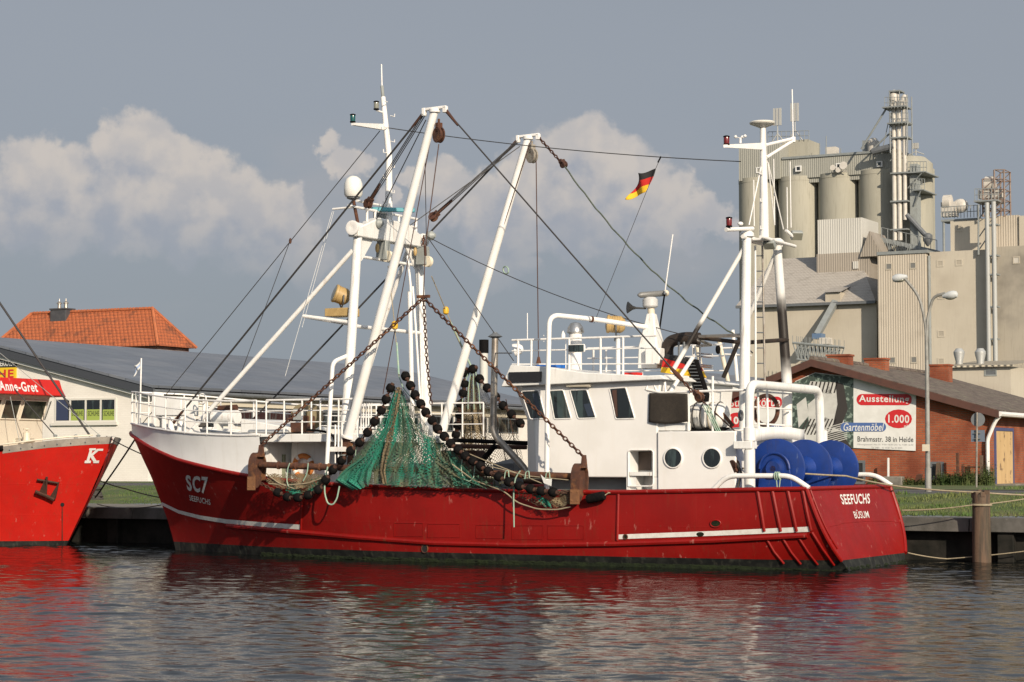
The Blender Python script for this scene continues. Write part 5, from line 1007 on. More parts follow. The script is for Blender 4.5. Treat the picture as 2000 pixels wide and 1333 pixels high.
# booms
BTOP = {s: V3((9.65, s * 2.5, 11.12)) for s in (-1, 1)}; BHEEL = {s: V3((7.05, s * 2.32, 3.05)) for s in (-1, 1)}
for s in (-1, 1):
    a, c = BHEEL[s], BTOP[s]; d = (c - a).normalized(); MB().tube([a, a.lerp(c, .02), a.lerp(c, .5), c], [.125, .125, .115, .10], 18).build('boom', M('boom_white' if s < 0 else 'boom_white_far', (.74, .73, .71), .4, var=(.64, .62, .57), scale=2, amt=.5, dirt=(.42, .3, .2), dlo=.72, dhi=.8, dscale=3), boat)
    MB().lathe(a - d * .02, d, [(.17, 0), (.17, .04), (.13, .05)], 18).build('boom_collar', white2, boat); b = MB(); b.cbox(a - d * .12, (.2, .10, .22), d); b.lathe(a + V3((0, -.08, -.25)), (0, 1, 0), [(.13, 0), (.13, .16)], 14); b.box((a.x - .2, a.y - .1, a.z - .75), (a.x + .1, a.y + .1, a.z - .3)); b.build('boom_heel', rust if s < 0 else white2, boat)
    MB().cbox(a + V3((-.25, 0, -.3)), (.5, .5, .12)).build('heel_bracket', white2, boat)
    b = MB(); b.cbox(c + V3((0, 0, .05)), (.68, .10, .07), (1, 0, .03)); b.cbox(c + V3((-.3, 0, -.02)), (.1, .12, .2)); b.cbox(c + V3((.3, 0, .0)), (.12, .1, .16)); b.lathe(c + V3((0, 0, -.06)), (0, 0, 1), [(.14, 0), (.14, .1)], 14); b.build('boom_head', white2, boat, bevel=.015)
    block(c + V3((.12, 0, -.62 if s < 0 else -.5)), (0, 0, -1), .2, rust if s < 0 else M('grimy_block', (.28, .26, .22), .7, var=(.1, .06, .04), scale=9))
cx = V3((6.98, -2.35, 2.45)); MB().lathe(cx + V3((0, 0, -.35)), (0, 0, 1), [(.13, 0), (.15, .02), (.15, .22), (.13, .24), (.13, .44), (.15, .46), (.15, .5), (.1, .52)], 16).build('swivel_lamp', greym, boat)
# wires
def wr(name, r, *pts, mat=None, sg=0): 
    P_ = [vp(*p) if len(p) == 3 else p[0] for p in pts]
    if sg and len(P_) == 2: P_ = sag(P_[0], P_[1], sg, 14)
    return MB().tube(P_, r, 5, cap=False).build(name, mat or wire, boat)
hp, hq = BTOP[-1] + V3((-.3, 0, -.02)), BTOP[1] + V3((-.3, 0, -.02))
for s, top in ((-1, hp), (1, hq)):
    ft = vp(334, 832, -1.72) if s < 0 else V3((vp(334, 832, -1.72).x, 1.72, vp(334, 832, -1.72).z))
    wr('fore_guy', .027, (top,), (ft,)); d = (top - ft).normalized(); MB().tube([ft, ft + d * .55], [.05, .035], 8).build('turnbuckle', rust, boat); MB().tube([top, top - d * .5], [.045, .03], 8).build('turnbuckle', rustd, boat)
    bl = V3((GU + .1, s * 1.55, 8.75)); dd = (top - bl).normalized(); block(bl + dd * .42, -dd, .125, rust)
    for k in (-.06, 0, .07): wr('topping_lift', .013, (top + V3((0, k, -.05)),), (bl + dd * .55 + V3((0, k * 1.3, 0)),))
    MB().tube([bl + dd * .55, bl + dd * 1.1], [.05, .03], 6).build('lift_shackle', rustd, boat)
    wr('lift_wire', .013, (top + V3((.05, 0, -.2)),), (V3((GU, s * .75, 8.6)),))
tp_ = BTOP[-1] + V3((.3, 0, 0)); ts_ = BTOP[1] + V3((.3, 0, 0)); AG = vp(1440, 925, -2.2)
wr('aft_guy', .02, (tp_,), (vp(1308, 716, -2.3),)); MB().tube([tp_, tp_ + (AG - tp_).normalized() * .55], [.05, .03], 8).build('turnbuckle', rustd, boat)
pA, pB, pC, pD = vp(1308, 716, -2.3), vp(1352, 765, -2.3), vp(1378, 792, -2.3), vp(1432, 900, -2.25)
MB().tube([pA, pA.lerp(pB, .3), pA.lerp(pB, .55)], [.03, .06, .05], 8).build('turnbuckle', rust, boat); MB().chain([pA.lerp(pB, .45), pB], .11, .018).build('guy_chain', rust, boat); block(vp(1366, 776, -2.3), (.6, 0, -.8), .105, rust)
for k in (-.06, 0, .06): wr('tackle_rope', .014, (pC + V3((k, 0, 0)),), (pD + V3((k * .6, 0, 0)),), mat=ropeg)
block(vp(1434, 908, -2.25), (-.4, 0, .9), .12, rust)
wr('tackle_wire', .018, (pB,), (vp(1452, 858, -1.5),), mat=rustd); MB().tube([vp(1405, 800, -1.8), vp(1432, 833, -1.7)], [.035, .05], 8).build('turnbuckle', rust, boat); bt('tackle_rope', .03, (1440, 905, -2.3), (1448, 925, -2.3), (1440, 955, -2.35), mat=roped)
MB().chain([ts_, vp(1100, 322, 2.4)], .12, .018).build('guy_chain', rustd, boat)
b = MB(); P_ = sag(vp(1100, 322, 2.4), vp(1432, 652, 1.6), .45, 30); b.tube([p + V3((0, 0, .02 * math.sin(i * 1.9))) for i, p in enumerate(P_)], .022, 6); b.build('aft_rope', M('green_grey_rope', (.06, .075, .055), .9, var=(.1, .12, .1), scale=8), boat)
wr('aft_rope_end', .018, (1432, 652, 1.6), (1470, 690, 1.4)); block(vp(1101, 322, 2.4), (.5, 0, -.8), .09, rustd)
wr('aerial_wire', .012, (757, 250, 0), (1447, 316, 0), sg=.12); wr('forestay', .012, (742, 256, 0), (275, 832, 0)); wr('pennant_line', .010, (567, 470, 0), (465, 745, -.4)); MB().ell(vp(567, 471, 0), (.04, .04, .08)).build('pennant_clip', rust, boat)
wr('halyard', .006, (649, 413, -1.5), (557, 735, -2.2), mat=sign_w); wr('halyard', .006, (652, 413, -1.5), (590, 640, -1.9), mat=sign_w)
wr('long_wire', .012, (832, 461, 1.3), (1350, 658, -.3), sg=.25); MB().torus(vp(988, 528, .9), (.47, .88, 0), .09, .018, 14, 5, sx=1.5, dirv=(.9, 0, -.35)).build('wire_ring', ropeg, boat)
wr('stay_wire', .012, (838, 468, 1.4), (1003, 705, -.5)); wr('gilson_wire', .012, (843, 262, -2.45), (748, 770, -2.0), mat=wirer); wr('gilson_wire', .011, (790, 480, -1.0), (668, 850, -2.2)); wr('gilson_wire', .01, (830, 300, -2.4), (833, 480, 1.2), mat=wirer)
wr('hoist_wire', .014, (1047, 305, 2.5), (1052, 712, 1.6), mat=wirer); MB().lathe(vp(1052, 716, 1.6), (0, 0, 1), [(.09, 0), (.03, .25)], 10).build('wire_anchor', rust, boat); wr('boom_wire', .012, (1037, 275, 2.4), (872, 790, 2.35), mat=wirer)
# gantry hanging gear
for (px, py, v_, w_, h_) in ((749, 490, -.3, .34, .5), (826, 500, 1.3, .34, .5)):
    c = vp(px, py, v_); b = MB(); b.hexa([c + V3((x * w_ * (.8 if z > 0 else 1) / 2, y * .12, z * h_ / 2)) for z in (-1, 1) for x, y in ((-1, -1), (1, -1), (1, 1), (-1, 1))]); o = b.build('warp_block', greym, boat, bevel=.02); MB().lathe(c + V3((.14, -.05, -.16)), (0, 1, 0), [(.15, -.03), (.11, .04), (.15, .11)], 16).build('sheave', cream, o); MB().chain([c + V3((0, 0, h_ / 2)), c + V3((0, .05, .55))], .1, .018).build('hanger_chain', rust, o)
for (px, py, v_) in ((738, 437, -.8), (840, 461, 1.5)): c = vp(px, py, v_); MB().lathe(c - V3((.14, 0, 0)), (1, 0, 0), [(.04, 0), (.12, .1), (.13, .2), (.05, .3)], 12).build('small_block', greym, boat)
c = vp(737, 485, -.6); MB().ell(c, (.06, .05, .13)).build('small_block', tan, boat); c = vp(811, 492, 1.1); MB().ell(c, (.05, .05, .12)).build('small_block', tan, boat)
bt('gantry_stay', .06, (796, 490, 1.35), (752, 620, 1.6), (697, 800, 2.0)); bt('ladder_pipe', .035, (796, 500, 1.0), (802, 560, 1.0), (806, 830, 1.2)); bt('ladder_pipe', .03, (806, 560, .8), (812, 640, .8), (824, 830, 1.0)); bt('cable_pipe', .03, (818, 520, 1.45), (826, 840, 1.9)); bt('inner_post', .06, (800, 570, .7), (806, 840, .9))
for (px0, py0, v0, px1, py1, v1) in ((608, 785, -2.3, 608, 842, -2.3), (655, 830, -2.45, 655, 905, -2.45), (661, 830, -2.45, 661, 905, -2.45), (668, 825, -2.4, 667, 905, -2.4)): bt('standpipe', .022, (px0, py0, v0), (px1, py1, v1))
b = MB()
for i in range(6): p = vp(700 + i * 5, 792, -1.0); b.tube([p + V3((0, 0, -.8)), p, p + V3((.03, .0, .05))], .02, 6)
b.build('rail_gate', white2, boat); bt('deck_hose', .03, (600, 840, -2.3), (630, 842, -2.35), (652, 850, -2.4), (658, 880, -2.45), (659, 905, -2.45), mat=black, fil=.2)
b = MB(); 
for y in (792, 815, 836): b.rod(vp(690, y, 1.5), vp(830, y, 2.2), .022, n=6)
for x in (705, 735, 765, 800): b.rod(vp(x, 792, 1.6), vp(x, 860, 1.6), .022, n=6)
b.build('railing', white2, boat)
# deck gear amidships
b = MB(); b.rod(vp(884, 860, .4), vp(1030, 866, .4), .055, n=10); b.build('dark_spar', black, boat); MB().rod(vp(890, 872, .8), vp(1028, 874, .8), .06).build('dark_spar', rustd, boat); bt('dark_spar', .07, (930, 912, -.3), (968, 870, -.3), mat=black)
a, c = vp(962, 938, -.6), vp(1003, 896, -.6); MB().hexa([(a.x, -.6, .95), (c.x, -.6, .95), (c.x, .3, .95), (a.x, .3, .95), (a.x, -.6, c.z - .12), (c.x, -.6, c.z - .12), (c.x - .2, .1, c.z), (a.x + .15, .1, c.z)]).build('sorting_machine', greyd, boat, bevel=.02); MB().box((a.x + .05, -.66, c.z - .45), (a.x + .2, -.61, c.z - .32)).build('maker_plate', sign_w, boat)
for (x0, x1, y0, y1, v_, m_) in ((700, 860, 905, 955, .3, greyd), (860, 930, 880, 940, .9, rustd), (730, 830, 862, 880, .8, white), (745, 770, 885, 935, -.8, orange)): a, c = vp(x0, y1, v_), vp(x1, y0, v_); MB().box((a.x, v_, .95), (c.x, v_ + .5, c.z)).build('deck_bin' if m_ is not orange else 'oilskin_bin', m_, boat, bevel=.03) if m_ is not orange else None
b = MB(); b.tube(fillet([vp(967, 656, -1.0), vp(963, 848, -1.0), vp(1022, 912, -1.1), vp(1034, 930, -1.1)], .25), .085, 14); st = b.build('galvanised_stack', galv, boat); MB().lathe(vp(967, 658, -1.0), (0, 0, 1), [(.05, -.05), (.19, .0), (.06, .09), (.06, .11)], 16).build('rain_cap', greyd, st); MB().rod(vp(966, 690, -1.0), vp(1000, 690, -2), .015).build('stack_stay', greyd, st)
# wheelhouse
WV = -2.25; q = lambda px, py, v=WV: vp(px, py, v)
def lvl(px, py, aft, ch=.42):
    f = vp(px, py, WV + ch); uf = f.x; ua = q(aft, py).x; z = f.z
    return [V3((uf, WV + ch, z)), V3((uf + ch, WV, z)), V3((ua, WV, z)), V3((ua, -WV, z)), V3((uf + ch, -WV, z)), V3((uf, -WV - ch, z))]
LV = [lvl(1031, 932, 1284), lvl(1029, 818, 1284), lvl(1003, 750, 1290)]
b = MB(); vs = sum(LV, []); b.add(vs, [(i * 6 + j, i * 6 + (j + 1) % 6, (i + 1) * 6 + (j + 1) % 6, (i + 1) * 6 + j) for i in range(2) for j in range(6)] + [(5, 4, 3, 2, 1, 0), (12, 13, 14, 15, 16, 17)])
whl = b.build('wheelhouse', M('wheelhouse_white', (.72, .71, .69), .42, var=(.64, .63, .60), scale=1.4, amt=.5, streak=((.60, .55, .46), .25), bump=.10, bscale=2.2), boat, bevel=.03)
rl = lambda px, py: vp(px, py, WV - .2)
b = MB(); b.prism([rl(*p) for p in ((978, 756), (997, 713), (1065, 716.5), (1140, 728), (1264, 734), (1290, 733), (1300, 741), (1264, 743), (1200, 746), (1083, 751))], (0, 2 * -(WV - .2), 0)); rfw = b.build('roof', white, boat, bevel=.02)
a, c = vp(994, 747, WV - .24), vp(1057, 726, WV - .24); MB().box((a.x, WV - .25, a.z), (c.x, WV - .21, c.z)).build('name_board', M('scratched_black', (.014, .014, .016), .45, var=(.10, .10, .10), scale=22, amt=.7, lo=.62, hi=.7), rfw)
def pane(pts, mat, v=WV - .004, fr=.018):
    P_ = [vp(x, y, v) for x, y in pts]; P_ = fillet(P_ + [P_[0], P_[1]], .045, 4)[1:-1]; n = len(P_); P_ = P_[:n - 1]
    o = MB().tube(P_, fr, 6, closed=True).build('window', white2, boat); g = MB(); g.prism([p + V3((0, -.006, 0)) for p in P_], (0, .02, 0)); g.build('pane', mat, o); return o
pane([(1018, 764), (1052, 763), (1066, 818), (1036, 819)], glass); pane([(1073, 763), (1100, 762), (1116, 818), (1083, 819)], glass); pane([(1113, 762), (1146, 761), (1164, 817), (1129, 818)], glass)
o = pane([(1190, 759), (1222, 757), (1240, 818), (1203, 819)], glass); MB().prism([vp(x, y, WV - .03) for x, y in ((1195, 763), (1204, 761), (1206, 814), (1203, 814))], (0, .01, 0)).build('wooden_post', M('brown_wood', (.07, .035, .025), .6), o)
for pts in ([(1040, 770), (1048, 768), (1058, 812), (1050, 813)], [(1140, 790), (1152, 788), (1160, 812), (1148, 814)]): MB().prism([vp(x, y, WV - .0135) for x, y in pts], (0, .002, 0)).build('painted_gleam', gleamb, whl)  # thin bluish slips paint a reflected gleam onto two panes
MB().tube([vp(1107, 753, WV - .08), vp(1153, 753, WV - .08)], .045, 8).build('strip_light', cream, whl)
# doorway niche and lower house
a, c = q(1284, 958, -2.3), q(1437, 842, -2.3); lh = MB().box((a.x - .0, -2.3, .95), (c.x, 2.3, c.z)).build('aft_house', MATS['wheelhouse_white'], boat, bevel=.03)
a0_ = q(1062, 945, -1.8); MB().box((a0_.x, -1.8, .95), (q(1232, 945, -1.8).x, 1.8, LV[0][0].z)).build('engine_casing', greym, boat)
dO, dI = q(1222, 962, -2.3), q(1284, 873, -2.3); zd1 = q(1250, 879, -2.3).z; pil_ = MB().box((dO.x, -2.254, .95), (dI.x + .004, -1.6, LV[0][0].z + .003)).build('door_pillar', MATS['wheelhouse_white'], boat)
P_ = fillet([vp(x, y, -2.262) for x, y in ((1227, 950), (1227, 879), (1276, 879), (1276, 950), (1227, 950))], .09, 4)
dn = MB().tube(P_, .017, 6).build('doorway', white2, boat)
n0, n1 = vp(1228, 958, -2.26), vp(1275, 880, -2.26); nb = -1.72
for o_ in (whl, pil_): cut(o_, (n0.x + .015, -2.6, .9), (n1.x - .015, nb, n1.z - .012))
MB().box((n0.x - .1, nb - .004, .95), (n1.x + .1, nb + .05, n1.z + .1)).build('niche_back', MATS['wheelhouse_white'], dn)
MB().box((n0.x + .02, nb - .03, vp(1250, 919, nb).z), (n0.x + .34, nb - .006, n1.z - .02)).build('brown_panel', M('brown_panel', (.10, .07, .055), .6, var=(.07, .05, .04), scale=5), dn)
zl_ = vp(1250, 922, -2.26).z; MB().box((n0.x + .016, -2.26, zl_ - .09), (n1.x - .016, nb - .035, zl_)).build('door_ledge', white, dn); MB().box((n0.x + .016, -2.20, .95), (n0.x + .16, nb - .035, zl_ - .092)).build('ledge_post', white, dn)
for px in (1315, 1391):
    c = vp(px, 895, -2.3); r_ = .215; o = MB().lathe(c, (0, -1, 0), [(r_ + .04, 0), (r_ + .035, .012), (r_ + .02, .035), (r_, .035), (r_, -.0)], 28).build('porthole', white2, boat); MB().lathe(c + V3((0, .0, 0)), (0, -1, 0), [(r_, .0), (r_ * .98, .012), (.01, .013)], 28).build('pane', glass, o)
for (px, py) in ((1262, 893), (1252, 946)): p = vp(px, py, -2.3)
# monkey island: rails, vents, radar pedestal
zr_ = lambda u: q(1100, 722).z
def mrail(v_):
    b = MB()
    for y0, y1 in ((665, 656), (686, 680), (712, 711)): b.rod(vp(1000, y0, -2.1) * 1 if v_ < 0 else V3((vp(1000, y0, -2.1).x, v_, vp(1000, y0, -2.1).z)), vp(1282, y1, -2.1) if v_ < 0 else V3((vp(1282, y1, -2.1).x, v_, vp(1282, y1, -2.1).z)), .026 if y0 == 665 else .018, n=7)
    for x, yt, yb in ((1012, 665, 716), (1038, 664, 718), (1112, 662, 727), (1173, 660, 732), (1217, 658, 735)): p, t_ = vp(x, yb, -2.1), vp(x, yt, -2.1); b.rod((p.x, v_, p.z), (t_.x, v_, t_.z), .028, n=7)
    return b.build('railing', white2, boat)
mrail(-2.1); mrail(2.1)
c = vp(1124, 725, -.6); b = MB(); ztop = vp(1124, 652, -.6).z; b.lathe(c + V3((0, 0, -.1)), (0, 0, 1), [(.16, 0), (.16, ztop - c.z + .1)], 18); vt = b.build('vent_trunk', white2, boat); MB().lathe((c.x, -.6, ztop), (0, 0, 1), [(.155, 0), (.215, .02), (.215, .06), (.19, .16), (.12, .26), (.02, .29)], 20).build('vent_cowl', chrome, vt)
c = vp(1129, 681, -2.1); fl = MB().hexa([c + V3((x * .23 * (1 if y < 0 else .7), y * .1, z * .1 * (1 if y < 0 else .6))) for z in (-1, 1) for x, y in ((-1, -1), (1, -1), (1, 1), (-1, 1))]).build('floodlight', white2, boat, bevel=.02); MB().box((c.x - .2, c.y - .112, c.z - .08), (c.x + .2, c.y - .102, c.z + .08)).build('lens', glass, fl)
c = vp(1010, 683, -1.7); fl = MB().lathe(c, (-.8, -.3, -.25), [(.05, -.15), (.13, -.08), (.16, .05), (.16, .08)], 14).build('floodlight', white2, boat); MB().lathe(c, (-.8, -.3, -.25), [(.15, .081), (.01, .095)], 14).build('lens', lens, fl)
searchlight(vp(1203, 634, -.2), (-.75, -.35, .05), .21, .46); p = vp(1207, 655, -.2); MB().rod((p.x, -.2, p.z - 1.05), (p.x, -.2, p.z), .055).build('searchlight_post', white2, boat)
for (px, yb, yt, v_) in ((1030, 665, 612, -1.2), (1105, 730, 660, -1.0), (1062, 668, 655, -1.6)): bt('whip_antenna', .012, (px, yb, v_), (px, yt, v_))
MB().lathe(vp(1100, 662, -1.0), (0, 0, 1), [(.05, 0), (.055, .1), (.01, .2)], 10).build('gps_antenna', white2, boat); MB().box((vp(1055, 718, -1).x, -1.2, vp(1055, 718, -1).z - .02), (vp(1092, 716, -1).x, -.6, vp(1055, 716, -1).z + .04)).build('blue_tarp', bluec, boat); a = vp(1222, 735, -1.4); MB().box((a.x, -1.5, a.z - .05), (a.x + .35, -1.2, a.z + .08)).build('red_box', fl_r, boat)
bt('arch_pipe', .06, (1068, 962, -2.75), (1069, 800, -2.72), (1073, 615, -2.6), (1160, 624, -1.5), (1268, 640, -.05), fil=.28, n=14, k=7); c = vp(1155, 624, -1.55); d = (vp(1268, 640, -.05) - vp(1160, 624, -1.5)).normalized(); MB().lathe(c, d, [(.078, -.03), (.078, .03)], 14).build('pipe_clamp', rust, boat)
c = vp(1273, 712, 0); z0 = c.z; b = MB(); b.add([V3((c.x + x * w_, y * w_, z0 + h)) for w_, h in ((.27, -.1), (.25, .45), (.15, .95), (.1, 1.25)) for x, y in ((-1, -1), (1, -1), (1, 1), (-1, 1))], [(i * 4 + j, i * 4 + (j + 1) % 4, i * 4 + 4 + (j + 1) % 4, i * 4 + 4 + j) for i in range(3) for j in range(4)] + [(12, 13, 14, 15)]); b.box((c.x + .0, -.42, z0 - .02), (c.x + .4, -.1, z0 + .38)); rp = b.build('radar_pedestal', white, boat, bevel=.03)
MB().rod((c.x, 0, z0 + 1.2), vp(1271, 600, 0), .09, n=12).build('radar_post', cream, rp); t_ = vp(1270, 592, 0); MB().lathe(t_ + V3((0, 0, -.12)), (0, 0, 1), [(.15, 0), (.19, .04), (.19, .2), (.13, .26)], 18).build('radar_motor', M('radar_grey', (.5, .5, .49), .4), rp); b = MB(); s0, s1 = vp(1246, 577, -.3), vp(1300, 573, .35); b.tube([s0, s0.lerp(s1, .1), s0.lerp(s1, .9), s1], [.03, .075, .075, .05], 10); b.build('radar_scanner', M('scanner_grey', (.16, .16, .155), .4), rp); MB().ell(s1, (.09, .09, .085)).build('scanner_cap', cream, rp)
h0, h1 = vp(1226, 601, -.35), vp(1262, 603, -.05); d = (h1 - h0).normalized(); MB().lathe(h0, d, [(.15, 0), (.11, .05), (.05, .13), (.025, .22), (.022, (h1 - h0).length)], 14).build('horn', sign_k, rp)
bt('whip_antenna', .016, (1314, 458, .2), (1298, 575, .2)); bt('whip_base', .022, (1298, 575, .2), (1280, 700, .2), mat=black)
# funnel and exhaust
fa = vp(1330, 742, 0); b = MB(); pz = lambda px, py: vp(px, py, -.55)
b.prism([pz(*p) for p in ((1292, 846), (1296, 732), (1345, 732), (1385, 846))], (0, 1.1, 0)); fn_ = b.build('funnel_casing', white, boat, bevel=.03)
b = MB(); b.mi = 0; P_ = lambda *l: [vp(x, y, -.56) for x, y in l]
b.prism(P_((1292, 717), (1296, 700), (1338, 712), (1343, 722)), (0, 1.0, 0)); o1 = b.build('red_band', fl_r, fn_); MB().prism(P_((1290, 728), (1292, 717.5), (1343, 722.5), (1349, 735)), (0, 1.0, 0)).build('gold_band', fl_y, fn_); MB().prism(P_((1296, 699.5), (1299, 692), (1334, 700), (1338, 711.5)), (0, 1.0, 0)).build('black_band', fl_k, fn_)
b = MB(); b.prism([vp(x, y, -.6) for x, y in ((1340, 703), (1357, 703), (1379, 770), (1377, 790), (1366, 790))], (0, .22, 0)); gr_ = b.build('exhaust_grille', black, boat); b = MB()
for i in range(11): y = 708 + i * 6.5; x = 1341 + i * 2.1; b.rod(vp(x, y, -.63), vp(x + 15, y, -.63), .012, n=5)
b.build('grille_bars', greyd, gr_)
bt('exhaust_pipe', .15, (1304, 712, .1), (1303, 668, .1), (1338, 660, .1), (1366, 662, .1), mat=soot, fil=.45, n=16, k=8); MB().ell(vp(1352, 657, .1), (.09, .05, .06)).build('exhaust_flap', soot, boat)
b = MB()
for x in (1326, 1336): b.rod(vp(x, 700, -.2), vp(x, 668, -.2), .03, n=6)
b.build('exhaust_support', greyd, boat)
b = MB()
for y in (690, 696, 712, 716): b.rod(vp(1362, y, .6), vp(1392, y + 3, -.4), .022, n=6)
b.rod(vp(1367, 665, .3), vp(1367, 735, .3), .03, n=6); b.rod(vp(1355, 680, .3), vp(1355, 735, .3), .025, n=6); b.build('railing', white2, boat)
# aft upper deck: rails, canvas
b = MB(); b.rod(vp(1290, 767, -2.25), vp(1462, 762, -2.25), .03, n=8)
for x, yt in ((1345, 766), (1392, 735)): b.rod(vp(x, 842, -2.25), vp(x, yt, -2.25), .03, n=8)
b.rod(vp(1265, 762, -2.25), vp(1290, 767, -2.25), .03); b.build('railing', white2, boat)
b = MB(); b.surf(lambda i, j: vp(1268 + 74 * i + (3 * (1 - j)) * (i - .5), 825 - 57 * j - 4 * i * 0 + 3.5 * math.sin(math.pi * i) * (1 - j) + 2 * i * (j - .5), -2.3 - .03 * math.sin(i * 7) * (1 - j)), 16, 10); cv_ = b.build('canvas_dodger', canvas, boat); sm_ = cv_.modifiers.new('thick', 'SOLIDIFY'); sm_.thickness = .012
b = MB(); b.box((vp(1276, 842, -2.2).x, -2.2, vp(1276, 842, -2.2).z), (vp(1340, 822, -2.2).x, -1.9, vp(1340, 826, -2.2).z)); b.build('locker', white, boat, bevel=.02)
b = MB()
for (a, c) in (((1268, 745), (1262, 762)), ((1298, 744), (1300, 766)), ((1272, 738), (1283, 765))): b.rod(vp(*a, -2.2), vp(*c, -2.25), .03, n=7)
b.build('roof_strut', white2, boat)
bt('roof_strut', .05, (1352, 700, -.9), (1308, 768, -2.2))
# life raft
lr0, lr1 = vp(1347, 814, -1.6), vp(1421, 814, -1.6); lf_ = thing('life_raft', 'white barrel life raft canister strapped on the trawler aft house roof', 'life raft', (lr0.x, -1.6, lr0.z - .35)); Lr = (lr1 - lr0).length
MB().lathe(lr0, (1, 0, 0), [(.16, 0), (.26, .05), (.31, .14), (.315, .3), (.325, .31), (.325, .36), (.315, .37), (.32, Lr * .5 - .03), (.345, Lr * .5 - .02), (.345, Lr * .5 + .02), (.32, Lr * .5 + .03), (.315, Lr - .14), (.26, Lr - .05), (.16, Lr)], 28).build('canister', M('canister_white', (.66, .65, .62), .45, var=(.55, .54, .5), scale=4), lf_)
for k in (.22, .42, .62, .82): MB().torus(lr0 + V3((Lr * k, 0, 0)), (1, 0, 0), .335, .014, 28, 5).build('strap', roped if k != .62 else ropet, lf_)
b = MB(); b.box((lr0.x - .05, -1.85, lr0.z - .38), (lr1.x, -1.8, lr0.z - .3)); b.box((lr0.x - .05, -1.4, lr0.z - .38), (lr1.x, -1.35, lr0.z - .3)); [b.box((lr0.x + Lr * k, -1.86, lr0.z - .37), (lr0.x + Lr * k + .06, -1.34, lr0.z - .26)) for k in (.1, .5, .88)]; b.build('cradle', black, lf_)
# aft gallows
AU = 17.35
def Msoot(name, zc, zw):
    m = bpy.data.materials.new(name); m.use_nodes = True; t = m.node_tree; p = t.nodes['Principled BSDF']; p.inputs['Roughness'].default_value = .5
    co = t.nodes.new('ShaderNodeTexCoord').outputs['Object']; s = t.nodes.new('ShaderNodeSeparateXYZ'); t.links.new(co, s.inputs[0]); n = t.nodes.new('ShaderNodeTexNoise'); n.inputs['Scale'].default_value = 3; t.links.new(co, n.inputs['Vector'])
    d = mth(t, 'ABSOLUTE', mth(t, 'SUBTRACT', mth(t, 'MULTIPLY_ADD', n.outputs['Fac'], .5, s.outputs[2]), zc + .25)); k = smooth(t, d, zw * 1.5, zw * .55)
    t.links.new(mixc(t, k, (.70, .69, .66), (.02, .015, .012)), p.inputs['Base Color']); return m
legp = [V3((AU, -1.42, .95)), V3((AU + .03, -1.385, 4.4)), V3((AU - .05, -.985, 7.75))]
MB().tube(legp, [.13, .125, .105], 16).build('gallows_leg', white, boat); MB().tube([V3((p.x, -p.y, p.z)) for p in legp], [.13, .125, .105], 16).build('gallows_leg', Msoot('sooted_white', 5.55, .85), boat)
for side in (-1, 1):
    MB().lathe((AU - .05, side * .985, 7.72), (0, 0, 1), [(.14, 0), (.17, .02), (.17, .10), (.1, .16)], 16).build('leg_cap', white2, boat)
    a = V3((AU - .1, side * 1.0, 7.5)); c = vp(1312, 728, -1.6); c = V3((c.x, side * 1.6, c.z)); mid_ = a.lerp(c, .12) 
    MB().tube([a, mid_, a.lerp(c, .5), c], .055, 12).build('gallows_brace', Msoot('brace_soot' + str(side), 5.4, .3) if side < 0 else Msoot('brace_soot_far', 5.0, .9), boat)
b = MB(); b.rod((AU - .05, -1.25, 7.72), (AU - .05, 1.25, 7.72), .05); b.rod((AU + .3, -1.0, 7.72), (AU + .3, 1.3, 7.7), .04); b.rod(vp(1418, 449, -2.0), vp(1470, 447, -.9), .05); b.rod(vp(1535, 450, 1.0), vp(1548, 462, 1.2), .04); b.box((AU - .3, -.7, 7.68), (AU + .3, .7, 7.73)); b.build('gallows_top', white2, boat)
mt_ = vp(1490, 250, 0); MB().tube([V3((AU, 0, 7.7)), V3((AU, 0, 8.6)), mt_], [.115, .105, .07], 14).build('aft_mast', white2, boat); b = MB()
for i in range(6): z = 8.0 + i * .33; s_ = 1 if i % 2 else -1; b.tube([V3((AU, s_ * .1, z)), V3((AU, s_ * .24, z)), V3((AU, s_ * .24, z + .07))], .013, 5)
b.build('mast_steps', white2, boat)
c = vp(1489, 243, 0); MB().lathe(c, (0, 0, 1), [(.06, -.1), (.12, -.07), (.30, .0), (.315, .03), (.29, .06), (.1, .085), (.01, .09)], 28).build('radar_disc', M('disc_cream', (.60, .58, .52), .35), boat)
b = MB(); a, c = vp(1413, 287, -1.55), vp(1488, 285, 0); b.prism([a + V3((0, 0, .05)), c + V3((0, 0, .07)), c + V3((0, 0, -.1)), a + V3((0, 0, -.02))], (.08, .03, 0)); b.rod(vp(1495, 284, 0), vp(1549, 271, 1.1), .04); b.rod(vp(1497, 308, 0), vp(1548, 276, 1.1), .04); b.rod(vp(1549, 278, 1.1), vp(1549, 268, 1.1), .06); b.build('mast_arm', white2, boat)
navlight(vp(1419, 284, -1.45), red_l, .07, .19); navlight(vp(1424, 444, -1.95), red_l, .07, .2)
b = MB(); c = vp(1446, 280, -.9); b.rod(c, c + V3((0, 0, .12)), .03); 
for x, y in ((-.12, 0), (.12, 0), (0, .12)): b.rod(c + V3((0, 0, .12)), c + V3((x, y, .16)), .01, n=5); b.ell(c + V3((x, y, .16)), (.04, .04, .04), 8, 6)
b.build('anemometer', white2, boat); c = vp(1446, 440, -1.3); MB().ell(c + V3((0, 0, .03)), (.07, .07, .05)).build('gps_dome', white2, boat)
bt('whip_antenna', .016, (1549, 270, 1.1), (1547, 175, 1.1)); bt('whip_antenna', .015, (1513, 440, .5), (1511, 311, .5)); bt('whip_antenna', .014, (1473, 442, -.6), (1472, 352, -.6)); bt('whip_antenna', .013, (1545, 445, 1.2), (1543, 316, 1.2)); bt('whip_antenna', .013, (1538, 447, 1.0), (1537, 366, 1.0))
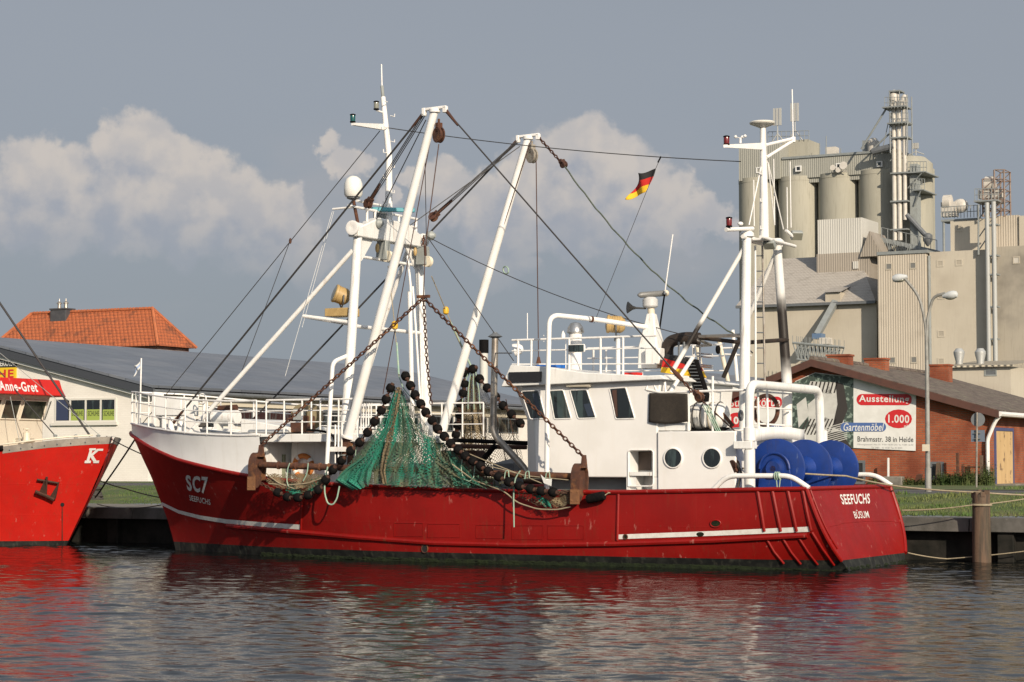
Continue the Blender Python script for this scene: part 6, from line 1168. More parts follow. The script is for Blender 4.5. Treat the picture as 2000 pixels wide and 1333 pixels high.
for (a, c) in (((1488, 318, 0), (1463, 440, -1.0)), ((1500, 318, 0), (1530, 448, 1.0)), ((1500, 318, 0), (1513, 440, .5))): bt('mast_stay', .016, a, c)
for (px, py, v_, d) in ((1503, 478, -.3, (.05, -.6, -.6)), (1556, 460, 1.3, (.5, -.6, -.5))):
    c = vp(px, py, v_); d = V3(d).normalized(); sx_ = d.cross(V3((0, 0, 1))).normalized(); fl = MB().cbox(c, (.13, .28, .22), d).build('floodlight', greym, boat, bevel=.02); MB().cbox(c + d * .07, (.012, .24, .18), d).build('lens', lens, fl)
bt('ladder_rail', .026, (1475, 480, -.4), (1476, 760, -.4)); bt('ladder_rail', .026, (1489, 480, .0), (1494, 760, .0), mat=MATS['galvanised_pipe']); 
for i in range(9): y = 500 + i * 30; MB().rod(vp(1475.2, y, -.4), vp(1490 + i * .4, y, 0), .016, n=5).build('ladder_rung', greyd, boat)
bt('ring_bar', .045, (1366, 658, -.6), (1458, 655, -1.3), mat=MATS['galvanised_pipe']); bt('ring_bar', .05, (1366, 660, -.6), (1452, 670, -.6), (1538, 664, 1.2), mat=soot); bt('ring_bar', .04, (1364, 664, -.6), (1388, 674, .8), (1362, 676, 1.2), mat=MATS['galvanised_pipe'])
# portal frame over the net drum
PU = 17.9; zP = 4.2
MB().tube(fillet([V3((PU, -2.43, .95)), V3((PU, -2.40, zP)), V3((PU, 2.25, zP)), V3((PU, 2.43, .95))], .35, 8), .105, 16).build('portal_frame', white, boat)
for side in (-1, 1): MB().lathe((PU, side * 2.41, 2.9), (0, 0, 1), [(.105, 0), (.14, .01), (.14, .3), (.105, .31)], 18).build('portal_sleeve', white2, boat); MB().lathe((PU, side * 2.42, .95), (0, 0, 1), [(.125, 0), (.125, 1.75), (.105, 1.76)], 18).build('portal_base', white, boat)
MB().box((PU - .35, -2.55, 2.72), (PU + .1, -2.2, 2.9)).build('portal_bracket', white, boat, bevel=.02)
b = MB(); pp = [vp(1470 + 100 * i / 10, 840 + 2.0 * math.sin(math.pi * i / 10) * -3, -1.6 + 2.6 * i / 10) for i in range(11)]; b.surf(lambda i, j: pp[round(i * 10)] + V3((0, 0, -.28 * j)), 10, 1); b.surf(lambda i, j: pp[round(i * 10)] + V3((-.9 * j, 0, 0)), 10, 1); pf = b.build('rear_platform', white, boat); sm_ = pf.modifiers.new('thick', 'SOLIDIFY'); sm_.thickness = .02
b = MB()
for y0, y1 in ((764, 770), (795, 800), (827, 832)): b.rod(vp(1468, y0, -1.5), vp(1546, y1, 1.2), .022, n=6)
b.rod(vp(1480, 760, -1.2), vp(1482, 838, -1.2), .03, n=6); b.rod(vp(1498, 760, -.6), vp(1500, 838, -.6), .03, n=6); b.build('railing', white2, boat)
MB().torus(vp(1496, 802, .6), (.3, .95, 0), .36, .055, 26, 8).build('rusty_hoop', rust, boat)
MB().torus(vp(1447, 812, -1.9), (1, 0, 0), .1, .035, 16, 6).build('fairlead_wheel', greyd, boat)
# stern rails
for side in (-1, 1):
    P_ = [vp(1392, 958, -2.93), vp(1420, 930, -2.93), vp(1545, 930, -2.93), vp(1580, 954, -2.93)]; P_ = [V3((p.x, side * 2.93, p.z)) for p in P_]; MB().tube(fillet(P_, .3, 6), .06, 12).build('stern_rail', white2, boat)
b = MB()
for k in range(3): b.torus(vp(1515 + k * 4, 930, -2.93), (1, 0, .1 * k), .085, .014, 14, 5)
b.tube([vp(1516, 934, -2.97), vp(1518, 953, -2.97)], .012, 5); b.tube([vp(1524, 934, -2.97), vp(1522, 953, -2.97)], .012, 5); b.build('rope_lashing', ropeg, boat)
# net drum
DU, DZ, DR = 18.34, 2.27, .69
nd = thing('net_drum', 'big blue net drum with three round flanges on the trawler stern', 'net drum', (DU, 0, .95))
for v_ in (-1.86, 0, 1.86): MB().lathe((DU, v_ - .03, DZ), (0, 1, 0), [(.02, 0), (DR - .03, 0), (DR, .012), (DR, .05), (DR - .03, .06), (.02, .06)], 56).build('flange', blue, nd)
MB().lathe((DU, -1.86, DZ), (0, 1, 0), [(.17, .04), (.17, 3.7)], 24).build('core', blue, nd)
for v_ in (-1.86, 0, 1.86): MB().lathe((DU, v_ - .26, DZ), (0, 1, 0), [(.17, 0), (.22, .1), (.3, .22)], 24).build('hub', blue, nd)
P_ = [V3((DU + .36 * math.cos(R(a)), -1.99, DZ + .36 * math.sin(R(a)))) for a in range(0, 181, 15)]; P_ = [V3((DU + .52, -1.99, .95))] + P_ + [V3((DU - .52, -1.99, .95))]; MB().prism(P_, (0, .07, 0)).build('bearing_plate', blue, nd, bevel=.01); MB().tube([p + V3((0, -.02, 0)) for p in P_[1:-1]], .03, 6).build('plate_rim', blue, nd)
MB().lathe((DU, -2.12, DZ), (0, 1, 0), [(.075, 0), (.085, .02), (.085, .13)], 6).build('axle_end', rust, nd); MB().prism([V3((DU + x, 1.99, z)) for x, z in ((.5, .95), (.3, DZ + .3), (-.3, DZ + .3), (-.5, .95))], (0, .07, 0)).build('bearing_plate', blue, nd)
b = MB(); a = V3((DU - .9, -1.8, DZ - .1)); b.prism([a, a + V3((.35, 0, -.35)), a + V3((.35, 0, -.5)), a + V3((0, 0, -.25))], (0, .3, 0)); b.box((DU - .85, -1.9, .95), (DU + .7, 1.9, 1.15)); b.build('drum_bed', blue, nd)
# ================================================================== trawl gear
def Mnet(name, c1, c2, cell=.05, fill=.34, dens=.15, cs=6.0):
    m = bpy.data.materials.new(name); m.use_nodes = True; t = m.node_tree; p = t.nodes['Principled BSDF']; p.inputs['Roughness'].default_value = .9
    uv = t.nodes.new('ShaderNodeUVMap').outputs[0]; s = t.nodes.new('ShaderNodeSeparateXYZ'); 
    nz_ = t.nodes.new('ShaderNodeTexNoise'); nz_.inputs['Scale'].default_value = 1.6; nz_.inputs['Detail'].default_value = 3; t.links.new(uv, nz_.inputs['Vector'])
    wv_ = t.nodes.new('ShaderNodeVectorMath'); wv_.operation = 'MULTIPLY_ADD'; t.links.new(nz_.outputs['Color'], wv_.inputs[0]); wv_.inputs[1].default_value = (.3, .3, 0); t.links.new(uv, wv_.inputs[2]); t.links.new(wv_.outputs[0], s.inputs[0])
    d1 = mth(t, 'FRACT', mth(t, 'MULTIPLY', mth(t, 'ADD', s.outputs[0], s.outputs[1]), 1 / cell)); d2 = mth(t, 'FRACT', mth(t, 'MULTIPLY', mth(t, 'SUBTRACT', s.outputs[0], s.outputs[1]), 1 / cell))
    mp = t.nodes.new('ShaderNodeMapping'); mp.inputs['Scale'].default_value = (cs, .6, 1); t.links.new(uv, mp.inputs[0]); n = t.nodes.new('ShaderNodeTexNoise'); n.inputs['Scale'].default_value = 1; n.inputs['Detail'].default_value = 5; t.links.new(mp.outputs[0], n.inputs['Vector'])
    mp2 = t.nodes.new('ShaderNodeMapping'); mp2.inputs['Scale'].default_value = (cs * .8, .5, 1); mp2.inputs['Location'].default_value = (7, 3, 0); t.links.new(uv, mp2.inputs[0]); n2 = t.nodes.new('ShaderNodeTexNoise'); n2.inputs['Scale'].default_value = 1.3; n2.inputs['Detail'].default_value = 4; t.links.new(mp2.outputs[0], n2.inputs['Vector'])
    th = mth(t, 'MULTIPLY_ADD', smooth(t, n2.outputs['Fac'], .35, .72), dens * 2.2, fill)
    hit = mth(t, 'MAXIMUM', mth(t, 'LESS_THAN', d1, th), mth(t, 'LESS_THAN', d2, th)); hit = mth(t, 'MAXIMUM', hit, mth(t, 'GREATER_THAN', th, fill + dens * 2.1))
    t.links.new(mixc(t, smooth(t, n.outputs['Fac'], .42, .60), tuple(c1), tuple(c2)), p.inputs['Base Color']); t.links.new(hit, p.inputs['Alpha']); MATS[name] = m; return m
netg = Mnet('green_netting', (.010, .15, .10), (.10, .105, .06), .085, .26, .20, 3.5)
netg2 = Mnet('bright_green_netting', (.018, .175, .12), (.03, .14, .095), .09, .36, .2, 3)
nett = Mnet('tan_netting', (.17, .13, .075), (.11, .085, .05), .075, .28, .2, 3); nettd = Mnet('dark_netting', (.05, .045, .03), (.09, .07, .04), .07, .16, .10, 5); netr = Mnet('open_tan_netting', (.20, .17, .11), (.12, .09, .05), .11, .16, .03, 3)
netk = Mnet('olive_netting', (.02, .11, .075), (.10, .10, .06), .085, .2, .14, 3)
def pl(pts, t):
    n = len(pts) - 1; x = t * n; i = min(int(x), n - 1); f = x - i; return pts[i][0] + (pts[i + 1][0] - pts[i][0]) * f, pts[i][1] + (pts[i + 1][1] - pts[i][1]) * f
def drape(name, L, Rr, v0, v1, mat, par, folds=6, amp=.07, nu=40, nv=30, W=1.5, ph=0.0, bulge=0.0):
    b = MB()
    def fn(i, j):
        a, c = pl(L, j), pl(Rr, j); x, y = a[0] + (c[0] - a[0]) * i, a[1] + (c[1] - a[1]) * i
        v = v0 + (v1 - v0) * j + amp * (.25 + .75 * j) * (math.sin(i * folds * 6.283 + ph + 1.5 * math.sin(j * 3 + i * 4)) + .5 * math.sin(i * folds * 14.1 + ph * 2 + j * 4)) - bulge * math.sin(math.pi * i) * j
        return vp(x + 2.0 * math.sin(j * 9 + i * 20 + ph), y + 1.2 * math.sin(i * 30 + ph), v)
    h = (vp(*L[0], v0) - vp(*L[-1], v1)).length
    b.surf(fn, nu, nv, uvf=lambda i, j: (i * W, j * h)); return b.build(name, mat, par, ang=180)
tr = thing('beam_trawl', 'rusty beam trawl with green netting hanging from the near port boom', 'beam trawl', vp(815, 918, -3.2))
bA, bB = vp(508, 908, -3.14), vp(1122, 931, -3.14)
b = MB(); b.tube([bA, bA.lerp(bB, .3), bA.lerp(bB, .5), bB], .08, 14); bm_ = b.build('beam', rust, tr)
for k in (.06, .12, .2, .23, .55, .68, .84): MB().lathe(bA.lerp(bB, k), bB - bA, [(.083, 0), (.1, .01), (.1, .05), (.083, .06)], 14).build('collar', rust, bm_)
def shoe(c, s, lab=None):
    zt_, zb_ = c.z + .30, c.z - .62; out = [V3((0, -.22, zb_))] + [V3((0, -.22, c.z - .05))] + [V3((0, .22 * math.cos(R(a)) * -1, c.z - .02 + .30 * math.sin(R(a)))) for a in range(20, 161, 20)] + [V3((0, .22, c.z - .05)), V3((0, .18, c.z - .38)), V3((0, .0, zb_ + .05))]
    b = MB(); P_ = [V3((c.x, c.y + p.y, p.z)) for p in out]; b.prism(P_, (.05, 0, 0)); n = len(P_)
    for a_, c_ in zip(P_[:-2], P_[1:-1]): b.hexa([a_ + V3((-.09, 0, 0)), c_ + V3((-.09, 0, 0)), c_ + V3((.12, 0, 0)), a_ + V3((.12, 0, 0)), *( [q_ + (q_ - V3((c.x, c.y, c.z - .1))).normalized() * .03 for q_ in (a_ + V3((-.09, 0, 0)), c_ + V3((-.09, 0, 0)), c_ + V3((.12, 0, 0)), a_ + V3((.12, 0, 0)))])])
    o = b.build('shoe', rust, tr); b = MB(); b.box((c.x - .10, c.y - .275, zb_ - .02), (c.x + .13, c.y - .245, zb_ + .32)); [b.ell((c.x + dx, c.y - .275, zb_ + dz), (.02, .015, .02), 8, 5) for dx in (-.06, .09) for dz in (.06, .26)]
    b.build('sole_plate', M('worn_rust' + str(s), (.19, .085, .035), .8, var=(.10, .045, .025), scale=5, bump=.3), o); b = MB(); b.prism([V3((c.x + .1, c.y - .13, c.z + .2)), V3((c.x + .1, c.y + .13, c.z + .2)), V3((c.x + .1, c.y + .06, c.z + .5)), V3((c.x + .1, c.y - .06, c.z + .5))], (.06, 0, 0)); b.build('lifting_eye', rust, o); return V3((c.x + .1, c.y, c.z + .47))
e0 = shoe(bA + V3((-.1, 0, 0)), 0); e1 = shoe(bB + V3((.12, 0, 0)), 1)
apx_ = vp(827, 582, -3.0)
MB().chain([apx_, e0], .15, .019).build('chain', rust, tr); MB().chain([apx_, e1], .15, .019).build('chain', rust, tr); MB().chain([apx_, vp(833, 700, -2.95), vp(842, 790, -2.9)], .13, .014).build('chain', rustd, tr)
MB().cbox(apx_ + V3((0, 0, .03)), (.34, .08, .07)).build('spreader', rust, tr); MB().tube([apx_ + V3((0, 0, .05)), vp(831, 480, -2.85), BTOP[-1] + V3((.12, 0, -.85))], .014, 5).build('hoist_wire', wirer, tr); b = MB(); b.tube([vp(831, 500, -2.86), vp(830, 480, -2.86)], .035, 6); b.build('wire_clamp', rustd, tr)
# bobbins
proto = None
def bobbin_mesh(par, c, d, s=1.0, nm='bobbin'):
    d = V3(d).normalized(); b = MB(); b.mi = 0; b.lathe(c - d * .085 * s, d, [(.03, 0), (.085 * s, .0), (.108 * s, .03 * s), (.115 * s, .085 * s), (.108 * s, .14 * s), (.085 * s, .17 * s), (.03, .17 * s)], 14); b.mi = 1; b.lathe(c - d * .13 * s, d, [(.045 * s, 0), (.055 * s, .02), (.055 * s, .24 * s), (.045 * s, .26 * s)], 10); return b.build(nm, [black, rustd], par, ang=50)
def bobbins(par, pts, v, s=1.0):
    W_ = [vp(x, y, v + random.uniform(-.05, .05)) for x, y in pts]
    for i, c in enumerate(W_): d = W_[min(i + 1, len(W_) - 1)] - W_[max(i - 1, 0)]; bobbin_mesh(par, c, d + V3((random.uniform(-.3, .3), random.uniform(-.6, .2), random.uniform(-.3, .3))) * d.length * .4, s)
    MB().tube(W_, .022, 6).build('foot_rope', rustd, par)
z7 = lambda l: [(600 + x / 5.127, 720 + y / 5.127) for x, y in l]; z4 = lambda l: [(820 + x / 3.507, 640 + y / 3.507) for x, y in l]; z0_ = lambda l: [(860 + x / 4.165, 640 + y / 4.165) for x, y in l]; z2 = lambda l: [(240 + x / 3.174, 700 + y / 3.174) for x, y in l]
left = z7([(905, 80), (835, 195), (790, 308), (742, 420), (675, 530), (605, 640), (525, 740), (435, 825), (345, 920), (258, 1015), (185, 1115)]) + z2([(1210, 815), (1150, 848), (1085, 864), (1020, 860), (960, 832)])
right = z7([(985, 78), (1035, 172), (1080, 265), (1137, 355), (1187, 440), (1250, 520), (1307, 605), (1373, 680)]) + z4([(210, 795), (262, 838), (312, 880), (362, 915), (415, 950), (470, 985), (540, 1022), (610, 1058), (682, 1085), (758, 1105), (832, 1120), (912, 1128)])
drape('netting', [(773, 762), (748, 812), (710, 875), (668, 922), (658, 944)], [(787, 764), (816, 806), (848, 850), (905, 905), (1000, 950)], -3.2, -3.16, netk, tr, 8, .05, W=3.0, ph=6, nu=60)
bobbins(tr, left[1:], -3.4); bobbins(tr, right, -3.4); MB().chain([vp(*right[-1], -3.4), vp(1128, 962, -3.25)], .12, .018).build('foot_chain', rustd, tr); MB().chain([vp(*left[-1], -3.4), vp(510, 945, -3.25)], .12, .018).build('foot_chain', rust, tr)
# netting: draped from the peak down to the bulwark
drape('netting', [(770, 762), (752, 808), (722, 862), (690, 905), (664, 922), (655, 940)], [(784, 762), (800, 810), (815, 855), (808, 900), (805, 925), (802, 951)], -3.3, -3.3, netg, tr, 6, .06, W=1.3)
drape('netting', [(772, 768), (752, 835), (715, 890), (672, 918), (652, 938), (690, 958)], [(776, 768), (764, 830), (742, 880), (724, 920), (722, 940), (722, 950)], -3.36, -3.4, netg2, tr, 4, .06, W=.8, ph=1)
drape('netting', [(774, 756), (766, 800), (757, 845), (748, 880), (742, 920), (745, 945)], [(784, 758), (778, 800), (768, 845), (760, 880), (752, 920), (756, 945)], -3.36, -3.36, nett, tr, 2, .04, W=.35, ph=2, nu=14)
drape('netting', [(784, 800), (782, 850), (775, 890), (768, 920), (766, 952)], [(800, 815), (828, 850), (872, 905), (928, 935), (1000, 954)], -3.3, -3.26, netk, tr, 7, .06, W=2.2, ph=3)
drape('netting', [(830, 850), (824, 885), (818, 920), (815, 948)], [(852, 860), (862, 890), (858, 920), (862, 950)], -3.33, -3.3, netg, tr, 3, .05, W=.5, ph=4, nu=20); drape('netting', [(845, 852), (838, 900), (832, 948)], [(870, 868), (905, 905), (960, 950)], -3.32, -3.28, netk, tr, 5, .05, W=1.0, ph=5)
drape('netting', [(520, 926), (521, 938), (530, 948), (550, 956)], [(648, 926), (648, 932), (640, 942), (615, 953)], -3.25, -3.3, nett, tr, 4, .03, nu=30, nv=14, W=1.4, ph=1); drape('netting', [(555, 948), (562, 962), (570, 968)], [(650, 925), (640, 945), (622, 958)], -3.22, -3.24, netg, tr, 3, .03, nu=20, nv=8, W=1.0, ph=2)
drape('netting', [(975, 938), (992, 956), (1020, 975), (1050, 988)], [(1100, 962), (1112, 972), (1110, 984), (1100, 994)], -3.22, -3.26, netr, tr, 3, .03, nu=24, nv=12, W=1.6); drape('netting', [(1050, 965), (1065, 978), (1085, 990)], [(1118, 955), (1125, 968), (1122, 986)], -3.24, -3.27, nett, tr, 3, .03, nu=16, nv=8, W=.8); drape('netting', [(1040, 968), (1050, 975), (1062, 990)], [(1052, 968), (1066, 976), (1078, 992)], -3.27, -3.29, netg2, tr, 1, .02, nu=8, nv=6, W=.2)
def rope(par, r, mat, pts, v, name='lashing_rope'): return MB().tube(fillet([vp(x, y, v) for x, y in pts], .15, 4), r, 6).build(name, mat, par)
rope(tr, .020, ropeg, [(640, 912), (634, 940), (634, 965), (640, 984), (650, 987), (658, 975), (663, 950)], -3.33); rope(tr, .014, ropeg, [(566, 905), (562, 915), (560, 940), (563, 950)], -3.36); rope(tr, .014, ropeg, [(602, 905), (600, 925), (592, 940)], -3.36); rope(tr, .016, ropet, [(525, 945), (560, 948), (600, 945), (640, 930)], -3.3); rope(tr, .014, ropet, [(520, 925), (545, 945), (575, 955)], -3.32)
rope(tr, .016, ropet, [(880, 905), (925, 938), (985, 960), (1010, 982), (1050, 995), (1090, 996), (1115, 990)], -3.3); rope(tr, .017, ropeg, [(1016, 920), (1006, 935), (1003, 965), (1004, 1030)], -3.34); rope(tr, .014, ropeg, [(905, 885), (900, 915), (905, 935), (915, 942), (925, 935), (928, 905)], -3.3); rope(tr, .012, ropet, [(960, 912), (1030, 930), (1110, 938)], -3.35); rope(tr, .012, ropet, [(900, 880), (960, 905), (1010, 925), (1060, 945)], -3.33)
for x, y in ((985, 921), (1025, 922), (1065, 924)): rope(tr, .013, ropeg, [(x, y + 14), (x + 2, y), (x + 8, y - 2), (x + 9, y + 12)], -3.36)
for k in range(0, len(right) - 2, 3): x, y = right[k]; rope(tr, .010, ropey if k % 4 else ropeg, [(x - 5, y + 6), (x, y + 10), (x + 8, y + 7), (x + 10, y + 14)], -3.34)
for k in range(1, 11, 3): x, y = left[k]; rope(tr, .010, ropey if k % 4 == 1 else ropeg, [(x - 6, y - 2), (x + 3, y + 2), (x + 7, y - 4), (x + 4, y - 10)], -3.34)
rope(tr, .013, ropeg, [(779, 735), (788, 760), (802, 775), (825, 800), (840, 820)], -3.3); rope(tr, .013, ropeg, [(768, 765), (735, 812), (712, 845), (696, 870), (694, 890)], -3.3)
MB().tube([vp(740, 940, -3.0), vp(745, 935, -3.05), vp(752, 944, -3.0), vp(760, 948, -2.98)], .014, 5).build('rope_end', ropet, tr)
fy = vp(771, 636, -2.3); wr_ = MB().tube([vp(758, 520, -1.5), fy, vp(779, 734, -3.1)], .012, 6); wr_.build('lift_line', ropet, tr); MB().tube([vp(775, 670, -2.7), vp(779, 732, -3.1)], .024, 6).build('lift_rope', ropeg, tr)
b = MB(); b.lathe(fy, (0, 0, 1), [(.03, -.11), (.075, -.08), (.085, 0), (.075, .08), (.03, .11)], 14); b.build('yellow_float', yellow, tr)
b = MB(); P_ = [vp(x, y, -3.4) for x, y in ((1056, 927), (1068, 938), (1078, 935), (1077, 950), (1062, 944))]; b.add(P_, [(0, 1, 4), (1, 2, 3, 4)]); b.build('white_rag', sign_w, tr)
# small orange bundle and black buoy by the trawl
bk = tag(MB().lathe(vp(1146, 976, -3.12), vp(1182, 968, -3.12) - vp(1146, 976, -3.12), [(.06, 0), (.10, .02), (.11, .1), (.11, .4), (.1, .46), (.05, .48)], 14).build('dark_fender', black), 'small dark fender beside the right shoe of the trawl', 'fender'); MB().tube(fillet([vp(1181, 968, -3.12), vp(1190, 962, -3.05), vp(1195, 965, -2.97)], .1), .012, 5).build('fender_rope', ropet, bk)
# far trawl on the starboard boom
t2 = thing('beam_trawl', 'second beam trawl with brown net hanging from the far starboard boom', 'beam trawl', vp(950, 880, 3.1))
sb0 = vp(880, 905, 3.2); MB().rod((6.0, 3.3, 1.9), (12.5, 3.3, 1.9), .08, n=12).build('beam', rust, t2)
sl_ = z0_([(265, 338), (203, 365), (195, 458), (185, 535), (165, 625), (155, 712), (140, 797), (127, 872)]); sr_ = z0_([(320, 418), (382, 492), (450, 562), (510, 635), (578, 705), (650, 778)])
bobbins(t2, sl_, 2.9, 1.08); bobbins(t2, sr_, 2.9, 1.08)
drape('netting', [(918, 735), (905, 790), (900, 850), (905, 940)], [(926, 735), (935, 790), (948, 860), (965, 940)], 3.0, 2.9, nett, t2, 3, .06, W=.8); drape('netting', [(920, 725), (908, 790), (900, 860), (890, 940)], [(926, 725), (960, 780), (1005, 830), (1030, 940)], 3.1, 2.95, nettd, t2, 5, .06, W=2.2)
MB().tube([BTOP[1] + V3((.12, 0, -.8)), vp(828, 590, 2.9)], .001, 4); b = MB(); b.tube([vp(843, 540, 1.4), vp(871, 607, 2.4), vp(900, 675, 2.7), vp(920, 716, 2.95)], .014, 5); b.build('lift_line', ropet, t2); MB().tube([vp(880, 630, 2.5), vp(920, 716, 2.95)], .03, 6).build('lift_rope', ropeg, t2); MB().lathe(vp(871, 607, 2.42), (0, 0, 1), [(.03, -.11), (.075, -.08), (.085, 0), (.075, .08), (.03, .11)], 14).build('yellow_float', yellow, t2)
for k in range(4): MB().tube([vp(918 + k * 3, 716, 2.86), vp(905 + k * 10, 760, 2.86), vp(902 + k * 12, 800, 2.86)], .013, 5).build('lashing_rope', ropeg, t2)
for px in (915, 945, 975, 1000): MB().tube([vp(px - 12, 780 if px > 930 else 850, 2.9), vp(px + 18, 925, 2.9)], .012, 5).build('mesh_rope', rustd, t2)
# ================================================================== lifebuoy, flags, ropes
lc = vp(592, 911, -1.42); lb_ = thing('lifebuoy', 'orange lifebuoy with pale bands hung on the shelter wall', 'lifebuoy', lc)
b = MB(); n = 32; 
for i in range(n):
    pass
ringp = [lc + V3((.27 * math.cos(6.2832 * i / n), 0, .27 * math.sin(6.2832 * i / n))) for i in range(n)]; MB().tube(ringp, .068, 12, closed=True).build('ring', orange, lb_)
for a in (25, 115, 205, 295): MB().tube([lc + V3((.27 * math.cos(R(a + k)), 0, .27 * math.sin(R(a + k)))) for k in (0, 6, 12, 18)], .071, 12).build('reflective_band', sign_w, lb_)
def flag(name, lab, top, bot, fly, cols, nrow=12, ncol=18, wob=.06):
    top, bot, fly = V3(top), V3(bot), V3(fly); b = MB(); per = V3((.47, .88, 0)); vs = []
    for j in range(nrow + 1):
        h = top.lerp(bot, j / nrow)
        for i in range(ncol + 1):
            t = i / ncol; p = h + fly * t * (1 - .1 * j / nrow); p = p + per * wob * math.sin(t * 7 + j * .35) * (.3 + t) + V3((0, 0, -.10 * t * t * fly.length + .05 * math.sin(t * 9 + j * .3) * t)); vs.append(p)
    o = len(b.v); b.v += vs
    for j in range(nrow):
        for i in range(ncol): a = j * (ncol + 1) + i; b.f.append([a, a + 1, a + ncol + 2, a + ncol + 1]); b.m.append(int(j / nrow * len(cols)))
    ob = b.build(name, cols, ang=180); ob.modifiers.new('thick', 'SOLIDIFY').thickness = .006; return tag(ob, lab, 'flag')
flag('german_flag', 'black red and gold flag flying on a line below the aerial wire', vp(1281, 329, 0), vp(1262, 376, 0), vp(1234, 356, .15) - vp(1272, 345, 0), [fl_k, fl_r, fl_y], wob=.09)
wr('flag_halyard', .007, (1291, 306, 0), (1281, 329, 0), (1262, 376, 0), (1160, 632, -.4)); MB().tube([vp(1291, 306, 0), vp(1285, 318, 0)], .02, 6).build('halyard_toggle', black, boat)
flag('small_flag', 'small pale blue and white flag on the trawler bow staff', vp(276, 703, 0), vp(275, 719, 0), vp(261, 722, .0) - vp(276, 708, 0), [sign_w, M('pale_blue_cloth', (.30, .40, .60), .8), sign_w], 9, 10, .03)
def mrope(lab, r, mat, pts, s=0.0): 
    P_ = []
    for a, c in zip(pts, pts[1:]): P_ += sag(a, c, s, 10)[:-1]
    return tag(MB().tube(P_ + [V3(pts[-1])], r, 6, cap=False).build('mooring_rope', mat), lab, 'rope')
mrope('tan mooring line running right from the stern over the timber pile', .021, ropet, [vp(1450, 915, -2.0), vp(1652, 930, .2), vp(1760, 951, 2.9), vp(1910, 962, 3.25), vp(2060, 968, 4.5)], .02)
mrope('pale rope from the trawler stern to a knot low on the timber pile', .015, ropet, [vp(1762, 997, 2.9), vp(1890, 988, 3.1), vp(2040, 968, 4.0)], .03); mrope('thin slack line near the water right of the red transom', .014, ropet, [vp(1773, 1080, 2.6), vp(1850, 1092, 3.4), vp(2040, 1072, 3.55)], .02)
MB().tube([vp(2000, 972, 4.2), vp(1950, 990, 4.6), vp(1930, 1005, 4.4)], .02, 5).v
mrope('dark line slanting between the two bows above the grass', .018, roped, [vp(208, 853, 1.3), vp(300, 897, .1)], .03); mrope('thick dark mooring line from the trawler bow down to the quay', .026, roped, [vp(264, 858, .2), vp(205, 945, 3.2), vp(186, 972, 4.2)], .02); mrope('dark line from the left boat low across to the trawler bow', .018, roped, [vp(186, 935, 2.2), vp(245, 955, 1.4), vp(330, 975, .3)], .03); mrope('slack dark rope lying from the quay bollard to the trawler stem', .016, roped, [vp(190, 985, 4.2), vp(250, 992, 3.9), vp(322, 985, .3)], .04)
b = MB(); c = zp(186, 982, QZ)
for k in range(5): b.torus(c + V3((random.uniform(-.1, .1), random.uniform(-.1, .1), .06 + .06 * k)), (random.uniform(-.4, .4), random.uniform(-.4, .4), 1), .2, .045, 16, 6)
b.rod(c, c + V3((0, 0, .5)), .12); b.lathe(c + V3((0, 0, .42)), (0, 0, 1), [(.14, 0), (.2, .05), (.2, .1), (.1, .14)], 12); tag(b.build('quay_bollard', [roped]), 'dark bollard wrapped with thick rope on the quay between the bows', 'bollard')
# ================================================================== red boat on the left
b2 = thing('red_boat', 'bright red boat Anne-Gret with blunt bow at the left edge', 'boat', (-7, 1.3, 0)); C2 = 1.3
SU0 = lambda z: interp([(-1, -5.5), (0, -4.94), (1.2, -4.25), (2.2, -3.7), (3.1, -3.28), (4, -3.1)], z)
W2 = [(0, .03), (.25, .32), (.5, .56), (1, .95), (1.5, 1.28), (2.2, 1.66), (3, 2.02), (5, 2.6), (8, 3.0), (30, 3.0)]; T2 = [(0, .03), (.15, .42), (.4, .85), (.8, 1.32), (1.3, 1.78), (2, 2.25), (3, 2.75), (5, 3.15), (8, 3.3), (30, 3.3)]
zt2 = lambda d: interp([(0, 3.12), (1, 3.0), (2.2, 2.8), (4, 2.55), (8, 2.25), (30, 2.1)], d)
def h2(d, z, side, off=0):
    t = max(0, min(1.1, z / zt2(d))); return V3((SU0(z) - d, C2 + side * (interp(W2, d) + (interp(T2, d) - interp(W2, d)) * t ** 1.2 + off), z))
DS = [0, .03, .08, .15, .25, .4, .6, .8, 1, 1.3, 1.6, 2, 2.5, 3, 3.6, 4.4, 5.4, 7, 9, 12, 16, 20]
b = MB()
for side in (-1, 1):
    for zs_, mi in (((-.5, 0, .14), 1), (tuple([.14] + [None] * 8), 0)):
        vs = []; k_ = len(zs_); b.mi = mi
        for d in DS: vs += [h2(d, z if z is not None else .14 + (zt2(d) - .14) * j / 8, side) for j, z in enumerate(zs_)]
        fs = [(i * k_ + j, (i + 1) * k_ + j, (i + 1) * k_ + j + 1, i * k_ + j + 1) for i in range(len(DS) - 1) for j in range(k_ - 1)]; b.add(vs, fs if side < 0 else [f[::-1] for f in fs])
b.build('hull', [redb, boot], b2, ang=50)
b = MB(); b.surf(lambda i, j: (lambda d: V3((SU0(2.6) - .1 - d, C2 + (2 * j - 1) * (interp(T2, d) - .1), zt2(d) - .32)))(18 * i), 30, 2); b.build('deck', cream, b2)
capm = M('worn_grey_cap', (.30, .27, .24), .6, var=(.42, .38, .33), scale=3, amt=.9, dirt=(.15, .08, .05), dlo=.62, dhi=.75, dscale=3)
b = MB(); dd = [d for d in DS if d <= 2.0]
for side in (-1, 1): vs = sum([[h2(d, zt2(d) - .16, side, .012), h2(d, zt2(d) + .04, side, .03), h2(d, zt2(d) + .06, side, -.16)] for d in dd], []); b.add(vs, [(i * 3 + j, (i + 1) * 3 + j, (i + 1) * 3 + j + 1, i * 3 + j + 1) for i in range(len(dd) - 1) for j in range(2)])
cp = b.build('bow_cap', capm, b2); b = MB()
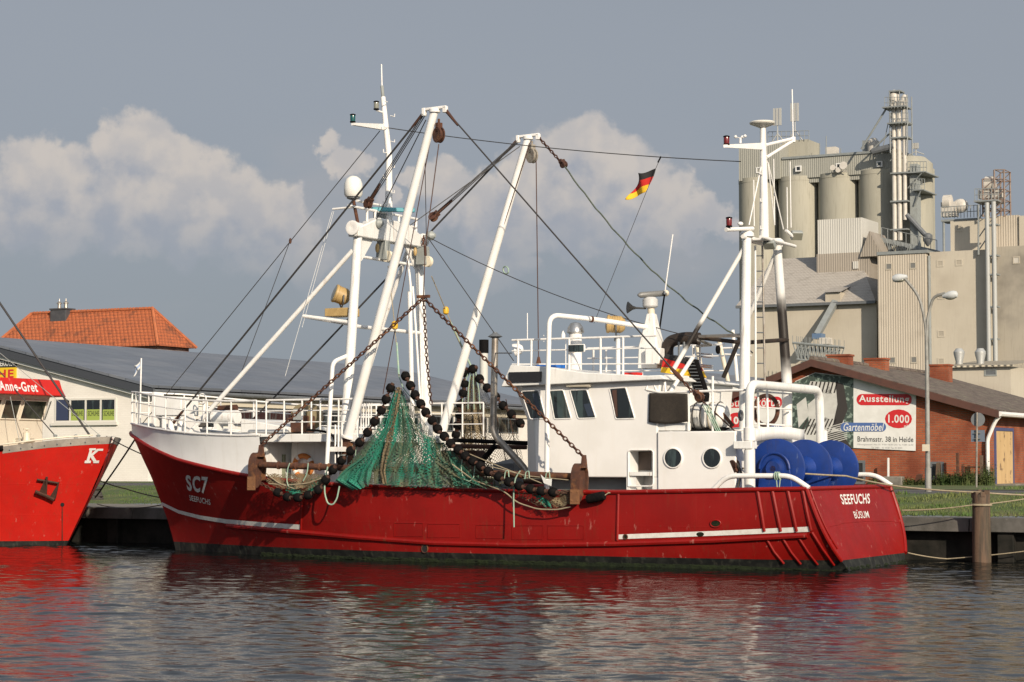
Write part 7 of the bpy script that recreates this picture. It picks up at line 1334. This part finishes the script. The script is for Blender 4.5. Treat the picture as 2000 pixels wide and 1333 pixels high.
for d in (.15, .35, .6, .85, 1.1, 1.35, 1.6, 1.85): b.ell(h2(d, zt2(d) - .08, -1, .02), (.025, .025, .025), 8, 5)
b.build('bolt_heads', greyd, cp)
for side in (-1,): MB().tube([h2(d, zt2(d) + .0, side, .03) for d in (2.0, 2.5, 3, 4, 6, 9, 14)], .07, 8).build('rubbing_strake', black, b2)
MB().tube([h2(d, zt2(d) + .12, -1, -.12) for d in (.3, .8, 1.4, 2.2, 3.5, 6)], .025, 6).build('cap_pipe', cream, b2)
def s2(px, py, off=.015):                # point of that boat's near side at a photo pixel
    v = C2 - 1.0
    for _ in range(80):
        p = vp(px, py, v); d = max(0, SU0(p.z) - p.x); v = .7 * v + .3 * h2(d, p.z, -1, 0).y
    p = vp(px, py, v); p.y -= off; p.x += off * .7; return p
f = bil((176, 877), (200, 877), (191, 904), (168, 904)); b = MB(); letter(b, 'K', lambda x, y: s2(*f(x, y), .02), .03, 0); 
for q_ in (((175, 876), (188, 876), (187, 880), (174, 880)), ((192, 877), (202, 877), (201, 881), (191, 881)), ((166, 900), (178, 900), (177, 905), (165, 905)), ((183, 900), (194, 900), (193, 905), (182, 905))): b.add([s2(x, y, .022) for x, y in q_], [(0, 1, 2, 3)])
b.build('bow_letter', sign_w, b2)
an_ = [s2(x, y, .06) for x, y in ((92, 934), (88, 965), (72, 962), (104, 970), (116, 940), (112, 968))]; b = MB(); b.tube([s2(92, 932, .1), s2(90, 966, .1)], .035, 6); b.tube([s2(70, 960, .12), s2(90, 968, .12), s2(106, 976, .12)], .05, 6); 
for (x0, y0, x1, y1, x2, y2) in ((78, 962, 91, 968, 88, 940), (98, 972, 110, 974, 117, 942)): b.prism([s2(x0, y0, .09), s2(x1, y1, .09), s2(x2, y2, .12)], (.02, -.05, 0))
b.tube([s2(73, 937, .08), s2(115, 944, .08)], .03, 6); ak = b.build('anchor', rustd, b2)
b = MB(); P_ = [s2(122 + 4 * math.cos(i * .6283), 986 + 4 * math.sin(i * .6283), .015) for i in range(10)]; b.add(P_, [tuple(range(10))]); b.build('drain_hole', sign_k, b2); MB().tube([s2(121.5, y, .004) for y in (990, 1010, 1030, 1055)], [.012, .018, .012, .02], 5).build('rust_streak', rustd, b2)
# wheelhouse of the red boat: front face looks right along the quay
U2 = -7.06; crm = M('cream_wheelhouse', (.62, .56, .46), .45, var=(.55, .5, .41), scale=2, amt=.5, streak=((.45, .38, .28), .3))
fz = lambda py: vp(85, py, 2.8).z
zb2, zw0, zw1, zv0, zv1 = fz(862), fz(824), fz(783), fz(775), fz(744)
pA_ = lambda z, lean: [V3((U2 - 7, C2 - 1.9, z)), V3((U2 - .45 + lean, C2 - 1.9, z)), V3((U2 + lean, C2 - 1.45, z)), V3((U2 + lean, C2 + 1.35, z)), V3((U2 - .45 + lean, C2 + 1.8, z)), V3((U2 - 7, C2 + 1.8, z))]
b = MB(); lv_ = [pA_(zb2 - .8, 0), pA_(zw0 - .05, 0), pA_(zw1 + .3, .35)]; b.add(sum(lv_, []), [(i * 6 + j, i * 6 + (j + 1) % 6, (i + 1) * 6 + (j + 1) % 6, (i + 1) * 6 + j) for i in range(2) for j in range(6)] + [(12, 13, 14, 15, 16, 17)]); w2 = b.build('wheelhouse', crm, b2, bevel=.02)
b = MB(); 
def visor(z, g): return [V3((U2 - 7.2, C2 - 2.1 - g, z)), V3((U2 - .3 + g, C2 - 2.1 - g, z)), V3((U2 + .55 + g, C2 - 1.6, z)), V3((U2 + .55 + g, C2 + 1.45, z)), V3((U2 - .1 + g, C2 + 2.15 + g, z)), V3((U2 - 7.2, C2 + 2.15 + g, z))]
b.add(visor(zv0, .18) + visor(zv1, 0), [(j, (j + 1) % 6, 6 + (j + 1) % 6, 6 + j) for j in range(6)] + [(5, 4, 3, 2, 1, 0), (6, 7, 8, 9, 10, 11)]); vz2 = b.build('roof_visor', redb, b2, bevel=.02)
n2 = [vp(-12, 768, 0), vp(80, 771, 0)]; uV = lambda z: U2 + .55 + .18 * (zv1 - z) / (zv1 - zv0) + .008
def vis_pt(x, y): z = zv0 + (zv1 - zv0) * (.24 + .52 * y); vv = C2 - 1.75 + x * 2.85; return V3((uV(z), vv, z))
p_l, p_r = up(2, 765, uV(zv0)), up(77, 765, uV(zv0))
b = MB(); letter(b, 'Anne-Gret', lambda x, y: (lambda z: V3((uV(z), p_l.y + (p_r.y - p_l.y) * x, z)))(zv0 + (zv1 - zv0) * (.18 + .6 * y)), .025, .1); b.build('name_lettering', sign_w, vz2)
def slant(v0, v1, z0, z1, mat, u_off=.012):
    k = lambda z: U2 + .35 * (z - (zw0 - .05)) / (zw1 + .3 - zw0 + .05) + u_off; b = MB(); P_ = [V3((k(z0), v0, z0)), V3((k(z0), v1, z0)), V3((k(z1), v1, z1)), V3((k(z1), v0, z1))]; f = MB().tube(P_, .03, 6, closed=True).build('window', crm, w2); b.prism(P_, (-.008, 0, 0)); b.build('pane', mat, f)
for v0, v1 in ((C2 - 1.35, C2 - .75), (C2 - .6, C2 + .1), (C2 + .25, C2 + 1.25)): slant(v0, v1, zw0 + .05, zw1 - .02, M('boat_glass', (.05, .055, .04), .08, var=(.02, .02, .018), scale=2, amt=1) if 'boat_glass' not in MATS else MATS['boat_glass'])
b = MB(); kk = .35 * .85; b.prism([V3((U2 - .08 + .05, C2 + 1.46, zw0 + .05)), V3((U2 - .40 + .05, C2 + 1.78, zw0 + .05)), V3((U2 - .40 + kk, C2 + 1.78, zw1 - .02)), V3((U2 - .08 + kk, C2 + 1.46, zw1 - .02))], (.02, .02, 0)); b.build('corner_pane', MATS['boat_glass'], w2)
for (x, y) in ((5, 845), (52, 848)): b = MB(); p = vp(x, 862, C2 - .3); b.lathe(p, (0, 0, 1), [(.12, 0), (.1, .1), (.1, .25), (.02, .26), (.02, .33), (.1, .34), (.1, .37)], 10); b.build('mushroom_vent', cream, b2)
b = MB(); b.tube([vp(28, 861, .8), vp(66, 861, 2.2)], .05, 6); b.tube([vp(30, 857, .8), vp(66, 857, 2.2)], .015, 5); b.build('deck_pipe', cream, b2)
tr2 = lambda name, r, *p, mat=wire: MB().tube([vp(*q_) for q_ in p], r, 6, cap=False).build(name, mat, b2)
tr2('forestay', .032, (-10, 578, 1.3), (176, 852, 1.3)); tr2('stay_wire', .016, (-10, 715, .6), (108, 852, .6)); tr2('stay_wire', .009, (0, 690, 1.0), (192, 848, 1.35), mat=greym); tr2('stay_wire', .009, (20, 775, .2), (38, 862, .3), mat=greym)
for (x, v_) in ((108, .6), (192, 1.35), (148, 1.0)): p = vp(x, 854, v_); MB().lathe(p + V3((0, 0, -.06)), (0, 0, 1), [(.06, 0), (.05, .08), (.07, .1), (.02, .14)], 8).build('stay_foot', greym, b2)
